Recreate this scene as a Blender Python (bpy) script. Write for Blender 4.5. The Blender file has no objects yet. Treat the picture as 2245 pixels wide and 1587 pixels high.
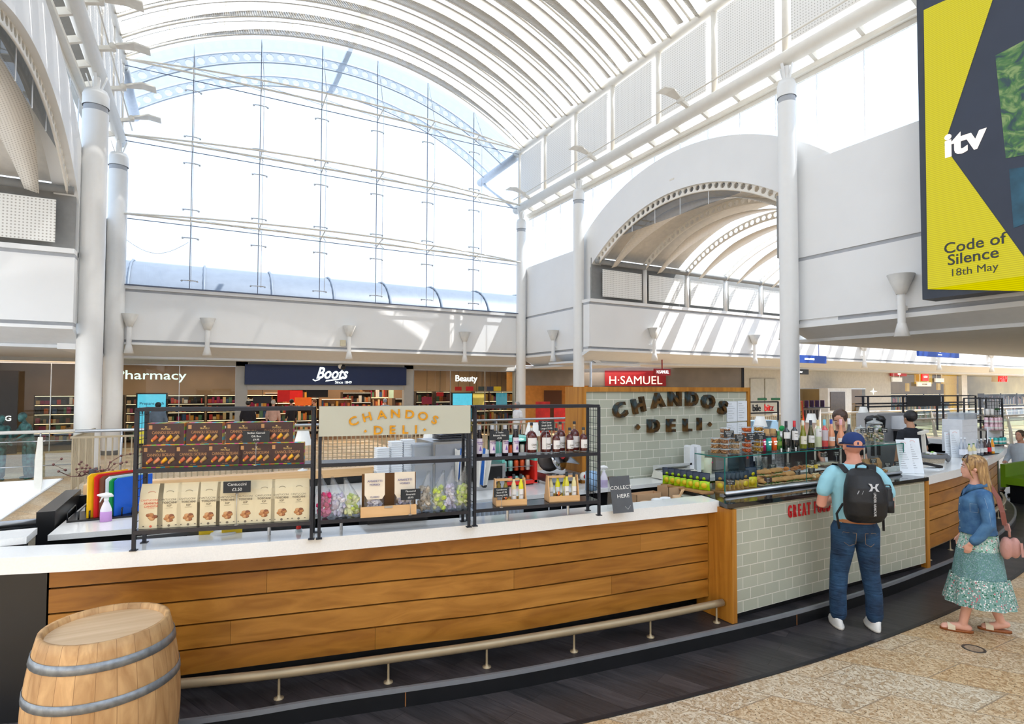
import bpy, math, random
from math import sin, cos, pi, radians, sqrt, atan2, hypot
from mathutils import Vector, Matrix, Euler
random.seed(7)
sc = bpy.context.scene
# ------------------------------------------------------------ camera
FPX = 1250.0; CXP = 1122.5; CYP = 811.0; CAMZ = 2.23
_h = radians(28.5); _p = radians(1.8); _r = radians(.18)
FW = Vector((sin(_h)*cos(_p), cos(_h)*cos(_p), sin(_p)))
_rt = Vector((cos(_h), -sin(_h), 0)); _up = _rt.cross(FW)
RT = _rt*cos(_r) + _up*sin(_r); UP = _up*cos(_r) - _rt*sin(_r)
EYE = Vector((0, 0, CAMZ))
cd = bpy.data.cameras.new('camera'); cam = bpy.data.objects.new('camera', cd); sc.collection.objects.link(cam)
cam.matrix_world = Matrix(((RT.x, UP.x, -FW.x, 0), (RT.y, UP.y, -FW.y, 0), (RT.z, UP.z, -FW.z, CAMZ), (0, 0, 0, 1)))
cd.sensor_width = 36; cd.lens = FPX*36/2245; cd.shift_y = (CYP-793.5)/2245; cd.clip_end = 300; cd.clip_start = .05
sc.camera = cam
# ------------------------------------------------------------ world, sun, exposure
w = bpy.data.worlds.new('world'); sc.world = w; w.use_nodes = True
wn = w.node_tree.nodes; wl = w.node_tree.links; bg = wn['Background']
tc = wn.new('ShaderNodeTexCoord'); sx = wn.new('ShaderNodeSeparateXYZ'); rp = wn.new('ShaderNodeValToRGB')
wl.new(tc.outputs['Generated'], sx.inputs[0]); wl.new(sx.outputs[2], rp.inputs[0]); wl.new(rp.outputs[0], bg.inputs[0])
rp.color_ramp.elements[0].position = 0.0; rp.color_ramp.elements[0].color = (.78, .87, 1, 1)
rp.color_ramp.elements[1].position = .65; rp.color_ramp.elements[1].color = (.70, .83, 1, 1)
bg.inputs[1].default_value = 1.0
sl = bpy.data.lights.new('sun', 'SUN'); sun = bpy.data.objects.new('sun', sl); sc.collection.objects.link(sun)
sl.energy = 3.2; sl.angle = radians(.6); sl.color = (1, .96, .9)
sun.rotation_euler = Vector((-.42, .30, -.86)).to_track_quat('-Z', 'Y').to_euler()
def area(name, loc, size, energy, color=(1, .93, .82), rot=(0, 0, 0), sy=None):
 l = bpy.data.lights.new(name, 'AREA'); l.energy = energy; l.color = color; l.size = size
 if sy: l.shape = 'RECTANGLE'; l.size_y = sy
 o = bpy.data.objects.new(name, l); o.location = loc; o.rotation_euler = rot; sc.collection.objects.link(o); return o
# lamps of the shop ceilings and of the mall ceilings
area('shop_light', (2, 27.5, 3.3), 12, 110, (1, .86, .68), (0, 0, 0), 3.5)
area('shop_light', (11.5, 27.5, 3.3), 7, 75, (1, .86, .68), (0, 0, 0), 3.5)
area('shop_light', (19.5, 22.6, 3.0), 7, 60, (1, .80, .58), (0, 0, 0), 3)
area('shop_light', (44, 23, 3.6), 16, 260, (1, .92, .78), (0, 0, 0), 4)
area('shop_light', (-5, 24.4, 3.1), 3, 12, (1, .7, .45), (0, 0, 0), 1)
sc.view_settings.view_transform = 'Standard'; sc.view_settings.look = 'None'
sc.view_settings.exposure = 1.63; sc.view_settings.gamma = 1; sc.view_settings.use_curve_mapping = False
try:
 cy = sc.cycles; cy.max_bounces = 8; cy.diffuse_bounces = 4; cy.glossy_bounces = 3; cy.transmission_bounces = 4
 cy.transparent_max_bounces = 14; cy.caustics_reflective = False; cy.caustics_refractive = False; cy.sample_clamp_indirect = 6
 cy.use_fast_gi = False
except Exception: pass
# ------------------------------------------------------------ pixel -> world
def ray(x, y): return FW + RT*((x-CXP)/FPX) - UP*((y-CYP)/FPX)
def onz(x, y, z=0.0):
 d = ray(x, y); return EYE + d*((z-CAMZ)/d.z)
def onX(x, y, X):
 d = ray(x, y); return EYE + d*(X/d.x)
def onY(x, y, Y):
 d = ray(x, y); return EYE + d*(Y/d.y)
# ------------------------------------------------------------ materials
def lin(c):
 return tuple((v/255/12.92 if v/255 <= .04045 else ((v/255+.055)/1.055)**2.4) for v in c)
def nn(nt, t): return nt.nodes.new(t)
_mc = {}
def mat(name, rgb, rough=.5, metal=0, var=.06, scale=6, bump=0, emit=0, spec=None, coat=0, bscale=None):
 if name in _mc: return _mc[name]
 m = bpy.data.materials.new(name); m.use_nodes = True; nt = m.node_tree; b = nt.nodes['Principled BSDF']
 c = lin(rgb); no = nn(nt, 'ShaderNodeTexNoise'); no.inputs['Scale'].default_value = scale; no.inputs['Detail'].default_value = 3
 tcx = nn(nt, 'ShaderNodeTexCoord'); nt.links.new(tcx.outputs['Object'], no.inputs['Vector'])
 mr = nn(nt, 'ShaderNodeMapRange'); mr.inputs[1].default_value = .3; mr.inputs[2].default_value = .7
 mr.inputs[3].default_value = 1-var; mr.inputs[4].default_value = 1+var; nt.links.new(no.outputs['Fac'], mr.inputs[0])
 mx = nn(nt, 'ShaderNodeVectorMath'); mx.operation = 'SCALE'; mx.inputs[0].default_value = c; nt.links.new(mr.outputs[0], mx.inputs['Scale'])
 nt.links.new(mx.outputs[0], b.inputs['Base Color'])
 b.inputs['Roughness'].default_value = rough; b.inputs['Metallic'].default_value = metal
 if spec is not None: b.inputs['Specular IOR Level'].default_value = spec
 if coat: b.inputs['Coat Weight'].default_value = coat
 if emit:
  nt.links.new(mx.outputs[0], b.inputs['Emission Color']); b.inputs['Emission Strength'].default_value = emit
 if bump:
  n2 = nn(nt, 'ShaderNodeTexNoise'); n2.inputs['Scale'].default_value = bscale or scale*6; n2.inputs['Detail'].default_value = 3
  nt.links.new(tcx.outputs['Object'], n2.inputs['Vector'])
  bp = nn(nt, 'ShaderNodeBump'); bp.inputs['Strength'].default_value = bump; bp.inputs['Distance'].default_value = .01
  nt.links.new(n2.outputs['Fac'], bp.inputs['Height']); nt.links.new(bp.outputs[0], b.inputs['Normal'])
 _mc[name] = m; return m
def glassmat(name, tint=(235, 245, 243), refl=.07, rough=.0, op=0.0, opc=(255, 255, 255), gr=.22):
 if name in _mc: return _mc[name]
 m = bpy.data.materials.new(name); m.use_nodes = True; nt = m.node_tree; nt.nodes.clear()
 out = nn(nt, 'ShaderNodeOutputMaterial'); tr = nn(nt, 'ShaderNodeBsdfTransparent'); gl = nn(nt, 'ShaderNodeBsdfGlossy')
 tr.inputs[0].default_value = lin(tint)+(1,); gl.inputs['Roughness'].default_value = rough
 lw = nn(nt, 'ShaderNodeLayerWeight'); lw.inputs[0].default_value = .25
 mr = nn(nt, 'ShaderNodeMapRange'); mr.inputs[3].default_value = refl; mr.inputs[4].default_value = refl+gr
 nt.links.new(lw.outputs['Facing'], mr.inputs[0])
 mi = nn(nt, 'ShaderNodeMixShader'); nt.links.new(mr.outputs[0], mi.inputs[0]); nt.links.new(tr.outputs[0], mi.inputs[1]); nt.links.new(gl.outputs[0], mi.inputs[2])
 last = mi
 if op:
  df = nn(nt, 'ShaderNodeBsdfDiffuse'); df.inputs[0].default_value = lin(opc)+(1,)
  m2 = nn(nt, 'ShaderNodeMixShader'); m2.inputs[0].default_value = op
  nt.links.new(mi.outputs[0], m2.inputs[1]); nt.links.new(df.outputs[0], m2.inputs[2]); last = m2
 nt.links.new(last.outputs[0], out.inputs[0]); _mc[name] = m; return m
def coords(nt, a='X', b='Z', sa=1, sb=1, oa=0, ob=0, world=True):
 g = nn(nt, 'ShaderNodeNewGeometry') if world else nn(nt, 'ShaderNodeTexCoord')
 s = nn(nt, 'ShaderNodeSeparateXYZ'); nt.links.new(g.outputs['Position' if world else 'Object'], s.inputs[0])
 c = nn(nt, 'ShaderNodeCombineXYZ')
 for i, (ax, sc_, of) in enumerate(((a, sa, oa), (b, sb, ob))):
  mm = nn(nt, 'ShaderNodeMath'); mm.operation = 'MULTIPLY_ADD'; mm.inputs[1].default_value = sc_; mm.inputs[2].default_value = of
  nt.links.new(s.outputs['XYZ'.index(ax)], mm.inputs[0]); nt.links.new(mm.outputs[0], c.inputs[i])
 return c
def tilemat(name, a='X', b='Z', c1=(170, 174, 160), c2=(180, 184, 171), mortar=(222, 219, 205), w_=.2, h_=.103, oa=0, ob=0, rough=.18, ms=.004, bump=.5):
 m = bpy.data.materials.new(name); m.use_nodes = True; nt = m.node_tree; p = nt.nodes['Principled BSDF']
 c = coords(nt, a, b, 1, 1, oa, ob); br = nn(nt, 'ShaderNodeTexBrick'); nt.links.new(c.outputs[0], br.inputs['Vector'])
 br.inputs['Color1'].default_value = lin(c1)+(1,); br.inputs['Color2'].default_value = lin(c2)+(1,); br.inputs['Mortar'].default_value = lin(mortar)+(1,)
 br.inputs['Scale'].default_value = 1; br.inputs['Brick Width'].default_value = w_; br.inputs['Row Height'].default_value = h_
 br.inputs['Mortar Size'].default_value = ms; br.inputs['Mortar Smooth'].default_value = .15; br.offset = .5
 nt.links.new(br.outputs['Color'], p.inputs['Base Color']); p.inputs['Roughness'].default_value = rough
 bp = nn(nt, 'ShaderNodeBump'); bp.inputs['Strength'].default_value = bump; bp.inputs['Distance'].default_value = -.01
 nt.links.new(br.outputs['Fac'], bp.inputs['Height']); nt.links.new(bp.outputs[0], p.inputs['Normal']); return m
def woodmat(name, c1, c2, axis='X', rough=.4, g=14, stretch=.08):
 if name in _mc: return _mc[name]
 m = bpy.data.materials.new(name); m.use_nodes = True; nt = m.node_tree; p = nt.nodes['Principled BSDF']
 t = nn(nt, 'ShaderNodeTexCoord'); mp = nn(nt, 'ShaderNodeMapping'); nt.links.new(t.outputs['Object'], mp.inputs[0])
 s = [g, g, g]; s['XYZ'.index(axis)] = g*stretch; mp.inputs['Scale'].default_value = s
 n1 = nn(nt, 'ShaderNodeTexNoise'); n1.inputs['Scale'].default_value = 1; n1.inputs['Detail'].default_value = 6; n1.inputs['Distortion'].default_value = 1.4
 nt.links.new(mp.outputs[0], n1.inputs['Vector'])
 r = nn(nt, 'ShaderNodeValToRGB'); r.color_ramp.elements[0].position = .32; r.color_ramp.elements[1].position = .68
 r.color_ramp.elements[0].color = lin(c1)+(1,); r.color_ramp.elements[1].color = lin(c2)+(1,)
 nt.links.new(n1.outputs['Fac'], r.inputs[0])
 oi = nn(nt, 'ShaderNodeObjectInfo'); nt.links.new(r.outputs[0], p.inputs['Base Color']); p.inputs['Roughness'].default_value = rough
 bp = nn(nt, 'ShaderNodeBump'); bp.inputs['Strength'].default_value = .06; nt.links.new(n1.outputs['Fac'], bp.inputs['Height']); nt.links.new(bp.outputs[0], p.inputs['Normal'])
 _mc[name] = m; return m
def dotmat(name, base, hole, a, b, pitch=.03, frac=.28, alpha=False, rough=.5):
 m = bpy.data.materials.new(name); m.use_nodes = True; nt = m.node_tree; p = nt.nodes['Principled BSDF']; p.inputs['Roughness'].default_value = rough
 c = coords(nt, a, b, 1/pitch, 1/pitch, world=True); fr = nn(nt, 'ShaderNodeVectorMath'); fr.operation = 'FRACTION'; nt.links.new(c.outputs[0], fr.inputs[0])
 d = nn(nt, 'ShaderNodeVectorMath'); d.operation = 'DISTANCE'; d.inputs[1].default_value = (.5, .5, 0); nt.links.new(fr.outputs[0], d.inputs[0])
 lt = nn(nt, 'ShaderNodeMath'); lt.operation = 'LESS_THAN'; lt.inputs[1].default_value = frac; nt.links.new(d.outputs['Value'], lt.inputs[0])
 if alpha:
  p.inputs['Base Color'].default_value = lin(base)+(1,)
  iv = nn(nt, 'ShaderNodeMath'); iv.operation = 'SUBTRACT'; iv.inputs[0].default_value = 1; nt.links.new(lt.outputs[0], iv.inputs[1])
  nt.links.new(iv.outputs[0], p.inputs['Alpha'])
 else:
  mx = nn(nt, 'ShaderNodeMix'); mx.data_type = 'RGBA'; mx.inputs['A'].default_value = lin(base)+(1,); mx.inputs['B'].default_value = lin(hole)+(1,)
  nt.links.new(lt.outputs[0], mx.inputs['Factor']); nt.links.new(mx.outputs['Result'], p.inputs['Base Color'])
 return m
WHITE = mat('white_paint', (240, 240, 238), .55, var=.015, scale=1.5)
WALLW = mat('wall_white', (240, 240, 239), .7, var=.02, scale=.8)
GROOVE = mat('groove_grey', (178, 180, 184), .7)
CREAM = mat('cream_paint', (232, 226, 214), .45, var=.02)
SHOPG = mat('shop_surround_grey', (176, 174, 168), .6, var=.03)
SOFF = mat('soffit_white', (226, 229, 232), .7, var=.02)
GLASS = glassmat('window_glass', (186, 192, 199), .02)
GLASSB = glassmat('balustrade_glass', (214, 232, 228), .08)
SHOPGL = glassmat('shop_glass', (214, 220, 216), .05, gr=.05)
CLEAR = glassmat('clear_plastic', (244, 246, 248), .08, .1, .06)
STEEL = mat('brushed_steel', (190, 192, 195), .3, 1, .05, 12)
BLACK = mat('black_powder_coat', (30, 31, 36), .4, var=.1)
BLACKM = mat('black_laminate', (20, 20, 22), .3, var=.15)
# ------------------------------------------------------------ mesh builder
class MB:
 def __init__(s): s.v = []; s.f = []; s.m = []; s.s = []
 def add(s, vs, fs, m=0, sm=False, M=None):
  o = len(s.v)
  s.v += [tuple((M @ Vector(v)) if M is not None else v) for v in vs]
  for f in fs: s.f.append(tuple(i+o for i in f)); s.m.append(m); s.s.append(sm)
  return s
 def box(s, x0, x1, y0, y1, z0, z1, m=0, M=None):
  vs = [(x, y, z) for z in (z0, z1) for y in (y0, y1) for x in (x0, x1)]
  return s.add(vs, [(0, 2, 3, 1), (4, 5, 7, 6), (0, 1, 5, 4), (2, 6, 7, 3), (0, 4, 6, 2), (1, 3, 7, 5)], m, False, M)
 def cbox(s, c, sz, m=0, rz=0, M=None):
  T = Matrix.Translation(c) @ Matrix.Rotation(rz, 4, 'Z')
  if M is not None: T = M @ T
  a, b, d = sz[0]/2, sz[1]/2, sz[2]/2
  return s.box(-a, a, -b, b, -d, d, m, T)
 def beam(s, p, q, w_, h_, m=0, up=(0, 0, 1)):
  p, q = Vector(p), Vector(q); d = (q-p); L = d.length; d.normalize(); u = Vector(up)
  r = d.cross(u)
  if r.length < 1e-4: r = d.cross(Vector((0, 1, 0)))
  r.normalize(); u = r.cross(d)
  vs = [tuple(p+d*(L*e)+r*(a*w_/2)+u*(b*h_/2)) for e in (0, 1) for a, b in ((-1, -1), (1, -1), (1, 1), (-1, 1))]
  return s.add(vs, [(0, 1, 2, 3), (7, 6, 5, 4), (0, 4, 5, 1), (1, 5, 6, 2), (2, 6, 7, 3), (3, 7, 4, 0)], m)
 def tube(s, path, r, n=8, m=0, cap=True, closed=False, sm=True):
  P = [Vector(p) for p in path]; k = len(P); rs = r if isinstance(r, (list, tuple)) else [r]*k; vs = []; prev = None
  for i in range(k):
   if closed: t = P[(i+1) % k]-P[i-1]
   else: t = P[min(i+1, k-1)]-P[max(i-1, 0)]
   if t.length < 1e-9: t = Vector((0, 0, 1))
   t.normalize()
   if prev is None:
    a = t.orthogonal().normalized()
   else:
    a = prev - t*prev.dot(t)
    a = a.normalized() if a.length > 1e-6 else t.orthogonal().normalized()
   prev = a; b = t.cross(a)
   vs += [tuple(P[i]+(a*cos(2*pi*j/n)+b*sin(2*pi*j/n))*rs[i]) for j in range(n)]
  fs = [(i*n+j, i*n+(j+1) % n, ((i+1) % k)*n+(j+1) % n, ((i+1) % k)*n+j) for i in range(k if closed else k-1) for j in range(n)]
  if cap and not closed: fs += [tuple(range(n-1, -1, -1)), tuple((k-1)*n+j for j in range(n))]
  return s.add(vs, fs, m, sm)
 def lathe(s, prof, c=(0, 0, 0), n=16, m=0, M=None, sm=True, sx=1, sy=1):
  vs = []; fs = []; k = len(prof)
  for r, z in prof: vs += [(c[0]+max(r, 1e-5)*sx*cos(2*pi*j/n), c[1]+max(r, 1e-5)*sy*sin(2*pi*j/n), c[2]+z) for j in range(n)]
  for i in range(k-1): fs += [(i*n+j, i*n+(j+1) % n, (i+1)*n+(j+1) % n, (i+1)*n+j) for j in range(n)]
  s.add(vs, fs, m, sm, M)
  return s
 def cyl(s, c, r, h, n=16, m=0, r2=None, M=None):
  r2 = r if r2 is None else r2
  return s.lathe([(0, 0), (r, 0), (r, 0), (r2, h), (r2, h), (0, h)], c, n, m, M, sm=False) if n <= 8 else s.lathe([(0, 0), (r, 0)], c, n, m, M, False).lathe([(r, 0), (r2, h)], c, n, m, M, True).lathe([(r2, h), (0, h)], c, n, m, M, False)
 def ball(s, c, r, n=10, m=0, M=None, sc_=(1, 1, 1)):
  k = max(4, n//2); vs = []; fs = []
  for i in range(k+1):
   a = pi*i/k
   vs += [(c[0]+r*sc_[0]*sin(a)*cos(2*pi*j/n), c[1]+r*sc_[1]*sin(a)*sin(2*pi*j/n), c[2]-r*sc_[2]*cos(a)) for j in range(n)]
  for i in range(k): fs += [(i*n+j, i*n+(j+1) % n, (i+1)*n+(j+1) % n, (i+1)*n+j) for j in range(n)]
  return s.add(vs, fs, m, True, M)
 def prism(s, poly, vec, m=0, M=None, sm=False):
  n = len(poly); v = Vector(vec); vs = [tuple(p) for p in poly]+[tuple(Vector(p)+v) for p in poly]
  return s.add(vs, [tuple(range(n-1, -1, -1)), tuple(range(n, 2*n))]+[(i, (i+1) % n, n+(i+1) % n, n+i) for i in range(n)], m, sm, M)
 def quad(s, a, b, c, d, m=0): return s.add([a, b, c, d], [(0, 1, 2, 3)], m)
 def loft(s, rings, m=0, cap=True, sm=True, closed=True, M=None):
  n = len(rings[0]); vs = [tuple(p) for r in rings for p in r]; k = len(rings)
  fs = [(i*n+j, i*n+(j+1) % n, (i+1)*n+(j+1) % n, (i+1)*n+j) for i in range(k-1) for j in range(n if closed else n-1)]
  if cap and closed: fs += [tuple(range(n-1, -1, -1)), tuple((k-1)*n+j for j in range(n))]
  return s.add(vs, fs, m, sm, M)
 def slab(s, front, back, z0, z1, m=0):
  # front/back: equal length 2D polylines
  n = len(front)
  rings = [[(a[0], a[1], z0), (a[0], a[1], z1), (b[0], b[1], z1), (b[0], b[1], z0)] for a, b in zip(front, back)]
  return s.loft(rings, m, True, False)
 def text(s, txt, size, M, m=0, ext=.002, bold=0, align='CENTER', sx=1.0, shear=0):
  vs, fs = textgeo(txt, bold, align, shear)
  S = Matrix.Diagonal((size*sx, size, ext*2, 1))
  return s.add(vs, fs, m, False, M @ S)
_tg = {}
def textgeo(txt, bold, align, shear=0):
 k = (txt, bold, align, shear)
 if k in _tg: return _tg[k]
 c = bpy.data.curves.new('t', 'FONT'); c.body = txt; c.size = 1; c.extrude = .5; c.resolution_u = 3; c.offset = bold; c.align_x = align; c.align_y = 'CENTER'; c.shear = shear
 o = bpy.data.objects.new('t', c); me = bpy.data.meshes.new_from_object(o)
 r = ([tuple(v.co) for v in me.vertices], [tuple(p.vertices) for p in me.polygons])
 bpy.data.objects.remove(o); bpy.data.curves.remove(c); bpy.data.meshes.remove(me); _tg[k] = r; return r
def facing(p, nrm=(0, -1, 0), tilt=0, roll=0):
 """matrix: text XY plane placed at p, facing nrm"""
 z = Vector(nrm).normalized(); x = Vector((0, 0, 1)).cross(z).normalized(); y = z.cross(x)
 return Matrix.Translation(p) @ Matrix(((x.x, y.x, z.x, 0), (x.y, y.y, z.y, 0), (x.z, y.z, z.z, 0), (0, 0, 0, 1))) @ Matrix.Rotation(tilt, 4, 'X') @ Matrix.Rotation(roll, 4, 'Z')
def rootloc(o):
 l = Vector((0, 0, 0))
 while o is not None: l = l+o.location; o = o.parent
 return l
def link(o): sc.collection.objects.link(o); return o
def build(name, mb, mats, parent=None, origin=None, smooth_angle=None):
 off = rootloc(parent) if parent is not None else Vector((0, 0, 0))
 if origin is not None: off = Vector(origin)
 me = bpy.data.meshes.new(name); o3 = tuple(off)
 me.from_pydata([(v[0]-o3[0], v[1]-o3[1], v[2]-o3[2]) for v in mb.v], [], mb.f)
 for x in (mats if isinstance(mats, (list, tuple)) else [mats]): me.materials.append(x)
 me.polygons.foreach_set('material_index', mb.m); me.polygons.foreach_set('use_smooth', mb.s); me.update()
 o = bpy.data.objects.new(name, me); link(o)
 if parent is not None: o.parent = parent
 if origin is not None: o.location = off - (rootloc(parent) if parent is not None else Vector((0, 0, 0)))
 return o
def thing(name, label, cat, loc=(0, 0, 0), group=None):
 o = bpy.data.objects.new(name, None); o.location = loc; o.empty_display_size = .1; link(o); o['label'] = label; o['category'] = cat
 if group: o['group'] = group
 return o
def single(name, label, cat, mb, mats, origin, group=None):
 o = build(name, mb, mats, None, origin); o['label'] = label; o['category'] = cat
 if group: o['group'] = group
 return o
def struct(name, mb, mats, parent=None, origin=None):
 o = build(name, mb, mats, parent, origin)
 if parent is None: o['kind'] = 'structure'
 return o
def dup(root, loc=None, rz=None, label=None, group=None):
 def cp(o, par):
  c = o.copy(); link(c); c.parent = par
  for ch in [x for x in bpy.data.objects if x.parent == o]: cp(ch, c)
  return c
 kids = kidmap(root); r = root.copy(); link(r)
 for ch in kids: cp2(ch, r)
 if loc is not None: r.location = loc
 if rz is not None: r.rotation_euler = (0, 0, rz)
 if label: r['label'] = label
 if group: r['group'] = group
 return r
def kidmap(o): return [c for c in o.children]
def cp2(o, par):
 c = o.copy(); link(c); c.parent = par
 for ch in list(o.children): cp2(ch, c)
# ============================================================ SETTING
XL, XR, YG = -2.6, 12.9, 23.0       # hall: left / right column lines, glass end wall
# floor: granite slabs
def granite():
 m = bpy.data.materials.new('granite_paving'); m.use_nodes = True; nt = m.node_tree; p = nt.nodes['Principled BSDF']; L = nt.links
 g = nn(nt, 'ShaderNodeNewGeometry'); d1 = nn(nt, 'ShaderNodeVectorMath'); d1.operation = 'DOT_PRODUCT'; L.new(g.outputs['Position'], d1.inputs[0])
 a = radians(-56); d1.inputs[1].default_value = (-sin(a), cos(a), 0)
 s = nn(nt, 'ShaderNodeSeparateXYZ'); L.new(g.outputs['Position'], s.inputs[0]); c = nn(nt, 'ShaderNodeCombineXYZ')
 L.new(s.outputs[1], c.inputs[0]); L.new(d1.outputs['Value'], c.inputs[1])
 br = nn(nt, 'ShaderNodeTexBrick'); L.new(c.outputs[0], br.inputs['Vector']); br.inputs['Scale'].default_value = 1
 br.inputs['Brick Width'].default_value = .8; br.inputs['Row Height'].default_value = .42; br.inputs['Mortar Size'].default_value = .005
 br.inputs['Color1'].default_value = (0, 0, 0, 1); br.inputs['Color2'].default_value = (1, 1, 1, 1); br.inputs['Mortar'].default_value = (.5, .5, .5, 1)
 tone = nn(nt, 'ShaderNodeMix'); tone.data_type = 'RGBA'; tone.inputs['A'].default_value = lin((218, 186, 142))+(1,); tone.inputs['B'].default_value = lin((222, 208, 184))+(1,)
 L.new(br.outputs['Color'], tone.inputs['Factor'])
 n1 = nn(nt, 'ShaderNodeTexNoise'); n1.inputs['Scale'].default_value = 16; n1.inputs['Detail'].default_value = 9; n1.inputs['Distortion'].default_value = 2.2; L.new(g.outputs['Position'], n1.inputs['Vector'])
 r1 = nn(nt, 'ShaderNodeValToRGB'); r1.color_ramp.elements[0].position = .40; r1.color_ramp.elements[1].position = .60
 r1.color_ramp.elements[0].color = lin((196, 172, 142))+(1,); r1.color_ramp.elements[1].color = (1, 1, 1, 1); L.new(n1.outputs['Fac'], r1.inputs[0])
 mu = nn(nt, 'ShaderNodeMix'); mu.data_type = 'RGBA'; mu.blend_type = 'MULTIPLY'; mu.inputs['Factor'].default_value = .8; L.new(tone.outputs['Result'], mu.inputs['A']); L.new(r1.outputs[0], mu.inputs['B'])
 n2 = nn(nt, 'ShaderNodeTexNoise'); n2.inputs['Scale'].default_value = 70; n2.inputs['Detail'].default_value = 4; L.new(g.outputs['Position'], n2.inputs['Vector'])
 r2 = nn(nt, 'ShaderNodeValToRGB'); r2.color_ramp.elements[0].position = .34; r2.color_ramp.elements[1].position = .40
 r2.color_ramp.elements[0].color = lin((95, 78, 62))+(1,); r2.color_ramp.elements[1].color = (1, 1, 1, 1); L.new(n2.outputs['Fac'], r2.inputs[0])
 m3 = nn(nt, 'ShaderNodeMix'); m3.data_type = 'RGBA'; m3.blend_type = 'MULTIPLY'; m3.inputs['Factor'].default_value = .9; L.new(mu.outputs['Result'], m3.inputs['A']); L.new(r2.outputs[0], m3.inputs['B'])
 m4 = nn(nt, 'ShaderNodeMix'); m4.data_type = 'RGBA'; L.new(br.outputs['Fac'], m4.inputs['Factor']); L.new(m3.outputs['Result'], m4.inputs['A']); m4.inputs['B'].default_value = lin((160, 138, 112))+(1,)
 L.new(m4.outputs['Result'], p.inputs['Base Color']); p.inputs['Roughness'].default_value = .34; return m
def vinyl(name='dark_vinyl_plank'):
 m = bpy.data.materials.new(name); m.use_nodes = True; nt = m.node_tree; p = nt.nodes['Principled BSDF']; L = nt.links
 g = nn(nt, 'ShaderNodeNewGeometry'); mp = nn(nt, 'ShaderNodeMapping'); L.new(g.outputs['Position'], mp.inputs[0]); mp.inputs['Rotation'].default_value = (0, 0, radians(66))
 br = nn(nt, 'ShaderNodeTexBrick'); L.new(mp.outputs[0], br.inputs['Vector']); br.inputs['Scale'].default_value = 1
 br.inputs['Brick Width'].default_value = 1.2; br.inputs['Row Height'].default_value = .16; br.inputs['Mortar Size'].default_value = .002
 br.inputs['Color1'].default_value = lin((40, 38, 40))+(1,); br.inputs['Color2'].default_value = lin((64, 59, 60))+(1,); br.inputs['Mortar'].default_value = lin((14, 14, 15))+(1,)
 m2 = nn(nt, 'ShaderNodeMapping'); L.new(mp.outputs[0], m2.inputs[0]); m2.inputs['Scale'].default_value = (2.2, 26, 1)
 n = nn(nt, 'ShaderNodeTexNoise'); L.new(m2.outputs[0], n.inputs['Vector']); n.inputs['Scale'].default_value = 1; n.inputs['Detail'].default_value = 6; n.inputs['Distortion'].default_value = 1.5
 r = nn(nt, 'ShaderNodeMapRange'); L.new(n.outputs['Fac'], r.inputs[0]); r.inputs[1].default_value = .3; r.inputs[2].default_value = .75; r.inputs[3].default_value = .55; r.inputs[4].default_value = 1.75
 sc2 = nn(nt, 'ShaderNodeVectorMath'); sc2.operation = 'SCALE'; L.new(br.outputs['Color'], sc2.inputs[0]); L.new(r.outputs[0], sc2.inputs['Scale'])
 L.new(sc2.outputs[0], p.inputs['Base Color']); p.inputs['Roughness'].default_value = .38
 bp = nn(nt, 'ShaderNodeBump'); bp.inputs['Strength'].default_value = .12; L.new(n.outputs['Fac'], bp.inputs['Height']); L.new(bp.outputs[0], p.inputs['Normal']); return m
GRAN = granite(); VIN = vinyl()
mb = MB()   # ground plan with the open void on the left (x -14..-2.9, y 6.7..17.3)
for x0, x1, y0, y1 in ((-14, 60, -9, 6.6), (-2.9, 60, 6.6, 31), (-14, -2.9, 17.3, 31)):
 mb.box(x0, x1, y0, y1, -.35, 0)
struct('floor', mb, [GRAN])
mb = MB(); mb.box(-14, -2.9, 6.6, 17.3, -4.2, -4.1); struct('floor_lower', mb, [mat('lower_floor', (150, 150, 148), .4)])
mb = MB(); mb.box(-14, -2.9, 17.26, 17.3, -.6, .02); mb.box(-2.94, -2.9, 6.6, 17.3, -.6, .02); struct('trim_1', mb, [WALLW])
# dark strip on which the kiosk stands
def circ_y(X, cx, cy_, R): return cy_ - sqrt(max(R*R-(X-cx)**2, 0))
mat_edge = [(X, circ_y(X, 5.45, 25.74, 22.78)) for X in [-5+i*.5 for i in range(45)]]
mb = MB(); mb.slab(mat_edge, [(x, 9.5) for x, y in mat_edge], .0, .006); struct('floor_mat', mb, [VIN])
mb = MB(); mb.slab([(x, y-.02) for x, y in mat_edge], [(x, y+.015) for x, y in mat_edge], 0, .009); struct('trim_2', mb, [BLACK])
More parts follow.
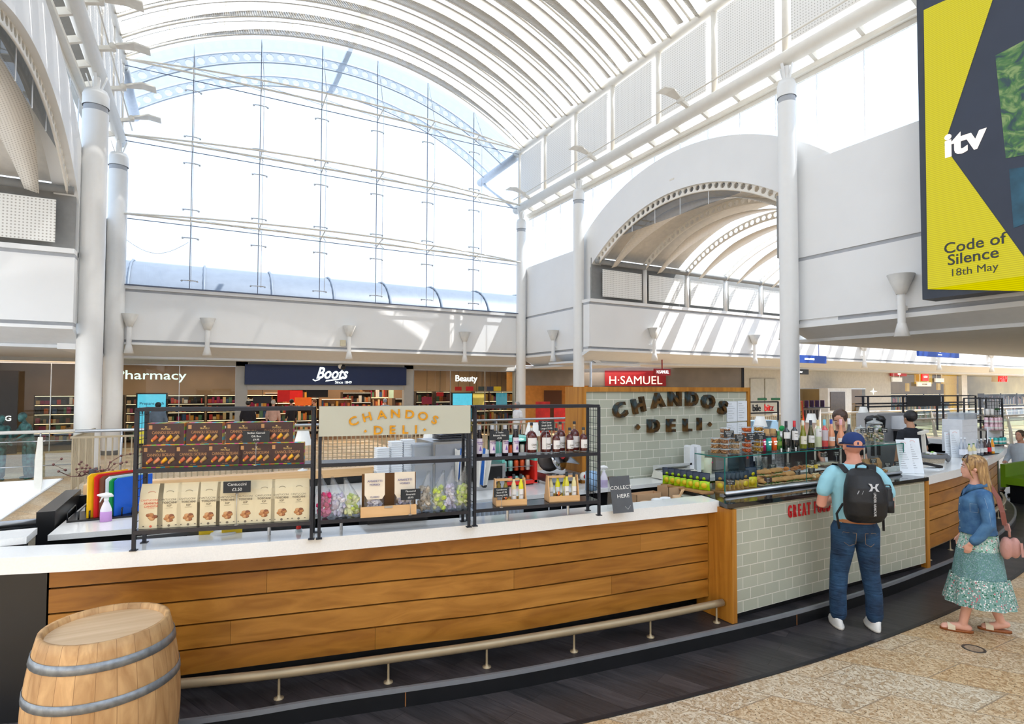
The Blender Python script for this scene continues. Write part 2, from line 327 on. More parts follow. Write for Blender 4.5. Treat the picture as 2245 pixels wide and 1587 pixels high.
# ---- fascia of upper level, soffit bevel, mall ceiling
def fascia(name, pts, nrm, ztop=5.65, zb=3.82, zs=3.25, depth=1.9, cap=True, lip=True):
 """pts: two plan points; nrm: unit vector pointing away from the hall"""
 (ax, ay), (bx, by) = pts; n = Vector((nrm[0], nrm[1])); mb = MB()
 def sec(prof, m):
  mb.loft([[(ax+n.x*d, ay+n.y*d, z) for d, z in prof], [(bx+n.x*d, by+n.y*d, z) for d, z in prof]], m, True, False)
 if cap: sec([(-.05, ztop-.12), (-.05, ztop), (.5, ztop), (.5, ztop-.12)], 0)
 sec([(.03, ztop-.21), (.03, ztop-.12), (.4, ztop-.12), (.4, ztop-.21)], 1)
 sec([(0, zb), (0, ztop-.21), (.4, ztop-.21), (.4, zb)], 0)
 sec([(.08, zb-.09), (.08, zb), (.4, zb), (.4, zb-.09)], 1)
 sec([(-.02, zb-.17), (-.02, zb-.09), (.4, zb-.09), (.4, zb-.17)], 0)
 sec([(0, zb-.17), (.4, zb-.17), (1.1, zs+.06), (.95, zs+.06)], 2)
 sec([(.93, zs-.02), (.93, zs+.06), (depth+.3, zs+.06), (depth+.3, zs-.02)], 2)
 return struct(name, mb, [WALLW, GROOVE, SOFF])
fascia('wall_back', ((XL-.3, YG), (XR+.3, YG)), (0, 1))
fascia('wall_back_right', ((XR+.0, 17.6), (60, 17.6)), (0, 1), ztop=5.65, depth=2.6)
fascia('wall_back_left', ((XL-.25, 17.6), (-14, 17.6)), (0, 1), depth=7.5)
# block right, near: wall + deep soffit
mb = MB()
X0 = XR+.25
def rwall(y0, y1, ztop, zb, zs):
 mb.box(X0, X0+.4, y0, y1, 5.52, ztop, 0); mb.box(X0+.03, X0+.4, y0, y1, 5.43, 5.52, 1); mb.box(X0, X0+.4, y0, y1, zb, 5.43, 0)
 mb.box(X0+.08, X0+.4, y0, y1, zb-.1, zb, 1); mb.box(X0-.03, X0+.4, y0, y1, zb-.2, zb-.1, 0)
 mb.loft([[(X0, y, zb-.2), (X0+.4, y, zb-.2), (X0+1.0, y, zs+.05), (X0+.7, y, zs+.05)] for y in (y0, y1)], 2, True, False)
rwall(18.45, 23.3, 7.8, 3.82, 3.2); mb.box(X0+.5, X0+3, 18.45, 24.8, 3.15, 3.24, 2)
struct('wall_right', mb, [WALLW, GROOVE, SOFF])
mb = MB(); rwall(-9, 9.35, 7.88, 3.95, 3.45)
mb.box(X0+.66, 60, -9, 9.7, 3.44, 3.52, 2)
mb.loft([[(x, 9.35, 3.75), (x, 9.35, 4.2), (x, 9.6, 4.2), (x, 9.7, 3.5)] for x in (X0, 60)], 0, True, False)
mb.box(X0, 60, 9.3, 9.5, 3.85, 7.0, 0)
struct('wall_right_near', mb, [WALLW, GROOVE, SOFF])
# arched walls of the two side malls (in planes x = const)
AC, AZ, RO, RI = 13.55, 1.70, 8.15, 6.87
def archwall(name, x0, x1):
 mb = MB(); N = 44; outer = []; inner = []
 a0 = atan2(7.85-AZ, sqrt(RO*RO-(7.85-AZ)**2)); a1 = pi-a0
 b0 = atan2(7.0-AZ, sqrt(RI*RI-(7.0-AZ)**2)); b1 = pi-b0
 for i in range(N+1):
  a = a0+(a1-a0)*i/N; outer.append((AC+RO*cos(a), AZ+RO*sin(a))); b = b0+(b1-b0)*i/N; inner.append((AC+RI*cos(b), AZ+RI*sin(b)))
 yr, yl = 8.15, 18.95
 outer = [(yl, 3.85), (yl, 7.85)]+outer+[(yr, 7.85), (yr, 3.85)]; inner = [(inner[0][0]+.05, 3.85), (inner[0][0]+.05, 6.9)]+inner+[(inner[-1][0]-.05, 6.9), (inner[-1][0]-.05, 3.85)]
 rings = [[(x0, o[0], o[1]), (x0, i[0], i[1]), (x1, i[0], i[1]), (x1, o[0], o[1])] for o, i in zip(outer, inner)]
 mb.loft(rings, 0, True, False); return struct(name, mb, [WALLW])
archwall('wall_right_arch', X0+.06, X0+.5)
archwall('wall_left_arch', XL-.75, XL-.25)
mb = MB(); mb.box(XL-.7, XL-.28, 18.45, 23.3, 3.2, 7.8); mb.box(XL-.7, XL-.28, -9, 9.35, 3.45, 7.88); struct('wall_left', mb, [WALLW])
# rear wall behind the viewer
mb = MB(); mb.box(-14, 60, -9.2, -9, 0, 8.4); struct('wall_front', mb, [WALLW])
mb = MB(); mb.box(-14.2, -14, -9, 31, -4.2, 8); struct('wall_far_left', mb, [WALLW])
# ---- columns
colm = [mat('column_white', (238, 237, 234), .38, var=.01), GROOVE, mat('column_base', (120, 118, 114), .5)]
def column(x, y, r, label, box=None):
 t = thing('column', label, 'column', (x, y, 0), 'round white columns of the hall')
 mb = MB(); mb.lathe([(r*1.06, 0), (r*1.06, .14)], (x, y, 0), 24, 2); mb.lathe([(r, .14), (r, 9.45)], (x, y, 0), 28, 0)
 mb.lathe([(r*.93, 9.45), (r*.93, 9.6)], (x, y, 0), 28, 1); mb.lathe([(r*1.03, 9.6), (r*1.03, 9.9), (r*.86, 10.03), (0, 10.03)], (x, y, 0), 28, 0)
 if box: mb.box(x-box[0], x+box[1], y, y+.5, 3.9, 8.0 if box[2] else 9.2, 0)
 build('shaft', mb, colm, t)
 mb = MB()
 for a in range(4): mb.beam((x+.3*r*cos(a*pi/2), y+.3*r*sin(a*pi/2), 10.0), (x+.8*r*cos(a*pi/2), y+.8*r*sin(a*pi/2), 10.45), .06, .03, 0)
 mb.cyl((x, y, 10.0), .09, .4, 10); build('bracket', mb, colm, t); return t
column(XL, 18.3, .29, 'thick white column nearest on the left, with a sunlit stripe, behind the kiosk railing')
column(XL, YG-.1, .28, 'thick white column further back on the left, at the glass end wall')
column(XR, YG-.1, .22, 'slim white column in the far right corner of the glass end wall')
column(XR, 18.3, .215, 'slim white column left of the arched side mall, rising behind the tiled kiosk wall')
column(XR, 9.2, .22, 'white column in front of the right wall, between the arch and the yellow screen')
# ---- longitudinal tubes, posts, perforated panels, brackets
PERF = dotmat('perforated_panel', (242, 239, 233), (198, 193, 184), 'Y', 'Z', .075, .22)
PERFX = dotmat('perforated_panel_x', (244, 243, 238), (190, 186, 178), 'X', 'Z', .075, .24)
for side, xx in (('right', XR), ('left', XL)):
 sg = 1 if side == 'right' else -1
 mb = MB(); mb.tube([(xx, -9, 13.3), (xx, YG+.4, 13.3)], .17, 14); mb.tube([(xx, -9, 10.62), (xx, YG+.4, 10.62)], .19, 14)
 o = struct('trim_tubes_'+side, mb, [CREAM])
 mb = MB(); mb.box(min(xx+sg*.3, xx+sg*.7), max(xx+sg*.3, xx+sg*.7), -9, YG, 10.22, 10.34, 0); mb.box(min(xx+sg*.22, xx+sg*.72), max(xx+sg*.22, xx+sg*.72), -9, YG, 10.9, 10.96, 1)
 ys = [23.0, 20.75, 18.45, 16.15, 13.8, 11.5, 9.2, 6.9, 4.6, 2.3, 0, -2.3, -4.6, -6.9, -9]
 for i in range(21): mb.beam((xx, YG-.6-i*1.15, 10.55), (xx+sg*.62, YG-.6-i*1.15, 10.3), .09, .16, 0)
 build('gutter', mb, [CREAM, mat('dark_gap', (110, 106, 100), .8)], o)
 for i, y in enumerate(ys):
  mb = MB(); mb.tube([(xx, y, 10.7), (xx, y, 13.2)], .1, 10); build('post', mb, [CREAM], o, (xx, y, 10.7))
  if i < len(ys)-1:
   y2 = ys[i+1]; mb = MB(); mb.box(xx-.04-.05*sg, xx+.02-.05*sg, y2+.24, y-.2, 10.93, 13.02, 0)
   p = build('panel', mb, [PERF], o, (xx, y2+.2, 10.9))
 if side == 'right':
  for i in range(0, 9):
   pass
# ---- vault: ribs with round holes, blades and glazing
VX, VZ, VR = 5.15, 2.95, 12.85; VA = math.asin(7.75/VR)
RIBM = mat('rib_cream', (238, 232, 220), .45, var=.02); BLADE = mat('blade_cream', (208, 203, 194), .5, var=.02)
BLADEP = dotmat('blade_perforated', (204, 198, 187), (0, 0, 0), 'X', 'Y', .055, .26, True)
def arcpt(c, R, a, y): return (c[0]+R*sin(a), y, c[1]+R*cos(a))
def ribmesh(mb, C, R, A, y, cell=.36, d0=.02, d1=.34, th=.06, tube=.045, fx=arcpt, seg=8, tn=6, half=False):
 N = int(2*A*R/cell)
 for i in range(N):
  a0 = -A+2*A*i/N; a1 = -A+2*A*(i+1)/N; am = (a0+a1)/2; rm = R+(d0+d1)/2; hr = min(cell, d1-d0)*.37
  circ = []; sq = []
  for k in range(seg):
   t = 2*pi*k/seg; cx, cz = cos(t), sin(t); s_ = 1/max(abs(cx), abs(cz))
   circ.append((am+hr*cx/rm, rm+hr*cz)); sq.append((am+(a1-a0)/2*cx*s_, rm+(d1-d0)/2*cz*s_))
  for k in range(seg):
   k2 = (k+1) % seg
   for yy in (y-th/2, y+th/2):
    P = [fx(C, r, a, yy) for a, r in (sq[k], sq[k2], circ[k2], circ[k])]
    mb.add(P, [(0, 1, 2, 3)], 0)
   mb.add([fx(C, circ[k][1], circ[k][0], y-th/2), fx(C, circ[k2][1], circ[k2][0], y-th/2), fx(C, circ[k2][1], circ[k2][0], y+th/2), fx(C, circ[k][1], circ[k][0], y+th/2)], [(0, 1, 2, 3)], 0, True)
 n2 = 40
 for rr in (R+d0, R+d1): mb.tube([fx(C, rr, -A+2*A*i/n2, y) for i in range(n2+1)], tube, tn, 0)
def strip(mb, C, R, A, y0, r0, y1, r1, th, fx=arcpt, m=0, n=36, taper=True):
 rings = []
 for i in range(n+1):
  a = -A+2*A*i/n; k = 1.0
  if taper: k = .35+.65*min(1, min(i, n-i)/(n*.28))
  ym = (y0+y1)/2; yy0 = ym+(y0-ym)*k; yy1 = ym+(y1-ym)*k
  rings.append([fx(C, R+r0, a, yy0), fx(C, R+r1, a, yy1), fx(C, R+r1+th, a, yy1), fx(C, R+r0+th, a, yy0)])
 mb.loft(rings, m, True, True)
vault = struct('ceiling', MB().box(5.0, 5.3, -6, YG, VZ+VR+.5, VZ+VR+.56), [CREAM])
mb = MB(); n = 30
mb.loft([[arcpt((VX, VZ), VR+.5, -VA+2*VA*i/n, -9), arcpt((VX, VZ), VR+.5, -VA+2*VA*i/n, YG)] for i in range(n+1)], 0, False, True, False)
build('glazing', mb, [glassmat('roof_glass', (250, 252, 255), .02)], vault)
mb = MB()
for a in (-.5, -.36, -.18, .18, .36, .5): mb.beam(arcpt((VX, VZ), VR+.42, a, -6), arcpt((VX, VZ), VR+.42, a, YG), .05, .08)
mb.loft([[arcpt((VX, VZ), VR+.45, a, -9), arcpt((VX, VZ), VR+.45, a, 1.6)] for a in (.13, .25, .37, .49, VA)], 1, False, True, False)  # unseen opaque sheet under the glazing, added to keep sun off the kiosk front
for i in range(24): mb.beam(arcpt((VX, VZ), VR+.42, VA, YG-i*1.165), arcpt((VX, VZ), VR+.42, VA*.97, YG-i*1.165), .05, .08)
build('purlins_and_sun_block', mb, [CREAM, mat('sun_block_sheet', (228, 226, 222), .7)], vault)
proto = None
for i in range(22):
 y = YG-.25-i*1.165
 if proto is None:
  mb = MB(); ribmesh(mb, (VX, VZ), VR, VA, y); r_ = build('rib', mb, [RIBM], vault, (VX, y, VZ))
  mb = MB(); strip(mb, (VX, VZ), VR, VA*.985, y-.02, -.0, y-.60, -.14, .02); s1 = build('louvre_blade', mb, [BLADEP], vault, (VX, y, VZ))
  mb = MB(); strip(mb, (VX, VZ), VR, VA*.965, y-.64, .12, y-1.0, -.06, .02, taper=False); s2 = build('louvre_blade', mb, [BLADE], vault, (VX, y, VZ))
  proto = (r_, s1, s2)
 else:
  for p_ in proto:
   c = p_.copy(); link(c); c.location = (VX-5.15+p_.location.x, y, VZ) if False else (p_.location.x, y, p_.location.z)
# ---- glass end wall
win = struct('window_1', MB().box(XL, XR, YG+.02, YG+.05, 5.62, 5.70), [CREAM])
mb = MB(); pts = [arcpt((VX, VZ), VR-.02, -VA+2*VA*i/30, YG) for i in range(31)]
mb.add([(XL-.1, YG, 5.65)]+[(p[0], YG, p[2]) for p in pts]+[(XR+.1, YG, 5.65)], [tuple(range(33))], 0); build('glass_pane', mb, [GLASS], win)
SEAL = mat('silicone_seal', (96, 104, 124), .6); CH = mat('chrome_fitting', (205, 208, 212), .25, .8)
MX = [-.46, 1.74, 3.94, 6.14, 8.32, 10.5]; mb = MB()
def vz(x): return VZ+sqrt(VR**2-(x-VX)**2)
for x in MX: mb.box(x-.012, x+.012, YG-.012, YG+.012, 5.65, vz(x)-.05)
for z in (7.92, 10.56, 13.14): mb.box(XL, XR, YG-.008, YG+.008, z-.012, z+.012)
mb.box(XL, XR, YG-.2, YG-.16, 5.62, 5.66); build('joint', mb, [SEAL], win)
mb = MB()
for z in (7.95, 10.6, 13.18):      # bow-string trusses
 for k in (0, 1):
  path = []
  for i in range(25):
   t = i/24; x = XL+.1+(XR-XL-.2)*t; path.append((x, YG-.25-(.75*4*t*(1-t))*(1 if k else .25), z+.06+(.10 if k else 0)*4*t*(1-t)))
  mb.tube(path, .035 if k == 0 else .03, 6)
 for x in MX:
  t = (x-XL)/(XR-XL); d = .75*4*t*(1-t); mb.beam((x, YG-.05, z), (x, YG-.25-d, z+.14), .03, .03); mb.beam((x, YG-.25-d*.25, z+.06), (x+.05, YG-.25-d, z-.25), .02, .02)
  mb.tube([(x, YG-.25-d, z+.1), (x+.0, YG-.3-d, z+.1)], .02, 6)
build('truss', mb, [CREAM], win)
mb = MB()
for x in MX:
 for a, b in ((5.7, 7.95), (7.95, 10.6), (10.6, 13.18)):
  mb.tube([(x+.05, YG-.75, a+.1), (x+.05, YG-.75, b)], .008, 5)
 mb.tube([(x, YG-.1, vz(x)-.1), (x+.05, YG-.8, 13.2)], .012, 5)
for z in (7.95, 10.6, 13.18):
 for x0, x1 in zip(MX[:-1], MX[1:]): mb.tube([(x0, YG-.6, z+.1), (x1, YG-.3, z-.0)], .008, 4)
mb.tube([(XL+.1+.9*i/10*2.2, YG-.1, 7.3-.5*sin(pi*i/10)) for i in range(11)], .008, 5)
build('cable', mb, [CH], win)
for x in MX:
 for z in (5.95, 7.45, 8.45, 10.1, 11.05, 12.7):
  if z < vz(x)-.3:
   mb = MB(); mb.tube([(x-.24, YG-.08, z), (x-.2, YG-.14, z+.0), (x, YG-.17, z), (x+.2, YG-.14, z), (x+.24, YG-.08, z)], .02, 6)
   for s_ in (-.24, .24): mb.ball((x+s_, YG-.07, z), .04, 8)
   build('spider_fitting', mb, [CH], win, (x, YG, z))
# ---- clerestory glass right and left
for nm, xx in (('window_2', XR+.45), ('window_3', XL-.5)):
 o = struct(nm, MB().box(xx-.02, xx+.04, -9, YG, 10.1, 10.3), [CREAM])
 mb = MB(); mb.add([(xx, -9, 7.8), (xx, YG, 7.8), (xx, YG, 10.2), (xx, -9, 10.2)], [(0, 1, 2, 3)], 0); build('glass_pane', mb, [GLASS], o)
 mb = MB()
 for i in range(24): mb.box(xx-.012, xx+.012, YG-.4-i*1.16, YG-.385-i*1.16, 7.8, 10.2)
 build('joint', mb, [mat('bright_joint', (250, 250, 250), .4)], o)
# ---- side malls beyond the arches: small vaults along x
def arcx(C, R, a, x): return (x, C[0]+R*sin(a), C[1]+R*cos(a))
def sidemall(sgn, nm, cnt):
 C = (AC, AZ); A = math.asin(4.05/6.75); x00 = (XR+.3) if sgn > 0 else (XL-.3)
 par = struct('ceiling_'+nm, MB().box(min(x00, x00+sgn*cnt*2.33), max(x00, x00+sgn*cnt*2.33), AC-.1, AC+.1, AZ+7.25, AZ+7.3), [CREAM])
 mb = MB(); mb.loft([[arcx(C, 7.2, -A*1.05+2.1*A*i/20, x00+sgn*.6), arcx(C, 7.2, -A*1.05+2.1*A*i/20, x00+sgn*(cnt*2.33))] for i in range(21)], 0, False, True, False)
 build('glazing', mb, [glassmat('roof_glass', (250, 252, 255), .02)], par)
 mb = MB()   # opaque first bay
 mb.loft([[arcx(C, 7.12, -A*1.02+2.04*A*i/20, x00+sgn*.4), arcx(C, 7.12, -A*1.02+2.04*A*i/20, x00+sgn*4.6)] for i in range(21)], 0, False, True, False)
 build('lining', mb, [mat('vault_lining', (222, 216, 206), .7)], par)
 fx = arcx; p0 = None
 for i in range(cnt):
  x = x00+sgn*(.12+2.33*i)
  if p0 is None:
   mb = MB(); ribmesh(mb, C, 6.66, A, x, .24, .0, .24, .05, .03, fx, 8, 5); r_ = build('rib', mb, [RIBM], par, (x, AC, AZ))
   mb = MB(); strip(mb, C, 6.5, A, x+sgn*.25, -.02, x+sgn*1.1, .1, .02, fx); q_ = build('louvre_blade', mb, [dotmat('blade_side', (228, 222, 212), (188, 180, 168), 'X', 'Y', .06, .24)], par, (x, AC, AZ)); p0 = (r_, q_)
  else:
   for p_ in p0:
    c = p_.copy(); link(c); c.location.x = p_.location.x+sgn*2.33*i
 for side, yy in (('far', 17.62), ('near', 9.45)):
  mb = MB(); mb.tube([(x00, yy-.05 if side == 'far' else yy+.05, 7.1), (x00+sgn*cnt*2.33, yy-.05 if side == 'far' else yy+.05, 7.1)], .1, 8)
  mb.box(min(x00, x00+sgn*cnt*2.33), max(x00, x00+sgn*cnt*2.33), yy+.25, yy+.3, 5.65, 7.3); build('wall_strip', mb, [mat('plant_grey', (150, 150, 148), .7)], par)
  for i in range(cnt):
   xa = x00+sgn*(.35+2.33*i); xb = xa+sgn*1.95
   if side == 'near': continue
   mb = MB(); mb.box(min(xa, xb), max(xa, xb), yy-.02, yy+.02, 5.78, 6.83); build('panel', mb, [PERFX], par, (xa, yy, 5.78))
   mb = MB(); mb.tube([(xb+sgn*.17, yy, 5.65), (xb+sgn*.17, yy, 7.1)], .09, 8); build('post', mb, [WHITE], par, (xb+.17*sgn, yy, 5.65))
sidemall(1, 'right', 14); sidemall(-1, 'left', 4)
# ---- exterior roof canopy and rooftop seen through the glass
mb = MB(); EXT = glassmat('canopy_film', (244, 247, 250), .02, 0, .10, (225, 230, 236))
can = struct('trim_canopy', MB().box(VX-.1, VX+.1, YG+.2, YG+4.6, VZ+VR+.4, VZ+VR+.5), [WHITE])
mb.loft([[arcpt((VX, VZ), VR+.35, -VA+2*VA*i/24, YG+.2), arcpt((VX, VZ), VR+.35, -VA+2*VA*i/24, YG+4.2)] for i in range(25)], 0, False, True, False); build('film', mb, [EXT], can)
EXR = mat('outside_rib', (225, 230, 236), .5)
for y in (YG+1.6, YG+3.6):
 mb = MB(); ribmesh(mb, (VX, VZ), VR-.1, VA, y, .42, .0, .40, .05, .04, arcpt, 8, 5); build('rib', mb, [EXR], can, (VX, y, VZ))
mb = MB(); mb.tube([(XR, YG+.4, 13.2), (XR, YG+4.4, 13.2)], .2, 10); mb.tube([(XR, YG+4.3, 13.2), (XR+.6, YG+.8, 10.6)], .08, 8); mb.tube([(XL, YG+.4, 13.2), (XL, YG+4.4, 13.2)], .2, 10); build('tube', mb, [EXR], can)
mb = MB(); RF = mat('rooftop_metal', (138, 145, 155), .45, .1, .05, 3)
mb.loft([[(x, 33+2.6*cos(a), 6.1+2.2*sin(a)) for a in [pi*k/14 for k in range(15)]] for x in (-30, 45)], 0, True, True, False)
for x in range(-30, 45, 3): mb.tube([(x, 33+2.65*cos(a), 6.1+2.25*sin(a)) for a in [pi*k/12 for k in range(13)]], .06, 5, 0)
mb.box(-30, 45, 24.9, 36, 5.0, 5.1, 1); struct('trim_rooftop', mb, [RF, mat('roof_felt', (150, 156, 166), .8)])
# ---- spotlights (winged) on tubes
FITM = mat('fitting_cream', (232, 228, 218), .4)
def winglight(x, y, z, sg, label):
 t = thing('uplighter', label, 'light fitting', (x, y, z), 'winged lights on the long tubes'); mb = MB()
 mb.beam((x, y, z), (x-sg*.35, y-.02, z+.1), .12, .1); mb.tube([(x-sg*.3, y-.1, z+.12), (x-sg*.3, y+.1, z+.12)], .08, 8); build('arm', mb, [FITM], t)
 mb = MB(); mb.loft([[(x-sg*.35, y-.08, z+.14), (x-sg*.35, y+.08, z+.14), (x-sg*.35, y+.08, z+.2), (x-sg*.35, y-.08, z+.2)], [(x-sg*.75, y-.2, z+.26), (x-sg*.75, y+.2, z+.26), (x-sg*.75, y+.2, z+.3), (x-sg*.75, y-.2, z+.3)], [(x-sg*1.1, y-.2, z+.22), (x-sg*1.1, y+.2, z+.22), (x-sg*1.1, y+.2, z+.25), (x-sg*1.1, y-.2, z+.25)]], 0, True, False)
 build('reflector', mb, [FITM], t)
for i, y in enumerate((21.9, 17.0, 12.4)): winglight(XR-.15, y, 10.75, 1, 'winged cream light on the right lower tube, '+('nearest the glass wall', 'above the left end of the arch', 'above the top of the arch')[i])
for i, y in enumerate((21.8, 19.6, 17.4, 15.4)): winglight(XL+.15, y, 10.75, -1, 'winged cream light on the left tube, '+('furthest, at the glass wall', 'second from the glass wall', 'third from the glass wall', 'nearest the camera')[i])
mb = MB()
for xx, s_ in ((XR-.35, 1), (XL+.35, -1)): mb.tube([(xx, 0, 10.95), (xx, YG, 10.95)], .025, 6)
struct('trim_conduit', mb, [CREAM])
# ---- uplighter lamps on the fascias
def walllamp(p, n, label):
 px, py = p; t = thing('wall_lamp', label, 'wall lamp', (px, py, 3.35), 'trumpet shaped wall lamps'); nx, ny = n
 c = (px+nx*.16, py+ny*.16, 0)
 mb = MB(); mb.lathe([(.075, 3.6), (.075, 4.26)], c, 14); mb.box(px-.04+nx*.02, px+.04+nx*.02, py-.04+ny*.02, py+.04+ny*.02, 3.9, 4.0)
 mb.tube([(px, py, 3.95), (c[0], c[1], 3.95)], .03, 6); build('stem', mb, [WHITE], t)
 mb = MB(); mb.lathe([(.09, 4.24), (.26, 4.66), (.25, 4.66), (.08, 4.26)], c, 16); build('upper_shade', mb, [mat('lamp_shade_grey', (214, 210, 202), .5)], t)
 mb = MB(); mb.lathe([(.085, 3.62), (.15, 3.34), (.14, 3.34), (.07, 3.6)], c, 16); mb.lathe([(0, 3.36), (.14, 3.36)], c, 16); build('lower_shade', mb, [WHITE], t)
for X, l in ((.13, 'above the blue shop sign, left end'), (5.07, 'above the right part of the blue shop sign'), (10.05, 'above the beauty window')): walllamp((X, YG), (0, -1), 'white trumpet lamp on the end fascia '+l)
walllamp((XL+.42, YG-.02), (0, -1), 'white trumpet wall lamp half hidden between the two left columns')
walllamp((X0, 20.3), (-1, 0), 'white trumpet wall lamp between the two slim corner columns')
walllamp((X0, 6.64), (-1, 0), 'large white trumpet wall lamp left below the yellow screen')
for X, l in ((16.0, 'over the red jeweller sign'), (22.0, 'just left of the near right column'), (30.5, 'just right of the near right column'), (38, 'over the toy shop, left'), (44.5, 'over the toy shop, right'), (51.5, 'furthest to the right')): walllamp((X, 17.6), (0, -1), 'white trumpet wall lamp on the side mall fascia '+l)
# ============================================================ SCREEN
t = thing('led_screen', 'huge yellow and black advertising screen with white channel logo, on the right wall', 'screen', (12.3, 4.5, 3.95))
SCX = 12.35; mb = MB(); ytop = 11.6
mb.box(SCX, SCX+.5, -.5, 5.93, 3.98, ytop, 0); build('frame', mb, [mat('screen_frame', (52, 58, 70), .5)], t)
mb = MB(); mb.box(SCX-.012, SCX, -.35, 5.80, 4.18, ytop-.3, 0); build('display', mb, [mat('screen_navy', (42, 48, 62), .5, var=.1, scale=1, emit=.12)], t)
def S3(x, y): p = onX(x, y, SCX-.02); return (SCX-.02, p.y, p.z)
YEL = bpy.data.materials.new('screen_yellow'); YEL.use_nodes = True; _n = YEL.node_tree; _b = _n.nodes['Principled BSDF']
_c = coords(_n, 'Y', 'Z', 1, 1); _s = nn(_n, 'ShaderNodeSeparateXYZ'); _n.links.new(_c.outputs[0], _s.inputs[0])
_m = nn(_n, 'ShaderNodeMath'); _m.operation = 'MULTIPLY'; _m.inputs[1].default_value = 170; _n.links.new(_s.outputs[1], _m.inputs[0])
_q = nn(_n, 'ShaderNodeMath'); _q.operation = 'SINE'; _n.links.new(_m.outputs[0], _q.inputs[0])
_r = nn(_n, 'ShaderNodeMapRange'); _r.inputs[1].default_value = -1; _r.inputs[2].default_value = 1; _r.inputs[3].default_value = .21; _r.inputs[4].default_value = .30; _n.links.new(_q.outputs[0], _r.inputs[0])
_b.inputs['Base Color'].default_value = (.02, .02, .0, 1); _b.inputs['Emission Color'].default_value = lin((226, 214, 0))+(1,); _n.links.new(_r.outputs[0], _b.inputs['Emission Strength'])
mb = MB(); mb.add([S3(2025, 22), S3(2100, -12), S3(2178, -55), S3(2176, 0), S3(2070, 318), S3(2075, 328), S3(2243, 560), S3(2300, 639), S3(2300, 597), S3(2034, 634)], [(0, 1, 2, 3, 4, 9), (4, 5, 6, 9), (6, 7, 8, 9)], 0)
build('yellow_shape', mb, [YEL], t)
mb = MB(); NS = (-1, 0, 0); WT = mat('screen_white', (246, 236, 222), .5, emit=.28); DK = mat('screen_text_dark', (52, 54, 50), .6, emit=.1)
def T3(x, y): p = onX(x, y, SCX-.03); return Vector((SCX-.035, p.y, p.z))
a = T3(2113, 310); mb.text('itv', .62, facing(a, NS), 0, .004, .035, sx=1.05); build('logo', mb, [WT], t)
mb = MB()
for s_, x, y, z_ in (('Code of', 2134, 535, .30), ('Silence', 2132, 563, .30), ('18th May', 2134, 592, .21)):
 mb.text(s_, z_*.95, facing(T3(x, y), NS), 0, .004, 0.012 if z_ > .25 else 0)
build('writing', mb, [DK], t)
PIC = bpy.data.materials.new('screen_picture'); PIC.use_nodes = True; _n = PIC.node_tree; _b = _n.nodes['Principled BSDF']; _no = nn(_n, 'ShaderNodeTexNoise'); _g = nn(_n, 'ShaderNodeNewGeometry'); _n.links.new(_g.outputs['Position'], _no.inputs['Vector'])
_no.inputs['Scale'].default_value = 3.2; _no.inputs['Detail'].default_value = 6; _no.inputs['Distortion'].default_value = 2.5; _r = nn(_n, 'ShaderNodeValToRGB'); _n.links.new(_no.outputs['Fac'], _r.inputs[0]); _r.color_ramp.elements[0].position = .35; _r.color_ramp.elements[0].color = lin((30, 70, 80))+(1,)
_r.color_ramp.elements[1].position = .62; _r.color_ramp.elements[1].color = lin((150, 180, 110))+(1,); e_ = _r.color_ramp.elements.new(.48); e_.color = lin((70, 130, 60))+(1,)
_n.links.new(_r.outputs[0], _b.inputs['Emission Color']); _b.inputs['Emission Strength'].default_value = .22; _b.inputs['Base Color'].default_value = (.02, .02, .02, 1)
mb = MB(); mb.add([S3(2182, 122), S3(2300, 60), S3(2300, 330), S3(2205, 347)], [(0, 1, 2, 3)]); mb.add([S3(2212, 370), S3(2300, 360), S3(2300, 470), S3(2222, 500)], [(0, 1, 2, 3)], 1); build('picture', mb, [PIC, mat('screen_teal', (28, 62, 78), .5, var=.5, scale=3, emit=.2)], t)
# ============================================================ SHOPFRONTS (end wall, y = 24.8)
YS = 24.8
def px_x(x, Y=YS, y=830): return onY(x, y, Y).x
LW = mat('shop_letter_white', (236, 246, 244), .4, emit=.4)
SH = {k: px_x(k) for k in (130, 262, 517, 537, 540, 884, 890, 906, 1117, 1150)}
mb = MB()   # surround
def sur(x0, x1, z0, z1): mb.box(x0, x1, YS, YS+.3, z0, z1, 0)
sur(-12, -6.6, 0, 3.25); sur(SH[517], SH[537]+.1, 0, 3.25); sur(SH[884]+.05, SH[906], 0, 3.25); sur(SH[1117]+.5, X0+.5, 0, 3.25); sur(-6.6, X0+.5, 3.06, 3.25)
struct('wall_shopfront', mb, [SHOPG])
struct('wall_shop_interior', MB().box(-12, 20, 30.5, 30.7, 0, 3.6), [mat('shop_back_wall', (150, 122, 94), .8, var=.2, scale=.7)])
struct('ceiling_shop', MB().box(-12, 20, 25.15, 30.5, 3.62, 3.7), [mat('shop_ceiling', (190, 180, 168), .8)])
struct('floor_shop', MB().box(-12, 20, 25.1, 30.5, 0, .01), [mat('shop_floor', (120, 92, 66), .35)])
for i, (a, b) in enumerate(((-6.5, SH[517]), (SH[906]+.05, SH[1117]+.5))):
 o = struct('window_%d' % (4+i), MB().box(a, b, YS+.08, YS+.14, 3.02, 3.06), [STEEL]); g = MB().add([(a, YS+.1, 0), (b, YS+.1, 0), (b, YS+.1, 3.04), (a, YS+.1, 3.04)], [(0, 1, 2, 3)]); build('glass_pane', g, [SHOPGL], o)
 g = MB(); n_ = 4 if i == 0 else 3
 for k in range(n_+1): xx = a+(b-a)*k/n_; g.box(xx-.012, xx+.012, YS+.07, YS+.13, 0, 3.04)
 build('mullion', g, [STEEL], o)
xs = onY(537, 800, YS-.1).x; xe = onY(890, 805, YS-.1).x
t = thing('shop_sign', 'long navy blue chemist sign with white script lettering above the shop entrance', 'sign', ((xs+xe)/2, YS-.1, 2.3))
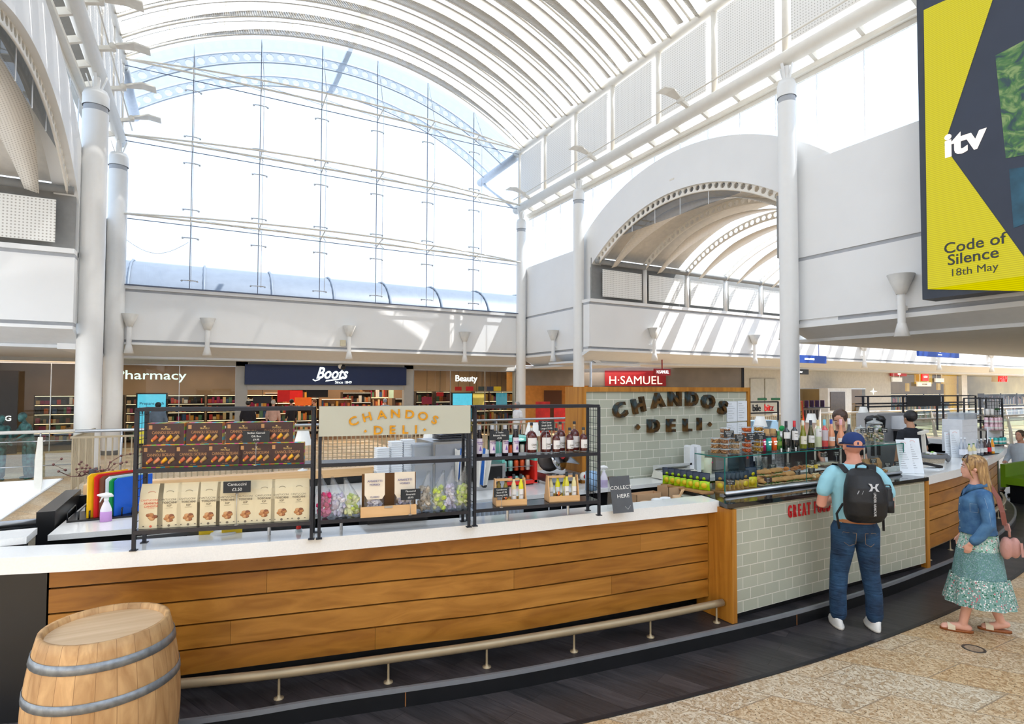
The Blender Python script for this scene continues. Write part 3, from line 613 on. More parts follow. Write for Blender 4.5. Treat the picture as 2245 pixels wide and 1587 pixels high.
mb = MB(); mb.box(xs, xe, YS-.18, YS-.02, 2.33, 3.13, 0); build('board', mb, [mat('sign_navy', (14, 34, 78), .45, var=.05)], t)
mb = MB(); c = (onY(727, 820, YS-.2).x, YS-.19, 2.80); mb.text('Boots', .66, facing(c), 0, .01, .022, sx=.8, shear=.35)
mb.tube([(c[0]-.75, YS-.2, 2.56), (c[0]-.66, YS-.2, 2.50), (c[0]-.5, YS-.2, 2.55), (c[0]-.42, YS-.2, 2.68)], .025, 6)
mb.add([(c[0]-.25, YS-.2, 2.47), (c[0]-.22, YS-.2, 2.53), (c[0]+.35, YS-.2, 2.60), (c[0]+.62, YS-.2, 2.72), (c[0]+.4, YS-.2, 2.56)], [(0, 4, 3, 2, 1)]); build('lettering', mb, [LW], t)
mb = MB(); mb.text('Since 1849', .16, facing((onY(753, 837, YS-.2).x, YS-.19, 2.44)), 0, .008, .004); build('small_lettering', mb, [LW], t)
mb = MB(); mb.box(xs+.1, xe-.1, YS-.05, YS+.1, 2.12, 2.33); struct('trim_3', mb, [SHOPG])
for txt, x, y, z_, lab in (('Pharmacy', 332, 823, .47, 'pale green glowing word on the left shop window'), ('Beauty', 1022, 830, .42, 'white glowing word on the shop window right of the navy sign')):
 p = onY(x, y, YS+.05); mb = MB(); mb.text(txt, z_, facing((p.x, YS+.04, p.z)), 0, .02, .004, sx=1.22 if txt[0] == 'P' else 1.0)
 single('window_lettering', lab, 'sign', mb, [LW if txt[0] == 'B' else mat('letter_mint', (206, 240, 224), .4, emit=.35)], p)
# security dome, cream box
for px, py, lab in ((748, 798, 'cream security dome under the ceiling over the navy sign'),):
 p = onY(px, py, YS-.45); mb = MB(); mb.ball((p.x, p.y, 3.1), .13, 12, 0, None, (1, 1, .8)); mb.ball((p.x+.06, p.y-.05, 3.07), .12, 10, 1); single('security_dome', lab, 'camera', mb, [CREAM, BLACK], (p.x, p.y, 3.2))
p = onY(751, 756, YG); mb = MB(); mb.box(p.x-.1, p.x+.1, YG-.12, YG, 3.86, 4.1); single('junction_box', 'small cream box on the white fascia beside a trumpet lamp', 'box', mb, [mat('box_cream', (224, 214, 184), .5)], (p.x, YG, 3.86))
# digital posters
for px, w_, zt, txt, lab in ((334, .9, 1.95, ('Prepare with', 'hayfever &', 'allergy relief'), 'cyan digital poster about allergy relief inside the left shop window'), (1014, 1.0, 1.95, ("Summer's", 'calling'), 'cyan digital poster with black frame inside the beauty window')):
 X = px_x(px, 25.3); t = thing('digital_poster', lab, 'screen', (X, 25.3, 0)); mb = MB(); mb.box(X-w_/2-.05, X+w_/2+.05, 25.3, 25.42, .05, zt+.05); build('housing', mb, [BLACK], t)
 mb = MB(); mb.box(X-w_/2, X+w_/2, 25.285, 25.3, .12, zt, 0); mb.box(X-w_/2, X+w_/2, 25.28, 25.284, .12, .6, 1); build('display', mb, [mat('poster_cyan', (96, 206, 238), .4, emit=.35), mat('poster_yellow', (238, 220, 70), .4, emit=.25)], t)
 mb = MB()
 for i, s_ in enumerate(txt): mb.text(s_, .15, facing((X-w_/2+.06, 25.275, zt-(.35 if len(txt) > 2 else .8)-i*.17)), 0, .003, .004, 'LEFT')
 build('writing', mb, [mat('poster_navy', (20, 40, 90), .5)], t)
# interior shelving with goods
GOODS = [mat('goods_%d' % i, c, .45) for i, c in enumerate([(206, 60, 46), (232, 164, 60), (240, 232, 220), (60, 90, 130), (128, 62, 40), (216, 120, 60), (90, 130, 96), (244, 208, 150), (40, 40, 44), (196, 160, 120), (170, 40, 90)])]
SHW = mat('shop_shelf_wood', (186, 140, 96), .5); SHD = mat('shop_shelf_dark', (70, 54, 44), .5)
def shelf(X, Y, w_, h, lab, m, lv=5, d=.45, rz=0, lit=True, pal=None, cat='shelf unit'):
 t = thing('shop_shelf', lab, cat, (X, Y, 0)); mb = MB(); mb.box(X-w_/2, X+w_/2, Y+d-.03, Y+d, 0, h); mb.box(X-w_/2-.03, X-w_/2, Y, Y+d, 0, h); mb.box(X+w_/2, X+w_/2+.03, Y, Y+d, 0, h)
 build('carcass', mb, [m], t)
 for k in range(lv+1):
  z = .15+(h-.15)*k/lv; mb = MB().box(X-w_/2, X+w_/2, Y, Y+d, z-.03, z); build('shelf_board', mb, [m], t)
  if lit and k: build('strip_light', MB().box(X-w_/2, X+w_/2, Y-.005, Y+.02, z-.045, z-.03), [mat('strip_light', (255, 226, 180), .5, emit=.9)], t)
 mb = MB(); pal = pal or range(len(GOODS))
 for k in range(lv):
  z = .15+(h-.15)*k/lv; x = X-w_/2+.02
  while x < X+w_/2-.1:
   g = random.uniform(.05, .16); hh = random.uniform(.35, .8)*(h-.15)/lv
   if random.random() < .9: mb.box(x, x+g*.9, Y+.03, Y+random.uniform(.15, .3), z, z+hh, random.choice(pal))
   x += g
 g = build('goods', mb, GOODS, t); g['kind'] = 'stuff'; return t
sid = 0
posn = ['far left', 'left', 'middle left', 'middle', 'middle right', 'right', 'far right']
for i, x in enumerate((0, 1, 2, 3, 4, 5)): shelf(px_x(225, 27.2)+x*1.42-1.4, 27.2, 1.3, 1.9, 'lit perfume shelf behind the pharmacy window, %s of the row' % ('nearest the columns', 'second from left', 'third from left', 'third from right', 'second from right', 'rightmost')[i], SHD, 5)
for i, x in enumerate((560, 600, 645, 690, 735, 780, 825, 870)): shelf(px_x(560, 26.6)+i*1.13, 26.6+(i % 3)*.9, 1.3, 1.72+.28*(i % 3), 'goods shelf seen through the entrance below the navy sign, number %s from left' % ('one', 'two', 'three', 'four', 'five', 'six', 'seven', 'eight')[i], SHW if i % 2 else SHD, 4)
for i, x in enumerate((0, 1.1, 3.4, 4.3, 5.1)): shelf(px_x(930, 26.0)+x*.9, 26.0, .75, 2.05, 'cosmetics stand inside the beauty window, %s' % ('leftmost', 'left of the cyan poster', 'right of the cyan poster', 'second from right', 'rightmost')[i], SHD, 4, cat='display stand')
# hanging shop banners
for i, (x, y, w_, h_, c, Yb) in enumerate(((640, 868, .9, .5, (196, 34, 30), 27), (665, 880, .7, .35, (222, 100, 30), 26.6), (622, 868, .5, .5, (176, 26, 26), 26.5), (696, 862, .9, .35, (20, 20, 24), 26.2), (575, 876, .7, .3, (20, 18, 22), 25.6), (838, 862, 1.2, .5, (170, 190, 160), 29), (936, 878, .5, .35, (150, 40, 60), 25.7), (965, 864, .35, .2, (180, 30, 30), 25.6), (1005, 852, .35, .2, (190, 40, 36), 25.9), (1030, 852, .4, .22, (200, 30, 40), 25.9), (1057, 852, .4, .22, (50, 60, 60), 25.9), (1075, 852, .4, .22, (60, 60, 80), 25.9), (1090, 852, .45, .22, (224, 176, 40), 25.9), (1100, 878, .6, .75, (90, 180, 206), 25.6), (1045, 878, .8, .7, (222, 190, 90), 25.75))):
 p = onY(x, y, Yb); mb = MB(); mb.box(p.x-w_/2, p.x+w_/2, Yb, Yb+.03, p.z-h_/2, p.z+h_/2, 0); mb.beam((p.x, Yb+.015, p.z+h_/2), (p.x, Yb+.015, 3.61), .015, .015, 1)
 single('shop_banner', ('red round-logo banner', 'orange banner', 'dark red banner', 'black screen panel', 'black brand panel', 'pale green poster', 'maroon poster', 'small red flag sign', 'small dark red flag sign', 'small bright red flag sign', 'small green black flag sign', 'small slate flag sign', 'small yellow flag sign', 'light blue poster', 'yellow floral poster')[i]+' hanging inside the chemist shop', 'banner', mb, [mat('banner_%d' % i, c, .5, emit=.15), BLACK], (p.x, Yb, p.z))
mb = MB()
for x in range(-6, 15, 1):
 for y in (26, 27.6, 29.2): mb.box(x, x+.25, y, y+.25, 3.58, 3.6)
o = struct('trim_ceiling_lights', mb, [mat('downlight_warm', (255, 228, 190), .5, emit=3)])
# ---- jeweller shopfront, splayed across the corner
JA, JB = Vector((13.75, 24.5, 0)), Vector((22.8, 18.7, 0)); JD = (JB-JA).normalized(); JN = Vector((-JD.y*-1, -JD.x, 0)); JN = Vector((JD.y, -JD.x, 0)); JL = (JB-JA).length
def onJ(x, y, off=0.0):
 d = ray(x, y); p0 = JA+JN*off; k = (p0-EYE).dot(JN)/d.dot(JN); p = EYE+d*k; return p, (p-JA).dot(JD)
def jbox(mb, s0, s1, o0, o1, z0, z1, m=0):
 P = [JA+JD*s+JN*o for s, o in ((s0, o0), (s1, o0), (s1, o1), (s0, o1))]
 return mb.prism([(p.x, p.y, z0) for p in P], (0, 0, z1-z0), m)
STONE = mat('stone_fascia', (128, 120, 112), .6, var=.14, scale=1.2); RED = mat('sign_red', (150, 14, 24), .45)
sL = onJ(1245, 880)[1]
mb = MB(); jbox(mb, .05, JL, -.3, 0, 2.35, 3.24, 0); jbox(mb, JL-.12, JL, -.3, .03, 0, 3.24, 1); jbox(mb, .0, .25, -.3, .02, 0, 3.24, 1); jbox(mb, sL+1, JL-.1, -.3, -.02, 0, 2.35, 0)
struct('wall_jeweller', mb, [STONE, BLACK, SHOPG])
mb = MB(); jbox(mb, -1, JL, -4.2, -4.1, 0, 3.2); struct('wall_jeweller_interior', mb, [mat('jeweller_wall', (214, 150, 74), .7, var=.1)])
mb = MB(); jbox(mb, -1, JL, -4.1, -.35, 3.26, 3.3); struct('ceiling_jeweller', mb, [mat('shop_ceiling', (190, 180, 168), .8)])
p, s_ = onJ(1393, 826, .1); sa = onJ(1326, 811, .1)[1]; sb = onJ(1460, 844, .1)[1]; FJ = tuple(JN)
t = thing('shop_sign', 'large dark red jeweller sign with cream letters, above the tiled wall', 'sign', (p.x, p.y, 2.4)); mb = MB(); jbox(mb, sa, sb, .01, .12, 2.34, 3.08); build('board', mb, [RED], t)
mb = MB(); q = JA+JD*((sa+sb)/2)+JN*.13; mb.text('H·SAMUEL', .56, facing((q.x, q.y, 2.60), FJ), 0, .01, 0, sx=1.0); build('lettering', mb, [mat('letter_cream', (250, 226, 200), .5, emit=.35)], t)
p = onY(1451, 810, 18.2); t = thing('hanging_sign', 'small dark red projecting jeweller sign with white letters', 'sign', (p.x, 18.2, 2.78)); mb = MB(); mb.box(p.x-.45, p.x+.45, 18.15, 18.22, 2.78, 3.06); mb.box(p.x-.02, p.x+.02, 18.17, 18.2, 3.06, 3.5); build('board', mb, [RED], t); mb = MB(); mb.text('H.SAMUEL', .19, facing((p.x, 18.14, 2.92)), 0, .006, 0, sx=.8); build('lettering', mb, [LW], t)
for i, (x, h_) in enumerate(((1190, 1.55), (1230, 1.3))):
 p, s_ = onJ(x, 900, -.5); mb = MB(); jbox(mb, s_-.36, s_+.36, -.6, -.5, 0, h_, 0); single('poster_stand', ('red poster stand in the jeweller doorway, left', 'red poster stand in the jeweller doorway, right')[i], 'poster', mb, [mat('poster_red', (204, 36, 30), .4, var=.3, scale=3)], (p.x, p.y, 0))
p, s_ = onJ(1212, 880, -4.0); mb = MB(); jbox(mb, s_-.5, s_+.5, -4.1, -4.0, 0, 2.1); struct('door_1', mb, [mat('brown_door', (96, 60, 36), .5)])
p = onY(1295, 800, 17); mb = MB().cyl((p.x, 17, 0), .045, 3.2, 8); single('steel_pole', 'thin steel pole beside the column, above the tiled wall', 'pole', mb, [STEEL], (p.x, 17, 0))
xb = 22.5
# rest of the side mall: white service wall, glazed unit, toy shop, clothes shop (y = 20)
YT = 20.2; mb = MB(); xl = onY(1952, 815, YT).x; xr = onY(2108, 815, YT).x; xh = onY(2120, 820, YT).x; xe2 = onY(2245, 820, YT).x+6
xg0 = onY(1752, 850, YT).x; xg1 = onY(1897, 850, YT).x
mb.box(xb, xg0, YT, YT+.2, 0, 3.3, 0); mb.box(xg0, xg1, YT, YT+.2, 2.25, 3.3, 0); mb.box(xg1, xl, YT, YT+.2, 0, 3.3, 0); mb.box(xl, 75, YT, YT+.2, 3.42, 3.6, 0); mb.box(xr, xh, YT, YT+.2, 0, 3.5, 0); mb.box(58, 60, YT, YT+.2, 0, 3.5, 0)
struct('wall_side_mall', mb, [mat('service_wall', (222, 218, 210), .6)])
mb = MB(); mb.box(xg0-3, 75, 25, 25.1, 0, 3.6, 0); mb.box(xg0-3, 75, YT, 25, 3.6, 3.65, 0); struct('wall_side_interior', mb, [mat('toyshop_back', (190, 160, 110), .7, var=.25, scale=.5)])
for i, (a, b) in enumerate(((xl, xr), (xh, 58), (xg0, xg1))):
 o = struct('window_%d' % (7+i), MB().box(a, b, YT-.02, YT+.03, 3.36 if i < 2 else 2.22, 3.42 if i < 2 else 2.26), [STEEL]); build('glass_pane', MB().add([(a, YT, 0), (b, YT, 0), (b, YT, 3.4 if i < 2 else 2.25), (a, YT, 3.4 if i < 2 else 2.25)], [(0, 1, 2, 3)]), [SHOPGL], o)
TY = mat('toy_yellow', (232, 178, 28), .4, emit=.15)
t = thing('toy_display', 'bright yellow brick panels inside the toy shop window', 'shop display', (onY(2030, 830, 20.6).x, 20.6, 0)); mb = MB()
for (x0, y0, x1, y1) in ((2008, 817, 2044, 842), (2066, 818, 2098, 842), (2072, 842, 2098, 880), (1988, 840, 1994, 858), (2056, 840, 2062, 855), (2085, 880, 2098, 910)):
 a = onY(x0, y0, 20.6); b = onY(x1, y1, 20.6); mb.box(a.x, b.x, 20.6, 20.7, min(a.z, b.z), max(a.z, b.z))
build('panels', mb, [TY], t)
def sgn(x0, y0, x1, y1, Y, c, lab, txt=None, tc_=(255, 255, 255), emit=.1, ts=.5, nm='shop_sign', d=.08, cat='sign', sx=1, hz=None):
 a = onY(x0, y0, Y); b = onY(x1, y1, Y); X = (a.x+b.x)/2; Z = (a.z+b.z)/2; t = thing(nm, lab, cat, (X, Y, min(a.z, b.z))); mb = MB().box(a.x, b.x, Y, Y+d, min(a.z, b.z), max(a.z, b.z))
 if hz:
  for k_ in (.2, .8): mb.beam((a.x+(b.x-a.x)*k_, Y+.04, max(a.z, b.z)), (a.x+(b.x-a.x)*k_, Y+.04, hz), .02, .02)
 build('board', mb, [mat('sgn_%d_%d_%d' % c, c, .5, emit=emit)], t)
 if txt:
  mb = MB()
  for i, s_ in enumerate(txt.split('|')): n_ = len(txt.split('|')); mb.text(s_, abs(a.z-b.z)*ts/n_, facing((X, Y-.01, Z+abs(a.z-b.z)*((n_-1)/2-i)/n_*.8)), 0, .004, .012, sx=sx)
  build('lettering', mb, [mat('lt_%d_%d_%d' % tc_, tc_, .5, emit=.4)], t)
 return t
sgn(2022, 817, 2036, 835, 20.0, (222, 30, 24), 'square red toy brand sign with white letters in the toy shop window', 'LEGO', ts=.34, emit=.35, hz=3.3)
sgn(1954, 815, 1988, 825, 20.05, (178, 30, 28), 'dark red strip sign at the left of the toy shop window', 'LEGO', ts=.5, hz=3.3)
sgn(2012, 838, 2042, 847, 20.0, (238, 222, 196), 'cream lightbox sign under the red toy brand sign', 'EXCLUSIVE', (90, 80, 70), ts=.5, emit=.25, hz=3.3)
sgn(1957, 827, 1978, 837, 20.0, (238, 238, 232), 'white notice hanging at the left of the toy shop', None, hz=3.3)
sgn(2051, 829, 2070, 838, 20.0, (236, 236, 232), 'white notice hanging right of the toy brand sign', None, hz=3.3)
mb = MB(); p = onY(2198, 831, 20.0); mb.text('H&M', .62, facing((p.x, 20.0, p.z)), 0, .05, .02, sx=1.0, shear=.15); single('shop_letters', 'glowing red clothes shop letters at the far right', 'sign', mb, [mat('hm_red', (232, 40, 30), .4, emit=.4)], p)
for i, x in enumerate((1965, 1985, 2020, 2045, 2080)): shelf(onY(1968, 860, 21.6).x+i*2.2, 21.6, 2.0, 1.9, 'toy shelf in the toy shop, %s' % ('leftmost', 'second from left', 'middle', 'second from right', 'rightmost')[i], SHD, 3, pal=[0, 1, 3, 7, 8, 6])
for i, x in enumerate((2180, 2215, 2240)): shelf(onY(2175, 860, 22).x+i*2.9, 22, 2.6, 1.9, 'dark clothes rack wall in the far right shop, %s' % ('left', 'middle', 'right')[i], SHD, 2, pal=[4, 8, 9])
sgn(1735, 777, 1812, 797, 15.2, (24, 66, 148), 'blue hanging direction sign beside the near right column', 'MARKS & SPENCER', ts=.32, emit=.15, nm='direction_sign', d=.1, sx=.75, hz=9)
sgn(2015, 764, 2103, 785, 13.2, (24, 66, 148), 'blue hanging toilets direction sign under the near soffit', 'TOILETS | PARENT & BABY', ts=.36, emit=.15, nm='direction_sign', d=.1, sx=.8, hz=9)
sgn(1735, 809, 1773, 821, 18.5, (24, 24, 26), 'small black projecting shop sign right of the near right column', 'tester', ts=.6, emit=0)
sgn(1815, 851, 1868, 943, 19.2, (236, 236, 236), 'white rounded display kiosk with brown screen in the side mall', None, nm='display_kiosk', cat='kiosk', emit=0, d=.5)
a = onY(1821, 859, 19.16); b = onY(1853, 899, 19.18); mb = MB().box(a.x, b.x, 19.17, 19.21, b.z, a.z); single('kiosk_screen', 'brown screen on the front of the white display kiosk', 'screen', mb, [mat('kiosk_screen', (60, 44, 30), .3, var=.3, emit=.15)], (a.x, 19.17, b.z))
mb = MB(); p = onY(1915, 858, YT-.03)
for k in range(4):
 r0 = .42 if k % 2 == 0 else .24; mb.add([(p.x, YT-.03, p.z)]+[(p.x+q*cos(k*pi/2+o_), YT-.03, p.z+q*sin(k*pi/2+o_)) for q, o_ in ((.06, -pi/4), (r0, 0), (.06, pi/4))], [(0, 1, 2, 3)])
single('star_logo', 'white four-pointed star logo on the pale glass wall of the side mall', 'sign', mb, [LW], p)
# service doors
for i, (x0, x1) in enumerate(((1645, 1674), (1677, 1702))):
 a = onY(x0, 830, YT-.06); b = onY(x1, 830, YT-.06); o = struct('door_%d' % (2+i), MB().box(a.x, b.x, YT-.08, YT, 0, 2.75), [mat('door_panel', (206, 206, 198), .4)]); build('exit_plate', MB().box((a.x+b.x)/2, (a.x+b.x)/2+.7, YT-.1, YT-.08, 1.62, 1.74), [mat('exit_green', (20, 110, 70), .5)], o)
# shop on the far left
mb = MB(); a = -12
mb.box(-14, -6.6, 24.6, 24.8, 0, 3.25, 0); a = onY(38, 900, 24.5).x; mb.box(-14, a, 24.5, 24.6, 0, 2.75, 1); struct('wall_shop_left', mb, [SHOPG, mat('dark_shop', (34, 28, 26), .4)])
mb = MB(); mb.text('ING', .24, facing((onY(6, 918, 24.4).x, 24.45, onY(6, 918, 24.4).z)), 0, .01, .01); single('shop_letters', 'end of a white shop name on the dark shop at the left edge', 'sign', mb, [LW], onY(6, 918, 24.4))
# ============================================================ KIOSK
def spline(pts, n=6):
 P = [Vector((p[0], p[1], 0)) for p in pts]; P = [P[0]*2-P[1]]+P+[P[-1]*2-P[-2]]; out = []
 for i in range(1, len(P)-2):
  a, b, c, d = P[i-1:i+3]
  for k in range(n):
   t = k/n; q = .5*((2*b)+(c-a)*t+(2*a-5*b+4*c-d)*t*t+(3*b-a-3*c+d)*t**3); out.append((q.x, q.y))
 out.append((P[-2].x, P[-2].y)); return out
def atx(curve, x):
 for (x0, y0), (x1, y1) in zip(curve[:-1], curve[1:]):
  if x0 <= x <= x1: return y0+(y1-y0)*(x-x0)/(x1-x0)
 return curve[0][1] if x < curve[0][0] else curve[-1][1]
def offs(c, d):
 out = []
 for i, p in enumerate(c):
  a = Vector(c[max(i-1, 0)]); b = Vector(c[min(i+1, len(c)-1)]); t = (b-a).normalized(); out.append((p[0]-t.y*d, p[1]+t.x*d))
 return out
NOSE = spline([(-2.4, 5.1), (-1.2, 4.52), (.03, 4.15), (.79, 4.01), (1.89, 3.78), (2.8, 3.66), (4.2, 3.53), (5.2, 3.49), (6.4, 3.51), (7.2, 3.56), (8.5, 3.68), (10.3, 3.98), (12.0, 4.42), (13.3, 5.0), (14.2, 5.8), (14.5, 7.0)])
SLABF = spline([(-2.6, 5.15), (-1.06, 4.5), (0, 4.225), (.725, 4.09), (1.9, 3.93), (3, 3.835), (4.19, 3.72)])
SLABB = spline([(-2.4, 5.35), (-.9, 4.74), (0.06, 4.54), (.78, 4.38), (1.93, 4.18), (3.05, 4.06), (4.25, 3.99)])
PLK = spline([(-.83, 4.60), (.02, 4.43), (1.28, 4.19), (2.26, 4.0), (4.16, 3.83)])
SLABR = spline([(7.5, 3.6), (9.02, 3.82), (10.76, 4.21), (12.2, 4.62), (13.2, 5.0), (13.9, 5.6), (14.1, 6.6)])
PLR = spline([(7.54, 3.68), (8.6, 3.82), (9.8, 4.06), (10.9, 4.34), (11.95, 4.64)])
QUARTZ = mat('white_quartz', (240, 239, 236), .12, var=.03, scale=90, spec=.5)
OAKS = [woodmat('oak_%d' % i, a, b, 'X', .38, 9, .1) for i, (a, b) in enumerate((((146, 92, 26), (182, 122, 46)), ((154, 98, 30), (190, 130, 54)), ((140, 86, 24), (176, 116, 42))))]
OAKV = woodmat('oak_upright', (158, 98, 26), (194, 132, 48), 'Z', .38, 9, .08)
PLY = woodmat('birch_ply', (214, 168, 114), (232, 192, 142), 'X', .5, 8, .1); PLYV = woodmat('birch_ply_v', (206, 156, 98), (232, 186, 132), 'Z', .5, 6, .15)
# plinth
t = thing('kiosk_plinth', 'low black curved step with steel nosing running round the deli kiosk', 'plinth', (5, 4, 0))
mb = MB(); BK = [(x, 6.9) for x, y in NOSE]; bk = offs(NOSE, .75)
mb.slab(NOSE, bk, .006, .125, 0); build('riser', mb, [BLACKM], t)
mb = MB(); mb.slab(offs(NOSE, .01), bk, .125, .14, 0); build('tread', mb, [VIN], t)
mb = MB(); mb.slab(offs(NOSE, -.008), offs(NOSE, .018), .112, .145, 0); build('nosing', mb, [mat('nosing_aluminium', (160, 163, 168), .45, .6)], t)
mb = MB()
for x in (1.28, 4.95): y = atx(NOSE, x); mb.box(x, x+.006, y-.003, y+.02, .01, .118)
build('joint', mb, [mat('joint_orange', (170, 110, 60), .6)], t)
# kiosk interior floor
mb = MB(); fb = [(-2.2, 5.6), (-1, 5.2), (4, 4.6), (9, 4.7), (13.4, 5.6)]; mb.slab(fb, [(x, 7.4) for x, y in fb], .006, .13, 0); struct('floor_kiosk', mb, [BLACKM])
# left counter: cladding + worktop
def planks(name, curve, parent, zs, joints, mats):
 mb = MB(); n = len(curve)
 for k, (z0, z1) in enumerate(zs):
  js = sorted(joints[k]); segs = [curve[0][0]]+js+[curve[-1][0]]; b = k
  for i in range(len(segs)-1):
   a, c = segs[i]+.001, segs[i+1]-.001; pts = [(a, atx(curve, a))]+[p for p in curve if a < p[0] < c]+[(c, atx(curve, c))]
   mb.slab(pts, offs(pts, .03), z0, z1, (k*2+i) % 3)
 return build(name, mb, mats, parent)
ZS = [(.957, 1.10), (.797, .945), (.637, .785), (.472, .625), (.305, .46)]
t = thing('bar_counter', 'long curved oak plank counter front with black recess, left of the tiled counter', 'counter', (1.6, 4.3, .14))
planks('cladding', PLK, t, ZS, [[2.25], [.42, 3.4], [2.2], [.2, 3.1], [1.15]], OAKS)
mb = MB(); mb.slab(offs(PLK, .031), offs(PLK, .05), .29, 1.1, 0); build('backing', mb, [BLACKM], t)
mb = MB(); mb.slab(offs(PLK, .28), offs(PLK, .32), .14, 1.1, 0); build('recess', mb, [mat('recess_dark', (26, 28, 32), .3)], t)
mb = MB(); mb.slab([(-2.6, 5.25), (-1.4, 4.78), (-.84, 4.60)], [(-2.5, 5.5), (-1.35, 5.0), (-.8, 4.8)], .0, 1.1, 0); build('end_panel', mb, [BLACKM], t)
mb = MB(); mb.slab(SLABF, SLABB, 1.1, 1.2, 0); single('worktop', 'long curved white quartz worktop on the oak plank counter', 'worktop', mb, [QUARTZ], (1.6, 4.2, 1.1))
mb = MB(); mb.prism([(4.165, 3.56, .145), (4.165, 3.98, .145), (4.165, 3.98, 1.15), (4.165, 3.56, 1.15)], (.06, 0, 0)); single('end_board', 'upright oak board between the plank counter and the tiled counter', 'board', mb, [OAKV], (4.2, 3.7, .145))
mb = MB(); mb.box(7.46, 7.53, 3.585, 4.1, .145, 1.16); single('end_board', 'upright oak board at the right end of the tiled counter', 'board', mb, [OAKV], (7.5, 3.8, .145))
# foot rails
BRASS = mat('rail_brass', (168, 150, 120), .42, .4, .08)
def rail(curve, feet, lab):
 t = thing('foot_rail', lab, 'foot rail', (curve[0][0], curve[0][1], .14)); mb = MB(); mb.tube([(x, y, .305) for x, y in curve], .032, 12); build('tube', mb, [BRASS], t)
 for x in feet:
  y = atx(curve, x); mb = MB(); mb.lathe([(.033, 0), (.033, .006), (.012, .012), (.009, .03), (.008, .15)], (x, y, .14), 12); build('foot', mb, [BRASS], t, (x, y, .14))
R1 = spline([(-.5, 4.45), (-.2, 4.36), (.489, 4.17), (1.197, 4.03), (1.91, 3.90), (2.632, 3.80), (3.35, 3.715), (4.15, 3.66)])
rail(R1, (-.22, .489, 1.197, 1.91, 2.632, 3.35, 4.08), 'long bronze foot rail on thin feet below the left oak counter')
R2 = spline([(7.54, 3.72), (8.54, 3.85), (10.3, 4.17), (12.1, 4.62), (13.0, 5.0)]); rail(R2, (7.86, 8.6, 9.5, 10.4, 11.4, 12.3), 'bronze foot rail below the right curved oak counter')
# tiled counter
t = thing('tiled_counter', 'straight counter clad in pale sage metro tiles with red letters', 'counter', (5.85, 3.65, .14))
TILE = tilemat('sage_tiles', c1=(174, 176, 158), c2=(184, 186, 168), oa=-4.25, ob=-.205, rough=.22)
mb = MB(); mb.box(4.23, 7.46, 3.60, 4.3, .205, 1.155); build('tiles', mb, [TILE], t)
mb = MB(); mb.box(4.23, 7.46, 3.65, 4.3, .14, .205); build('kick', mb, [BLACKM], t)
mb = MB(); p = onY(1775, 1120, 3.6)
for txt, x, y in (('GREAT', 1751, 1119), ('FOOD', 1800, 1111)):
 q = onY(x, y, 3.6)
 for k_, ch in enumerate(txt): mb.text(ch, .168, facing((q.x+(k_-(len(txt)-1)/2)*.072, 3.59, q.z)), 0, .006, .012, sx=.45)
build('red_lettering', mb, [mat('letter_red', (198, 30, 36), .35)], t)
mb = MB(); mb.prism([(4.12, 3.57, 1.16), (7.5, 3.57, 1.16), (7.5, 4.45, 1.16), (4.36, 4.45, 1.16), (4.33, 4.05, 1.16)], (0, 0, .04)); single('stone_worktop', 'glossy black stone worktop on the tiled counter under the food case', 'worktop', mb, [mat('black_stone', (26, 28, 30), .06, var=.2, scale=40)], (5.8, 4, 1.16))
# right counter
t = thing('bar_counter', 'curved oak plank counter with black end, right of the tiled counter', 'counter', (9.8, 4.2, .14))
planks('cladding', PLR, t, ZS, [[], [9.6], [], [10.2], []], OAKS)
mb = MB(); mb.slab(offs(PLR, .25), offs(PLR, .3), .14, 1.1, 0); build('recess', mb, [BLACKM], t)
EN = spline([(11.95, 4.63), (13.0, 5.05), (13.75, 5.7), (14.0, 6.6)]); mb = MB(); mb.slab(EN, offs(EN, .25), .14, 1.1, 0); build('end_panel', mb, [BLACKM], t)
mb = MB(); mb.slab(SLABR, offs(SLABR, .62), 1.1, 1.2, 0); single('worktop', 'curved white quartz worktop right of the food case', 'worktop', mb, [QUARTZ], (10, 4.5, 1.1))
# tiled back wall
t = thing('feature_wall', 'free-standing sage tiled wall framed in oak with dark metal deli lettering', 'wall panel', (5.1, 5.3, .13))
mb = MB(); mb.box(3.76, 6.40, 5.215, 5.5, .13, 2.19); TILE2 = tilemat('sage_tiles_wall', c1=(174, 176, 158), c2=(184, 186, 168), oa=-3.76, ob=-1.1, w_=.2, h_=.1, rough=.25); build('tiles', mb, [TILE2], t)
mb = MB(); mb.box(3.70, 3.76, 5.19, 5.52, .13, 2.19); mb.box(6.40, 6.45, 5.19, 5.52, .13, 2.19); mb.box(3.70, 6.45, 5.19, 5.52, 2.19, 2.245); build('frame', mb, [OAKV], t)
DARKM = bpy.data.materials.new('patina_metal'); DARKM.use_nodes = True; _n = DARKM.node_tree; _b = _n.nodes['Principled BSDF']; _no = nn(_n, 'ShaderNodeTexNoise'); _t = nn(_n, 'ShaderNodeTexCoord'); _n.links.new(_t.outputs['Object'], _no.inputs['Vector']); _no.inputs['Scale'].default_value = 9; _no.inputs['Detail'].default_value = 5
_r = nn(_n, 'ShaderNodeValToRGB'); _n.links.new(_no.outputs['Fac'], _r.inputs[0]); _r.color_ramp.elements[0].position = .38; _r.color_ramp.elements[0].color = lin((70, 88, 96))+(1,); _r.color_ramp.elements[1].position = .66; _r.color_ramp.elements[1].color = lin((126, 90, 46))+(1,); e_ = _r.color_ramp.elements.new(.5); e_.color = lin((74, 56, 34))+(1,)
_n.links.new(_r.outputs[0], _b.inputs['Base Color']); _b.inputs['Metallic'].default_value = .55; _b.inputs['Roughness'].default_value = .38
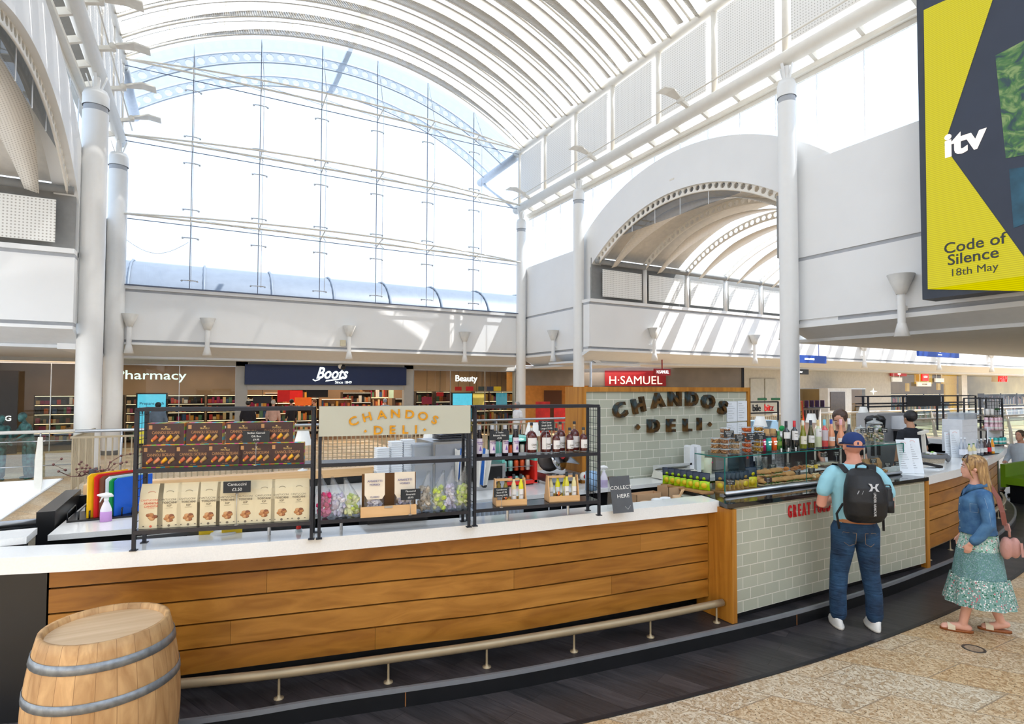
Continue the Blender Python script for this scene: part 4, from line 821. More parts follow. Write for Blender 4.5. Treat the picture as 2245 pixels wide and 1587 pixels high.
def deli_letters(parent, plane, cpts, size, ext, m, dcent, dsize, dots, bold, nm='letter', fr=None):
 for ch, x, y, rot in cpts:
  p = plane(x, y); mb = MB(); mb.text(ch, size, facing(p, fr or (0, -1, 0), 0, rot), 0, ext, bold, sx=1.12); build(nm, mb, [m], parent, p)
 for ch, x, y in dcent:
  p = plane(x, y); mb = MB(); mb.text(ch, dsize, facing(p, fr or (0, -1, 0)), 0, ext, bold, sx=1.12); build(nm, mb, [m], parent, p)
 for x, y, r in dots:
  p = plane(x, y); F = facing(p, fr or (0, -1, 0)); mb = MB(); mb.prism([(-r, 0, 0), (0, -r, 0), (r, 0, 0), (0, r, 0)], (0, 0, ext), 0, F); build('diamond', mb, [m], parent, p)
pl = lambda x, y: onY(x, y, 5.185)
deli_letters(t, pl, [('C', 1359, 901, .35), ('H', 1400, 890, .24), ('A', 1442, 879, .12), ('N', 1479, 876, 0), ('D', 1516, 876, -.04), ('O', 1552, 882, -.1), ('S', 1584, 895, -.3)], .235, .03, DARKM, [('D', 1432, 935), ('E', 1470, 934), ('L', 1506, 933), ('I', 1533, 931)], .21, [(1396, 936, .035), (1554, 930, .03)], .035)
mb = MB()
for (x0, y0, x1, y1) in ((1594, 880, 1616, 924), (1617, 879, 1638, 922), (1594, 927, 1616, 962), (1617, 926, 1638, 960)):
 a = onY(x0, y0, 5.2); b = onY(x1, y1, 5.2); mb = MB(); mb.box(a.x, b.x, 5.2, 5.212, b.z, a.z, 0)
 for k in range(7): mb.box(a.x+.02, a.x+.02+(b.x-a.x-.05)*(.5+.5*((k*37) % 5)/5), 5.198, 5.2, a.z-.03-k*(a.z-b.z)/8.5-.003, a.z-.03-k*(a.z-b.z)/8.5, 1)
 q = build('pinned_sheet', mb, [mat('paper_white', (232, 236, 240), .6), mat('print_grey', (120, 124, 130), .7)], t, (a.x, 5.2, b.z))
# back benches
t = thing('back_bench', 'white topped back counter with black cupboards along the kiosk inside', 'counter', (3, 5.5, .13))
BBF = [(-.94, 5.13), (-.43, 5.08), (1, 4.95), (2.6, 4.86), (3.69, 4.82)]; mb = MB(); mb.slab(BBF, [(-.9, 6.36), (-.4, 6.36), (1, 6.36), (2.6, 6.36), (3.69, 6.36)], 1.14, 1.18, 0); mb.box(3.69, 7.6, 4.82, 5.18, 1.14, 1.18, 0); build('top', mb, [QUARTZ], t)
mb = MB(); mb.slab([(x, y+.04) for x, y in BBF], [(-.9, 6.3), (-.4, 6.3), (1, 6.3), (2.6, 6.3), (3.69, 6.3)], .13, 1.14, 0); mb.box(3.69, 7.6, 4.86, 5.18, .13, 1.14, 0); build('cupboards', mb, [BLACKM], t)
mb = MB()
for x in (3.05, 3.2, 5.6, 5.75): mb.tube([(x, 4.88, .85), (x, 4.84, .85), (x, 4.84, 1.05), (x, 4.88, 1.05)], .006, 6)
build('handle', mb, [CH], t)
a = onY(335, 1172, 4.99); mb = MB(); mb.box(-.40, .85, 4.99, 5.02, .95, 1.135, 0); mb.box(-.36, -.08, 4.985, 4.991, 1.04, 1.11, 1); mb.text('88', .04, facing((-.24, 4.984, 1.075)), 2, .001, 0); build('appliance_front', mb, [STEEL, BLACKM, mat('led_red', (240, 40, 40), .5, emit=1)], t)
t = thing('screen_wall', 'low black boundary wall with ply cap behind the kiosk equipment', 'low wall', (1.3, 6.4, .13))
mb = MB(); mb.box(-1.0, 3.69, 6.37, 6.44, .13, 1.25, 0); mb.box(-1.06, -.95, 5.4, 6.44, 0, 1.30, 0); build('panel', mb, [BLACKM], t)
mb = MB(); mb.box(-.92, 3.69, 6.34, 6.47, 1.26, 1.345); build('cap', mb, [PLY], t)
t = thing('rear_counter', 'black rear counter of the kiosk with white ledge, behind the staff', 'counter', (10.5, 6.6, .13))
mb = MB(); RB = [(6.5, 6.5), (9, 6.5), (12, 6.6), (13.9, 6.75)]; mb.slab(RB, offs(RB, .08), .13, 1.33, 0); build('panel', mb, [BLACKM], t)
mb = MB(); mb.slab(offs(RB, -.35), offs(RB, -.01), 1.08, 1.14, 0); build('ledge', mb, [QUARTZ], t)
# left edge: silver capped glass screen and white bin lid
t = thing('glass_barrier', 'glass barrier with round steel cap beside the kiosk at the left edge', 'railing', (-1.9, 6.4, 0))
mb = MB(); mb.tube([(-3.4, 5.9, 1.13), (-1.02, 5.9, 1.13)], .035, 10); mb.box(-3.4, -1.02, 5.87, 5.93, 1.06, 1.1, 0); build('cap', mb, [STEEL], t)
mb = MB(); mb.box(-3.4, -1.02, 5.895, 5.905, .05, 1.08); build('pane', mb, [GLASS], t)
a = onz(0, 1160, 1.28); mb = MB(); q0 = onz(97, 1158, 1.26); mb.box(q0.x-1.3, q0.x-.06, q0.y-.16, q0.y+.12, 1.2, 1.245, 0); mb.box(q0.x-1.25, q0.x-.1, q0.y-.02, q0.y+.08, .15, 1.2, 1)
single('waste_unit', 'white topped black unit at the left edge behind the worktop', 'unit', mb, [QUARTZ, BLACKM], (q0.x-.6, q0.y, 0))
# ---- display racks
RK = mat('rack_steel', (38, 40, 48), .45, .3)
def rack(A, B, lab, depth=.19, sign=False):
 A = Vector(A); B = Vector(B); d = (B-A).normalized(); n = Vector((-d.y, d.x, 0)); t = thing('display_rack', lab, 'shelf rack', (A.x, A.y, 1.2), 'black steel racks on the worktop')
 W = (B-A).length; ps = [A, B, A+n*depth, B+n*depth]; s_ = .02
 def P(u, v, z): q = A+d*u+n*v; return (q.x, q.y, z)
 for p in ps:
  mb = MB(); mb.beam((p.x, p.y, 1.2), (p.x, p.y, 2.08), s_, s_, 0, d); mb.cbox((p.x, p.y, 1.203), (.04, .04, .006), 0, atan2(d.y, d.x)); build('post', mb, [RK], t, (p.x, p.y, 1.2))
 mb = MB(); mb.beam(P(0, 0, 2.085), P(W, 0, 2.085), s_, s_*1.2); mb.beam(P(0, depth, 2.085), P(W, depth, 2.085), s_, s_); mb.beam(P(0, 0, 2.085), P(0, depth, 2.085), s_, s_); mb.beam(P(W, 0, 2.085), P(W, depth, 2.085), s_, s_); build('top_frame', mb, [RK], t)
 for z in (1.71, 1.325):
  mb = MB(); mb.prism([P(0, 0, z-.006), P(W, 0, z-.006), P(W, depth, z-.006), P(0, depth, z-.006)], (0, 0, .006)); mb.beam(P(0, -.008, z-.012), P(W, -.008, z-.012), .016, .026); mb.beam(P(0, depth, z-.012), P(W, depth, z-.012), .016, .022); build('shelf', mb, [mat('rack_shelf', (44, 46, 54), .25, .4)], t)
 for u in (0, W):
  mb = MB()
  for k in range(1, 4): mb.tube([P(u, depth*k/4, 1.33), P(u, depth*k/4, 2.08)], .0022, 4)
  for k in range(14): mb.tube([P(u, 0, 1.37+k*.052), P(u, depth, 1.37+k*.052)], .0022, 4)
  build('side_grid', mb, [RK], t)
 return t, P, W, d, n, A
rA = rack((-.361, 4.314, 0), (.668, 4.075, 0), 'left black steel display rack holding brown gift boxes and beige packets')
rB = rack((.716, 4.062, 0), (1.752, 3.888, 0), 'middle black steel display rack with the gold lettered deli board')
rC = rack((1.802, 3.895, 0), (2.843, 3.752, 0), 'right black steel display rack holding dark bottles')
# board on middle rack
tB, PB, WB, dB, nB, AB = rB; zt, zb_ = 2.10, 1.895
t = thing('sign_board', 'pale grey green board with arched gold deli lettering on the middle rack', 'sign', PB(WB/2, -.02, zb_))
mb = MB(); mb.prism([PB(-.01, -.03, zb_), PB(WB+.0, -.03, zb_), PB(WB, -.012, zb_), PB(-.01, -.012, zb_)], (0, 0, zt-zb_)); build('panel', mb, [mat('sign_sage', (188, 188, 172), .45, var=.01)], t)
GOLD = mat('gold_leaf', (216, 150, 26), .3, .35, .25, 30)
FB = tuple(-nB); _p0 = Vector(PB(0, -.034, 0))
def plB(x, y):
 d = ray(x, y); k = (_p0-EYE).dot(nB)/d.dot(nB); return EYE+d*k
deli_letters(t, plB, [('C', 775, 924, .38), ('H', 805, 915, .26), ('A', 837, 910, .12), ('N', 867, 907.5, .03), ('D', 898, 909, -.06), ('O', 927, 913, -.2), ('S', 953, 921, -.38)], .083, .004, GOLD, [('D', 829, 944), ('E', 860, 943), ('L', 888, 942.5), ('I', 912, 942)], .082, [(801, 945, .011), (931, 942, .011)], .022, 'letter', FB)
# ============================================================ PRODUCTS
def rpos(R, x, v, z, y=1000):
 """point on rack R, v metres behind its front line, seen at picture column x"""
 t, P, W, d, n, A = R; p0 = A+n*v; r = ray(x, y); k = (p0-EYE).dot(n)/r.dot(n); q = EYE+r*k; return Vector((q.x, q.y, z))
CARDM = mat('chalk_card', (34, 38, 42), .6); CHALK = mat('chalk_white', (236, 236, 232), .7); WIRE = mat('wire_silver', (190, 192, 196), .3, .8)
def card(p, w_, h_, lines, lab, nrm=(-.35, -1, 0), base=None, tilt=0, roll=0, size=None, m=None, grp=None):
 """p: centre of the card"""
 t = thing('price_card', lab, 'price card', (p[0], p[1], base if base is not None else p[2]-h_/2), grp); F = facing(p, nrm, tilt, roll)
 mb = MB().box(-w_/2, w_/2, -h_/2, h_/2, -.0015, .0015, 0, F); build('card', mb, [m or CARDM], t)
 mb = MB(); n_ = len(lines); s_ = size or h_/n_*.72
 for i, l in enumerate(lines): mb.text(l, s_, F @ Matrix.Translation((0, h_*((n_-1)/2-i)/n_*.9, .002)), 0, .0006, 0, sx=min(1, w_*.92/(max(len(l), 1)*s_*.52)))
 build('writing', mb, [CHALK], t)
 if base is not None and p[2]-h_/2-base > .012:
  mb = MB(); mb.tube([(p[0], p[1]+.004, base+.002), (p[0], p[1]+.004, p[2]-h_/2)], .0016, 5); mb.tube([(p[0]+.012*cos(a), p[1]+.004, p[2]-h_/2+.012*sin(a)) for a in [k*pi/5 for k in range(10)]], .0014, 4, closed=True); mb.cyl((p[0], p[1]+.004, base), .014, .003, 10); build('holder', mb, [WIRE], t)
 return t
def facemat(R): return tuple(-R[4])
# --- cannoli gift boxes
BROWN = mat('box_brown', (62, 36, 34), .4); BROWNTX = mat('box_text_tan', (190, 140, 90), .5); RAIN = [mat('rain_%d' % i, c, .4) for i, c in enumerate([(240, 140, 40), (230, 60, 140), (70, 190, 210), (140, 200, 60), (240, 210, 60)])]
CAN = [mat('cann_%d' % i, c, .5) for i, c in enumerate([(206, 110, 70), (220, 140, 100), (240, 176, 40), (190, 150, 90)])]
def giftbox(W=.265, H=.14, D=.075):
 t = thing('gift_box', 'x', 'box', (0, 0, 0), 'brown cannoli gift boxes on the left rack'); mb = MB().box(-W/2, W/2, 0, D, 0, H, 0); build('carton', mb, [BROWN], t)
 mb = MB()
 for i in range(10): mb.box(-W/2+i*W/10, -W/2+(i+1)*W/10, .001, D, H, H+.0015, i % 5)
 for i in range(6): mb.box(W/2, W/2+.0015, .002, D, i*H/6, (i+1)*H/6, (i*2) % 5)
 for i in range(8): mb.box(-W/2+i*W/8, -W/2+(i+1)*W/8, -.001, 0, 0, .004, (i*3) % 5)
 build('rainbow_edge', mb, RAIN, t)
 mb = MB(); F = facing((0, -.001, 0)); T = lambda x, y: F @ Matrix.Translation((x, y, .0))
 mb.text('FRATELLI', .017, T(0, H*.74), 0, .0006, .0); mb.text('CANNOLI SICILIANI', .026, T(0, H*.57), 1, .0006, 0, sx=.86); mb.text('con crema', .01, T(0, H*.1), 1, .0006, 0)
 mb.box(-W/2+.012, -W/2+.036, -.0014, 0, H-.038, H-.012, 1); mb.lathe([(.013, 0), (.013, .001)], (0, 0, 0), 12, 1, Matrix.Translation((W/2-.028, -.001, H-.028)) @ Matrix.Rotation(pi/2, 4, 'X'))
 mb.prism([(-.01, -.001, H*.86), (.01, -.001, H*.86), (0, -.001, H*.79)], (0, -.0005, 0), 0); build('print', mb, [mat('box_gold', (214, 180, 110), .4), BROWNTX], t)
 mb = MB()
 for i in range(4):
  x = -.078+i*.052; mb.tube([(x-.014, -.002, H*.24), (x+.018, -.002, H*.42)], [.012, .013], 8, i); mb.ball((x-.015, -.004, H*.23), .011, 8, (i+2) % 4)
 build('picture', mb, CAN, t); return t
g0 = giftbox(); first = True; ang = atan2(rA[3].y, rA[3].x)
rowb = [(317, 388), (388, 459), (459, 528), (528, 596), (596, 664)]; rowt = [(328, 397), (412, 483), (499, 566), (573, 638)]
nm_b = ['leftmost of the lower row', 'second of the lower row', 'middle of the lower row', 'fourth of the lower row, behind the price card stem', 'rightmost of the lower row']
nm_t = ['leftmost of the upper row', 'second of the upper row', 'third of the upper row, left of the price card', 'rightmost of the upper row']
for row, z, nms in ((rowb, 1.711, nm_b), (rowt, 1.854, nm_t)):
 for (a, b), nm in zip(row, nms):
  p = rpos(rA, (a+b)/2, .035, z); lab = 'dark brown cannoli gift box, '+nm
  if first: g = g0; first = False
  else: g = dup(g0)
  g['label'] = lab; g.location = p; g.rotation_euler = (0, 0, ang); g.scale = (.80, 1, 1)
p = rpos(rA, 561, -.005, 1.903); card(p, .165, .075, ['Sicilian Cannoli', 'Gift Box', '£9.95'], 'black price card standing before the brown cannoli boxes', facemat(rA), 1.711)
# --- biscuit packets
PKT = mat('packet_cream', (226, 212, 176), .5); PRT = mat('packet_print', (120, 108, 90), .6); PRO = mat('packet_print_orange', (226, 110, 80), .6)
BIS = [mat('biscuit_%d' % i, c, .6) for i, c in enumerate([(186, 128, 78), (160, 100, 62), (206, 154, 104), (140, 84, 54)])]
def packet(orange=False, H=.28, W=.135):
 t = thing('biscuit_packet', 'x', 'packet', (0, 0, 0), 'cream almond biscuit packets'); D = .07
 def ring(z, w_, d_): return [(-w_/2, -d_/2, z), (w_/2, -d_/2, z), (w_/2, 0, z), (w_/2, d_/2, z), (-w_/2, d_/2, z), (-w_/2, 0, z)]
 mb = MB().loft([ring(0, W, D), ring(H*.55, W, D), ring(H*.8, W*.98, D*.6), ring(H*.97, W*.95, .004), ring(H, W*.95, .003)], 0, True, False); build('bag', mb, [PKT], t)
 F = Matrix.Translation((0, -D/2-.0008, 0)) @ Matrix.Rotation(pi/2, 4, 'X'); T = lambda y, x=0: F @ Matrix.Translation((x, y, 0))
 mb = MB(); m = 1 if orange else 0; mb.text('CANTUCCINI', .0165, Matrix.Translation((0, .004-D/2, 0)) @ T(H*.66), m, .001, 0, sx=.95)
 mb.text('ARANCIA' if orange else 'TOSCANI', .0195, T(H*.57), m, .001, 0); mb.text('CANDITA' if orange else 'IGP', .018, T(H*.50), m, .001, 0); mb.box(-.02, .02, -D/2-.002, -D/2, H*.45, H*.453, m)
 mb.tube([(.02*cos(a), -D/2+.013, H*.8+.010*sin(a)) for a in [pi*k/8 for k in range(9)]], .0012, 4, m)
 mb.lathe([(.0, 0), (.008, 0)], (0, 0, 0), 10, m, T(H*.05)); mb.box(-.045, -.037, -D/2-.0015, -D/2, H*.05, H*.07, 0); mb.box(.035, .045, -D/2-.0015, -D/2, H*.05, H*.07, 0)
 build('print', mb, [PRT, PRO], t); mb = MB(); rr = random.Random(3 if orange else 5)
 for i in range(7):
  a = rr.uniform(0, 6.28); r = rr.uniform(.0, .028); mb.ball((r*cos(a), -D/2-.001, H*.26+r*sin(a)*1.0), .017, 8, i % 4, None, (1, .15, .7))
 build('picture', mb, BIS, t); return t
px9 = [(318, 357), (357, 397), (397, 440), (440, 484), (484, 522), (522, 562), (562, 602), (602, 639), (639, 676)]; po = packet(True); pk = packet(False)
ordn = ['leftmost', 'second from left', 'third from left', 'fourth from left', 'middle', 'fourth from right', 'third from right', 'second from right', 'rightmost']
for i, (a, b) in enumerate(px9):
 g = po if i == 0 else (pk if i == 1 else dup(pk)); g.location = rpos(rA, (a+b)/2, .06, 1.326); g.rotation_euler = (0, 0, ang+.0)
 g['label'] = 'cream biscuit packet with orange print, leftmost on the lower shelf' if i == 0 else 'cream biscuit packet with grey print, %s in the row of nine' % ordn[i]
p = rpos(rA, 521, -.012, 1.575); card(p, .165, .075, ['Cantuccini', '£3.50'], 'black price card before the cream biscuit packets', facemat(rA), 1.326)
# --- clear bags of wrapped sweets, middle rack
def sweetbag(cols, seed, H=.30, W=.13, lean=0, nm='sweet_bag'):
 t = thing(nm, 'x', 'bag', (0, 0, 0), 'clear bags of wrapped amaretti'); rr = random.Random(seed)
 def ring(z, w_, d_, ox=0): return [(ox+w_/2*cos(a), d_/2*sin(a), z) for a in [2*pi*k/10 for k in range(10)]]
 mb = MB().loft([ring(0, W*.9, .07), ring(.02, W, .085), ring(H*.45, W*1.0, .08, lean*.15), ring(H*.7, W*.6, .04, lean*.5), ring(H*.88, W*.28, .02, lean*.8), ring(H, W*.16, .006, lean)], 0, True, True); build('film', mb, [CLEAR], t)
 mb = MB()
 for i in range(42):
  z = .018+rr.random()*H*.5; x = rr.uniform(-.4, .4)*W*(1-.35*z/(H*.5)); y = rr.uniform(-.028, .028); r = rr.uniform(.012, .021); M = Matrix.Translation((x, y, z)) @ Euler((rr.uniform(0, 3), rr.uniform(0, 3), rr.uniform(0, 3))).to_matrix().to_4x4()
  n_ = 6; vs = [];
  for a in range(4):
   for b in range(6):
    ph = pi*a/3; q = r*(1+rr.uniform(-.25, .3)); vs.append((q*1.3*sin(ph)*cos(b*pi/3), q*.8*sin(ph)*sin(b*pi/3), q*cos(ph)))
  mb.add(vs, [(a*6+b, a*6+(b+1) % 6, (a+1)*6+(b+1) % 6, (a+1)*6+b) for a in range(3) for b in range(6)], rr.randrange(len(cols)), False, M)
 g = build('sweets', mb, cols, t); g['kind'] = 'stuff'; return t
PK_ = [mat('foil_pink', (226, 50, 120), .4), mat('foil_pink_light', (240, 130, 170), .4)]; LV = [mat('foil_lilac', (196, 190, 214), .4), mat('foil_white', (226, 220, 226), .4)]; GR = [mat('foil_green', (196, 214, 90), .4), mat('foil_pale', (226, 228, 170), .4)]; BE = [mat('foil_beige', (206, 190, 166), .4), mat('foil_grey', (160, 148, 130), .4)]
for x, cols, lean, H, lab in ((713, PK_, -.03, .30, 'clear bag of bright pink wrapped sweets, far left of the middle rack'), (742, LV, -.04, .28, 'clear bag of lilac wrapped sweets between the pink and green bags'), (773, GR, -.05, .27, 'clear bag of green wrapped sweets left of the wooden box'), (932, BE, .03, .29, 'clear bag of beige brown sweets just right of the wooden box'), (961, GR, .04, .29, 'clear bag of green sweets, between the beige and the lilac bags'), (987, LV, .02, .32, 'clear bag of lilac sweets, second from the right end of the middle rack'), (1013, GR, .02, .31, 'clear bag of green sweets, rightmost on the middle rack')):
 g = sweetbag(cols, x, H, .125 if x < 900 else .115, lean); g['label'] = lab; g.location = rpos(rB, x, .07, 1.326); g.rotation_euler = (0, 0, ang)
def boxp(R, x0, x1, z0, z1, v0, v1, M, name, parent, mat_):
 a = rpos(R, x0, v0, 0); b = rpos(R, x1, v0, 0); n = R[4]; mb = MB(); mb.prism([(a.x, a.y, z0), (b.x, b.y, z0), (b.x+n.x*(v1-v0), b.y+n.y*(v1-v0), z0), (a.x+n.x*(v1-v0), a.y+n.y*(v1-v0), z0)], (0, 0, z1-z0)); return build(name, mb, [mat_], parent)
t = thing('display_crate', 'light wooden crate holding two printed bags in the middle rack', 'crate', rpos(rB, 853, -.01, 1.326))
boxp(rB, 792, 914, 1.327, 1.40, -.03, -.02, None, 'front_board', t, PLY); boxp(rB, 793, 797, 1.327, 1.38, -.02, .17, None, 'side_board', t, PLY); boxp(rB, 909, 913, 1.327, 1.38, -.02, .17, None, 'side_board', t, PLY); boxp(rB, 794, 912, 1.327, 1.60, .165, .172, None, 'back_board', t, mat('crate_dark', (150, 104, 60), .6)); boxp(rB, 844, 862, 1.385, 1.399, -.034, -.03, None, 'clasp', t, STEEL)
for i, (a, b) in enumerate(((800, 844), (865, 909))):
 W_ = (rpos(rB, b, .03, 0)-rpos(rB, a, .03, 0)).length; g = sweetbag(LV, 50+i, .30, W_*1.0, 0, 'printed_bag'); g.location = rpos(rB, (a+b)/2, .05, 1.335); g.rotation_euler = (0, 0, ang); g['label'] = 'clear bag with cream printed amaretti label, %s in the wooden crate' % ('left' if i == 0 else 'right')
 mb = MB(); q = g.location; F = Matrix.Translation(q) @ Matrix.Rotation(ang, 4, 'Z'); mb.prism([(-W_/2, -.046, .14), (-W_*.36, -.046, .11), (W_*.36, -.046, .11), (W_/2, -.046, .14), (W_/2, -.03, .29), (-W_/2, -.03, .29)], (0, .002, 0), 0)
 k = build('label', mb, [mat('label_cream', (236, 222, 200), .5)], g, None); k.data.transform(Matrix.Translation(q)); mb = MB()
 for j, (s_, z, sz) in enumerate((('AMARETTI', .235, .022), ('MORBIDI', .21, .018), ('CLASSICI', .125, .016))): mb.text(s_, sz, Matrix.Translation((0, -.049+.001*j*0+(.0 if z < .2 else .006), z)) @ Matrix.Rotation(pi/2, 4, 'X'), 0, .0006, 0)
 k = build('print', mb, [mat('print_blue', (110, 110, 160), .6)], g, None); k.data.transform(Matrix.Translation(q))
p = rpos(rB, 901, -.05, 1.475); card(p, .14, .075, ['Flavoured', 'Amaretti', '£8.95'], 'black price card at the wooden crate of amaretti bags', facemat(rB), 1.33)
# --- bottles
def bottle(prof, m, lab, cat='bottle', group=None, fill=None, cap=None, label=None, lm=None, ltxt=None, capm=BLACK, txtm=None, nm='bottle', n=18, extra=None):
 """prof: glass profile; cap=(r,z0,z1); label=(r,z0,z1)"""
 t = thing(nm, lab, cat, (0, 0, 0), group); mb = MB().lathe([(0, 0)]+prof+[(0, prof[-1][1])], (0, 0, 0), n); build('glass', mb, [m], t)
 if cap: mb = MB(); mb.lathe([(cap[0], cap[1]), (cap[0], cap[2]), (0, cap[2])], (0, 0, 0), 12); build('cap', mb, [capm], t)
 if label:
  r, z0, z1 = label; mb = MB(); mb.loft([[(r*cos(a), r*sin(a), z0), (r*cos(a), r*sin(a), z1)] for a in [-pi/2+(-1.25+2.5*k/10) for k in range(11)]], 0, False, True, False); build('label', mb, [lm], t)
  if ltxt:
   mb = MB()
   for s_, z, sz in ltxt: mb.text(s_, sz, Matrix.Translation((0, -r-.0008, z)) @ Matrix.Rotation(pi/2, 4, 'X'), 0, .0008, 0)
   build('print', mb, [txtm or PRT], t)
 return t
DKV = mat('balsamic_dark', (26, 12, 16), .08, spec=.6); CHAI = mat('chai_brown', (84, 26, 20), .06, spec=.7, var=.2); CLG = glassmat('bottle_clear', (236, 238, 236), .12)
LBW = mat('label_white', (232, 230, 228), .5); LBL = mat('label_lilac', (222, 212, 224), .5); CORK = mat('cork', (206, 166, 112), .6)
bal = bottle([(.021, .0), (.023, .004), (.023, .13), (.020, .15), (.0125, .175), (.012, .19)], DKV, 'x', 'bottle', 'balsamic glaze bottles on the right rack', None, (.0145, .19, .222), (.0235, .018, .128), LBL, [('BALSAMIC', .1, .011), ('GLAZE', .088, .011)], glassmat('cap_clear', (225, 225, 228), .15, .1, .3), mat('print_purple', (130, 90, 170), .5))
mb = MB(); mb.prism([(-.009, -.0245, .04), (.009, -.0245, .04), (0, -.0245, .075)], (0, .001, 0)); build('emblem', mb, [mat('print_purple', (130, 90, 170), .5)], bal)
for i, x in enumerate((1050, 1079, 1107, 1130)):
 g = bal if i == 0 else dup(bal); g.location = rpos(rC, x, .06, 1.711); g.scale = (1.12, 1.12, 1.05); g['label'] = 'dark balsamic bottle with lilac label, %s of four' % ('leftmost', 'second, behind the price card', 'third, behind the price card', 'rightmost')[i]
def chai(big):
 s_ = 1.0 if big else .8; h = .245 if big else .2; r = .042 if big else .031
 g = bottle([(r*.97, .0), (r, .004), (r, .012)], CLG, 'x', 'bottle', 'brown chai syrup bottles', None, (.0125, h-.022, h), (r*1.02, .035, h*.52), LBW, [('CHAI', h*.3, .02*s_), ('SYRUP', h*.22, .008)])
 mb = MB().lathe([(0, .012), (r*.97, .012), (r, .016), (r, h*.58), (r*.75, h*.68), (.0115, h*.74)], (0, 0, 0), 18); build('syrup', mb, [CHAI], g)
 mb = MB().lathe([(.0115, h*.74), (.011, h*.82), (.0125, h*.84)], (0, 0, 0), 12).lathe([(.0095, h*.84), (.0095, h-.022)], (0, 0, 0), 12, 1); build('neck', mb, [CLG, CORK], g); return g
cb = chai(True); cs = chai(False)
for i, (x, v) in enumerate(((1165, .07), (1196, .07), (1228, .12), (1259, .12))):
 g = cb if i == 0 else dup(cb); g.location = rpos(rC, x, v, 1.711); g['label'] = 'large brown chai syrup bottle, %s' % ('leftmost, beside the lilac labelled bottles', 'under the price card', 'third of the tall ones, at the back', 'rightmost of the tall ones, at the back')[i]
for i, x in enumerate((1219, 1249, 1279)):
 g = cs if i == 0 else dup(cs); g.location = rpos(rC, x, .045, 1.711); g['label'] = 'small brown chai syrup bottle, %s of the three short ones' % ('left', 'middle', 'right')[i]
p = rpos(rC, 1095, .01, 1.868); card(p, .155, .072, ['Il Tinello', 'Balsamic Glaze', '£9.95'], 'black price card in front of the balsamic bottles', facemat(rC), 1.711)
p = rpos(rC, 1198, .01, 1.935); card(p, .135, .078, ['Chai Syrup', 'Small £8.95', 'Large £15.95'], 'black price card above the brown chai bottles', facemat(rC), 1.711)
# wooden carriers with sauce bottles
YEG = [mat('liqueur_yellow', (214, 206, 70), .12), mat('liqueur_cream', (226, 214, 160), .15), mat('liqueur_olive', (150, 130, 50), .12), mat('liqueur_bright', (226, 222, 30), .12)]
def carrier(x0, x1, lab, side, prods):
 p = rpos(rC, (x0+x1)/2, .07, 1.326); t = thing('bottle_carrier', lab, 'crate', p); W_ = (rpos(rC, x1, .02, 0)-rpos(rC, x0, .02, 0)).length; M = Matrix.Translation(p) @ Matrix.Rotation(ang, 4, 'Z'); D = .13
 for nm, b in (('front_board', (-W_/2, W_/2, -D/2, -D/2+.008, 0, .05)), ('back_board', (-W_/2, W_/2, D/2-.008, D/2, 0, .05)), ('base', (-W_/2, W_/2, -D/2, D/2, 0, .008)), ('handle', (-W_/2, W_/2, -.009, .009, .185, .203))):
  build(nm, MB().box(*b, 0, M), [PLY], t)
 for s_ in (-1, 1): mb = MB(); x = s_*W_/2; mb.prism([(x, -D/2, 0), (x, D/2, 0), (x, .02, .205), (x, -.02, .205)], (.008*-s_, 0, 0), 0, M); build('end_board', mb, [PLYV], t)
 for i, (fx, fy, h, mi, lb) in enumerate(prods):
  q = M @ Vector((fx*W_, fy, .009)); r = .02
  g = bottle([(r*.95, 0), (r, .004), (r, h*.58), (r*.8, h*.68), (.010, h*.75), (.010, h*.86)], YEG[mi], lab.split(' ')[0]+' carrier bottle of %s sauce, %s' % (('yellow', 'cream', 'olive', 'bright yellow')[mi], lb), 'bottle', None, None, (.0115, h*.84, h), (r*1.03, .012, h*.5), LBW, [('LEMON', h*.3, .009)], nm='sauce_bottle', n=12); g.location = q; g.rotation_euler = (0, 0, ang)
 return t, M, W_
pr = [(-.33, .03, .20, 2, 'back left'), (-.1, .03, .2, 2, 'back middle'), (.12, -.015, .225, 1, 'tallest, front'), (.36, -.015, .225, 3, 'front right')]
cA = carrier(1085, 1150, 'left light wooden carrier of sauce bottles on the right rack', 0, pr)
pr2 = [(-.33, .03, .2, 1, 'back left'), (-.1, .03, .2, 3, 'back middle'), (.14, .03, .2, 3, 'back right of middle'), (.12, -.025, .225, 0, 'tallest, front'), (.38, -.015, .215, 1, 'front right')]
cB = carrier(1200, 1264, 'right light wooden carrier of sauce bottles on the right rack', 0, pr2)
for M, W_, lab in ((cA[1], cA[2], 'small dark spice jar with orange tag in the left carrier'), (cB[1], cB[2], 'small dark spice jar with orange tag in the right carrier')):
 q = M @ Vector((-.16*W_, -.03, .009)); t = thing('spice_jar', lab, 'jar', q); mb = MB().cyl(q, .022, .055, 14); build('jar', mb, [mat('spice_dark', (90, 50, 34), .4, var=.4, scale=120)], t); build('lid', MB().cyl(q+Vector((0, 0, .055)), .023, .014, 14), [STEEL], t)
 mb = MB(); mb.cbox(q+Vector((.01, -.025, .03)), (.02, .002, .035), 1); mb.cbox(q+Vector((-.012, -.024, .06)), (.012, .003, .03), 0); build('tag', mb, [mat('tag_orange', (232, 110, 30), .5), mat('tag_yellow', (226, 180, 70), .5)], t)
p = rpos(rC, 1100, -.02, 1.44); card(p, .125, .07, ['Condiments', 'Sauce £5.95', 'Dressing £6.95'], 'black price card at the left wooden carrier', facemat(rC), 1.326)
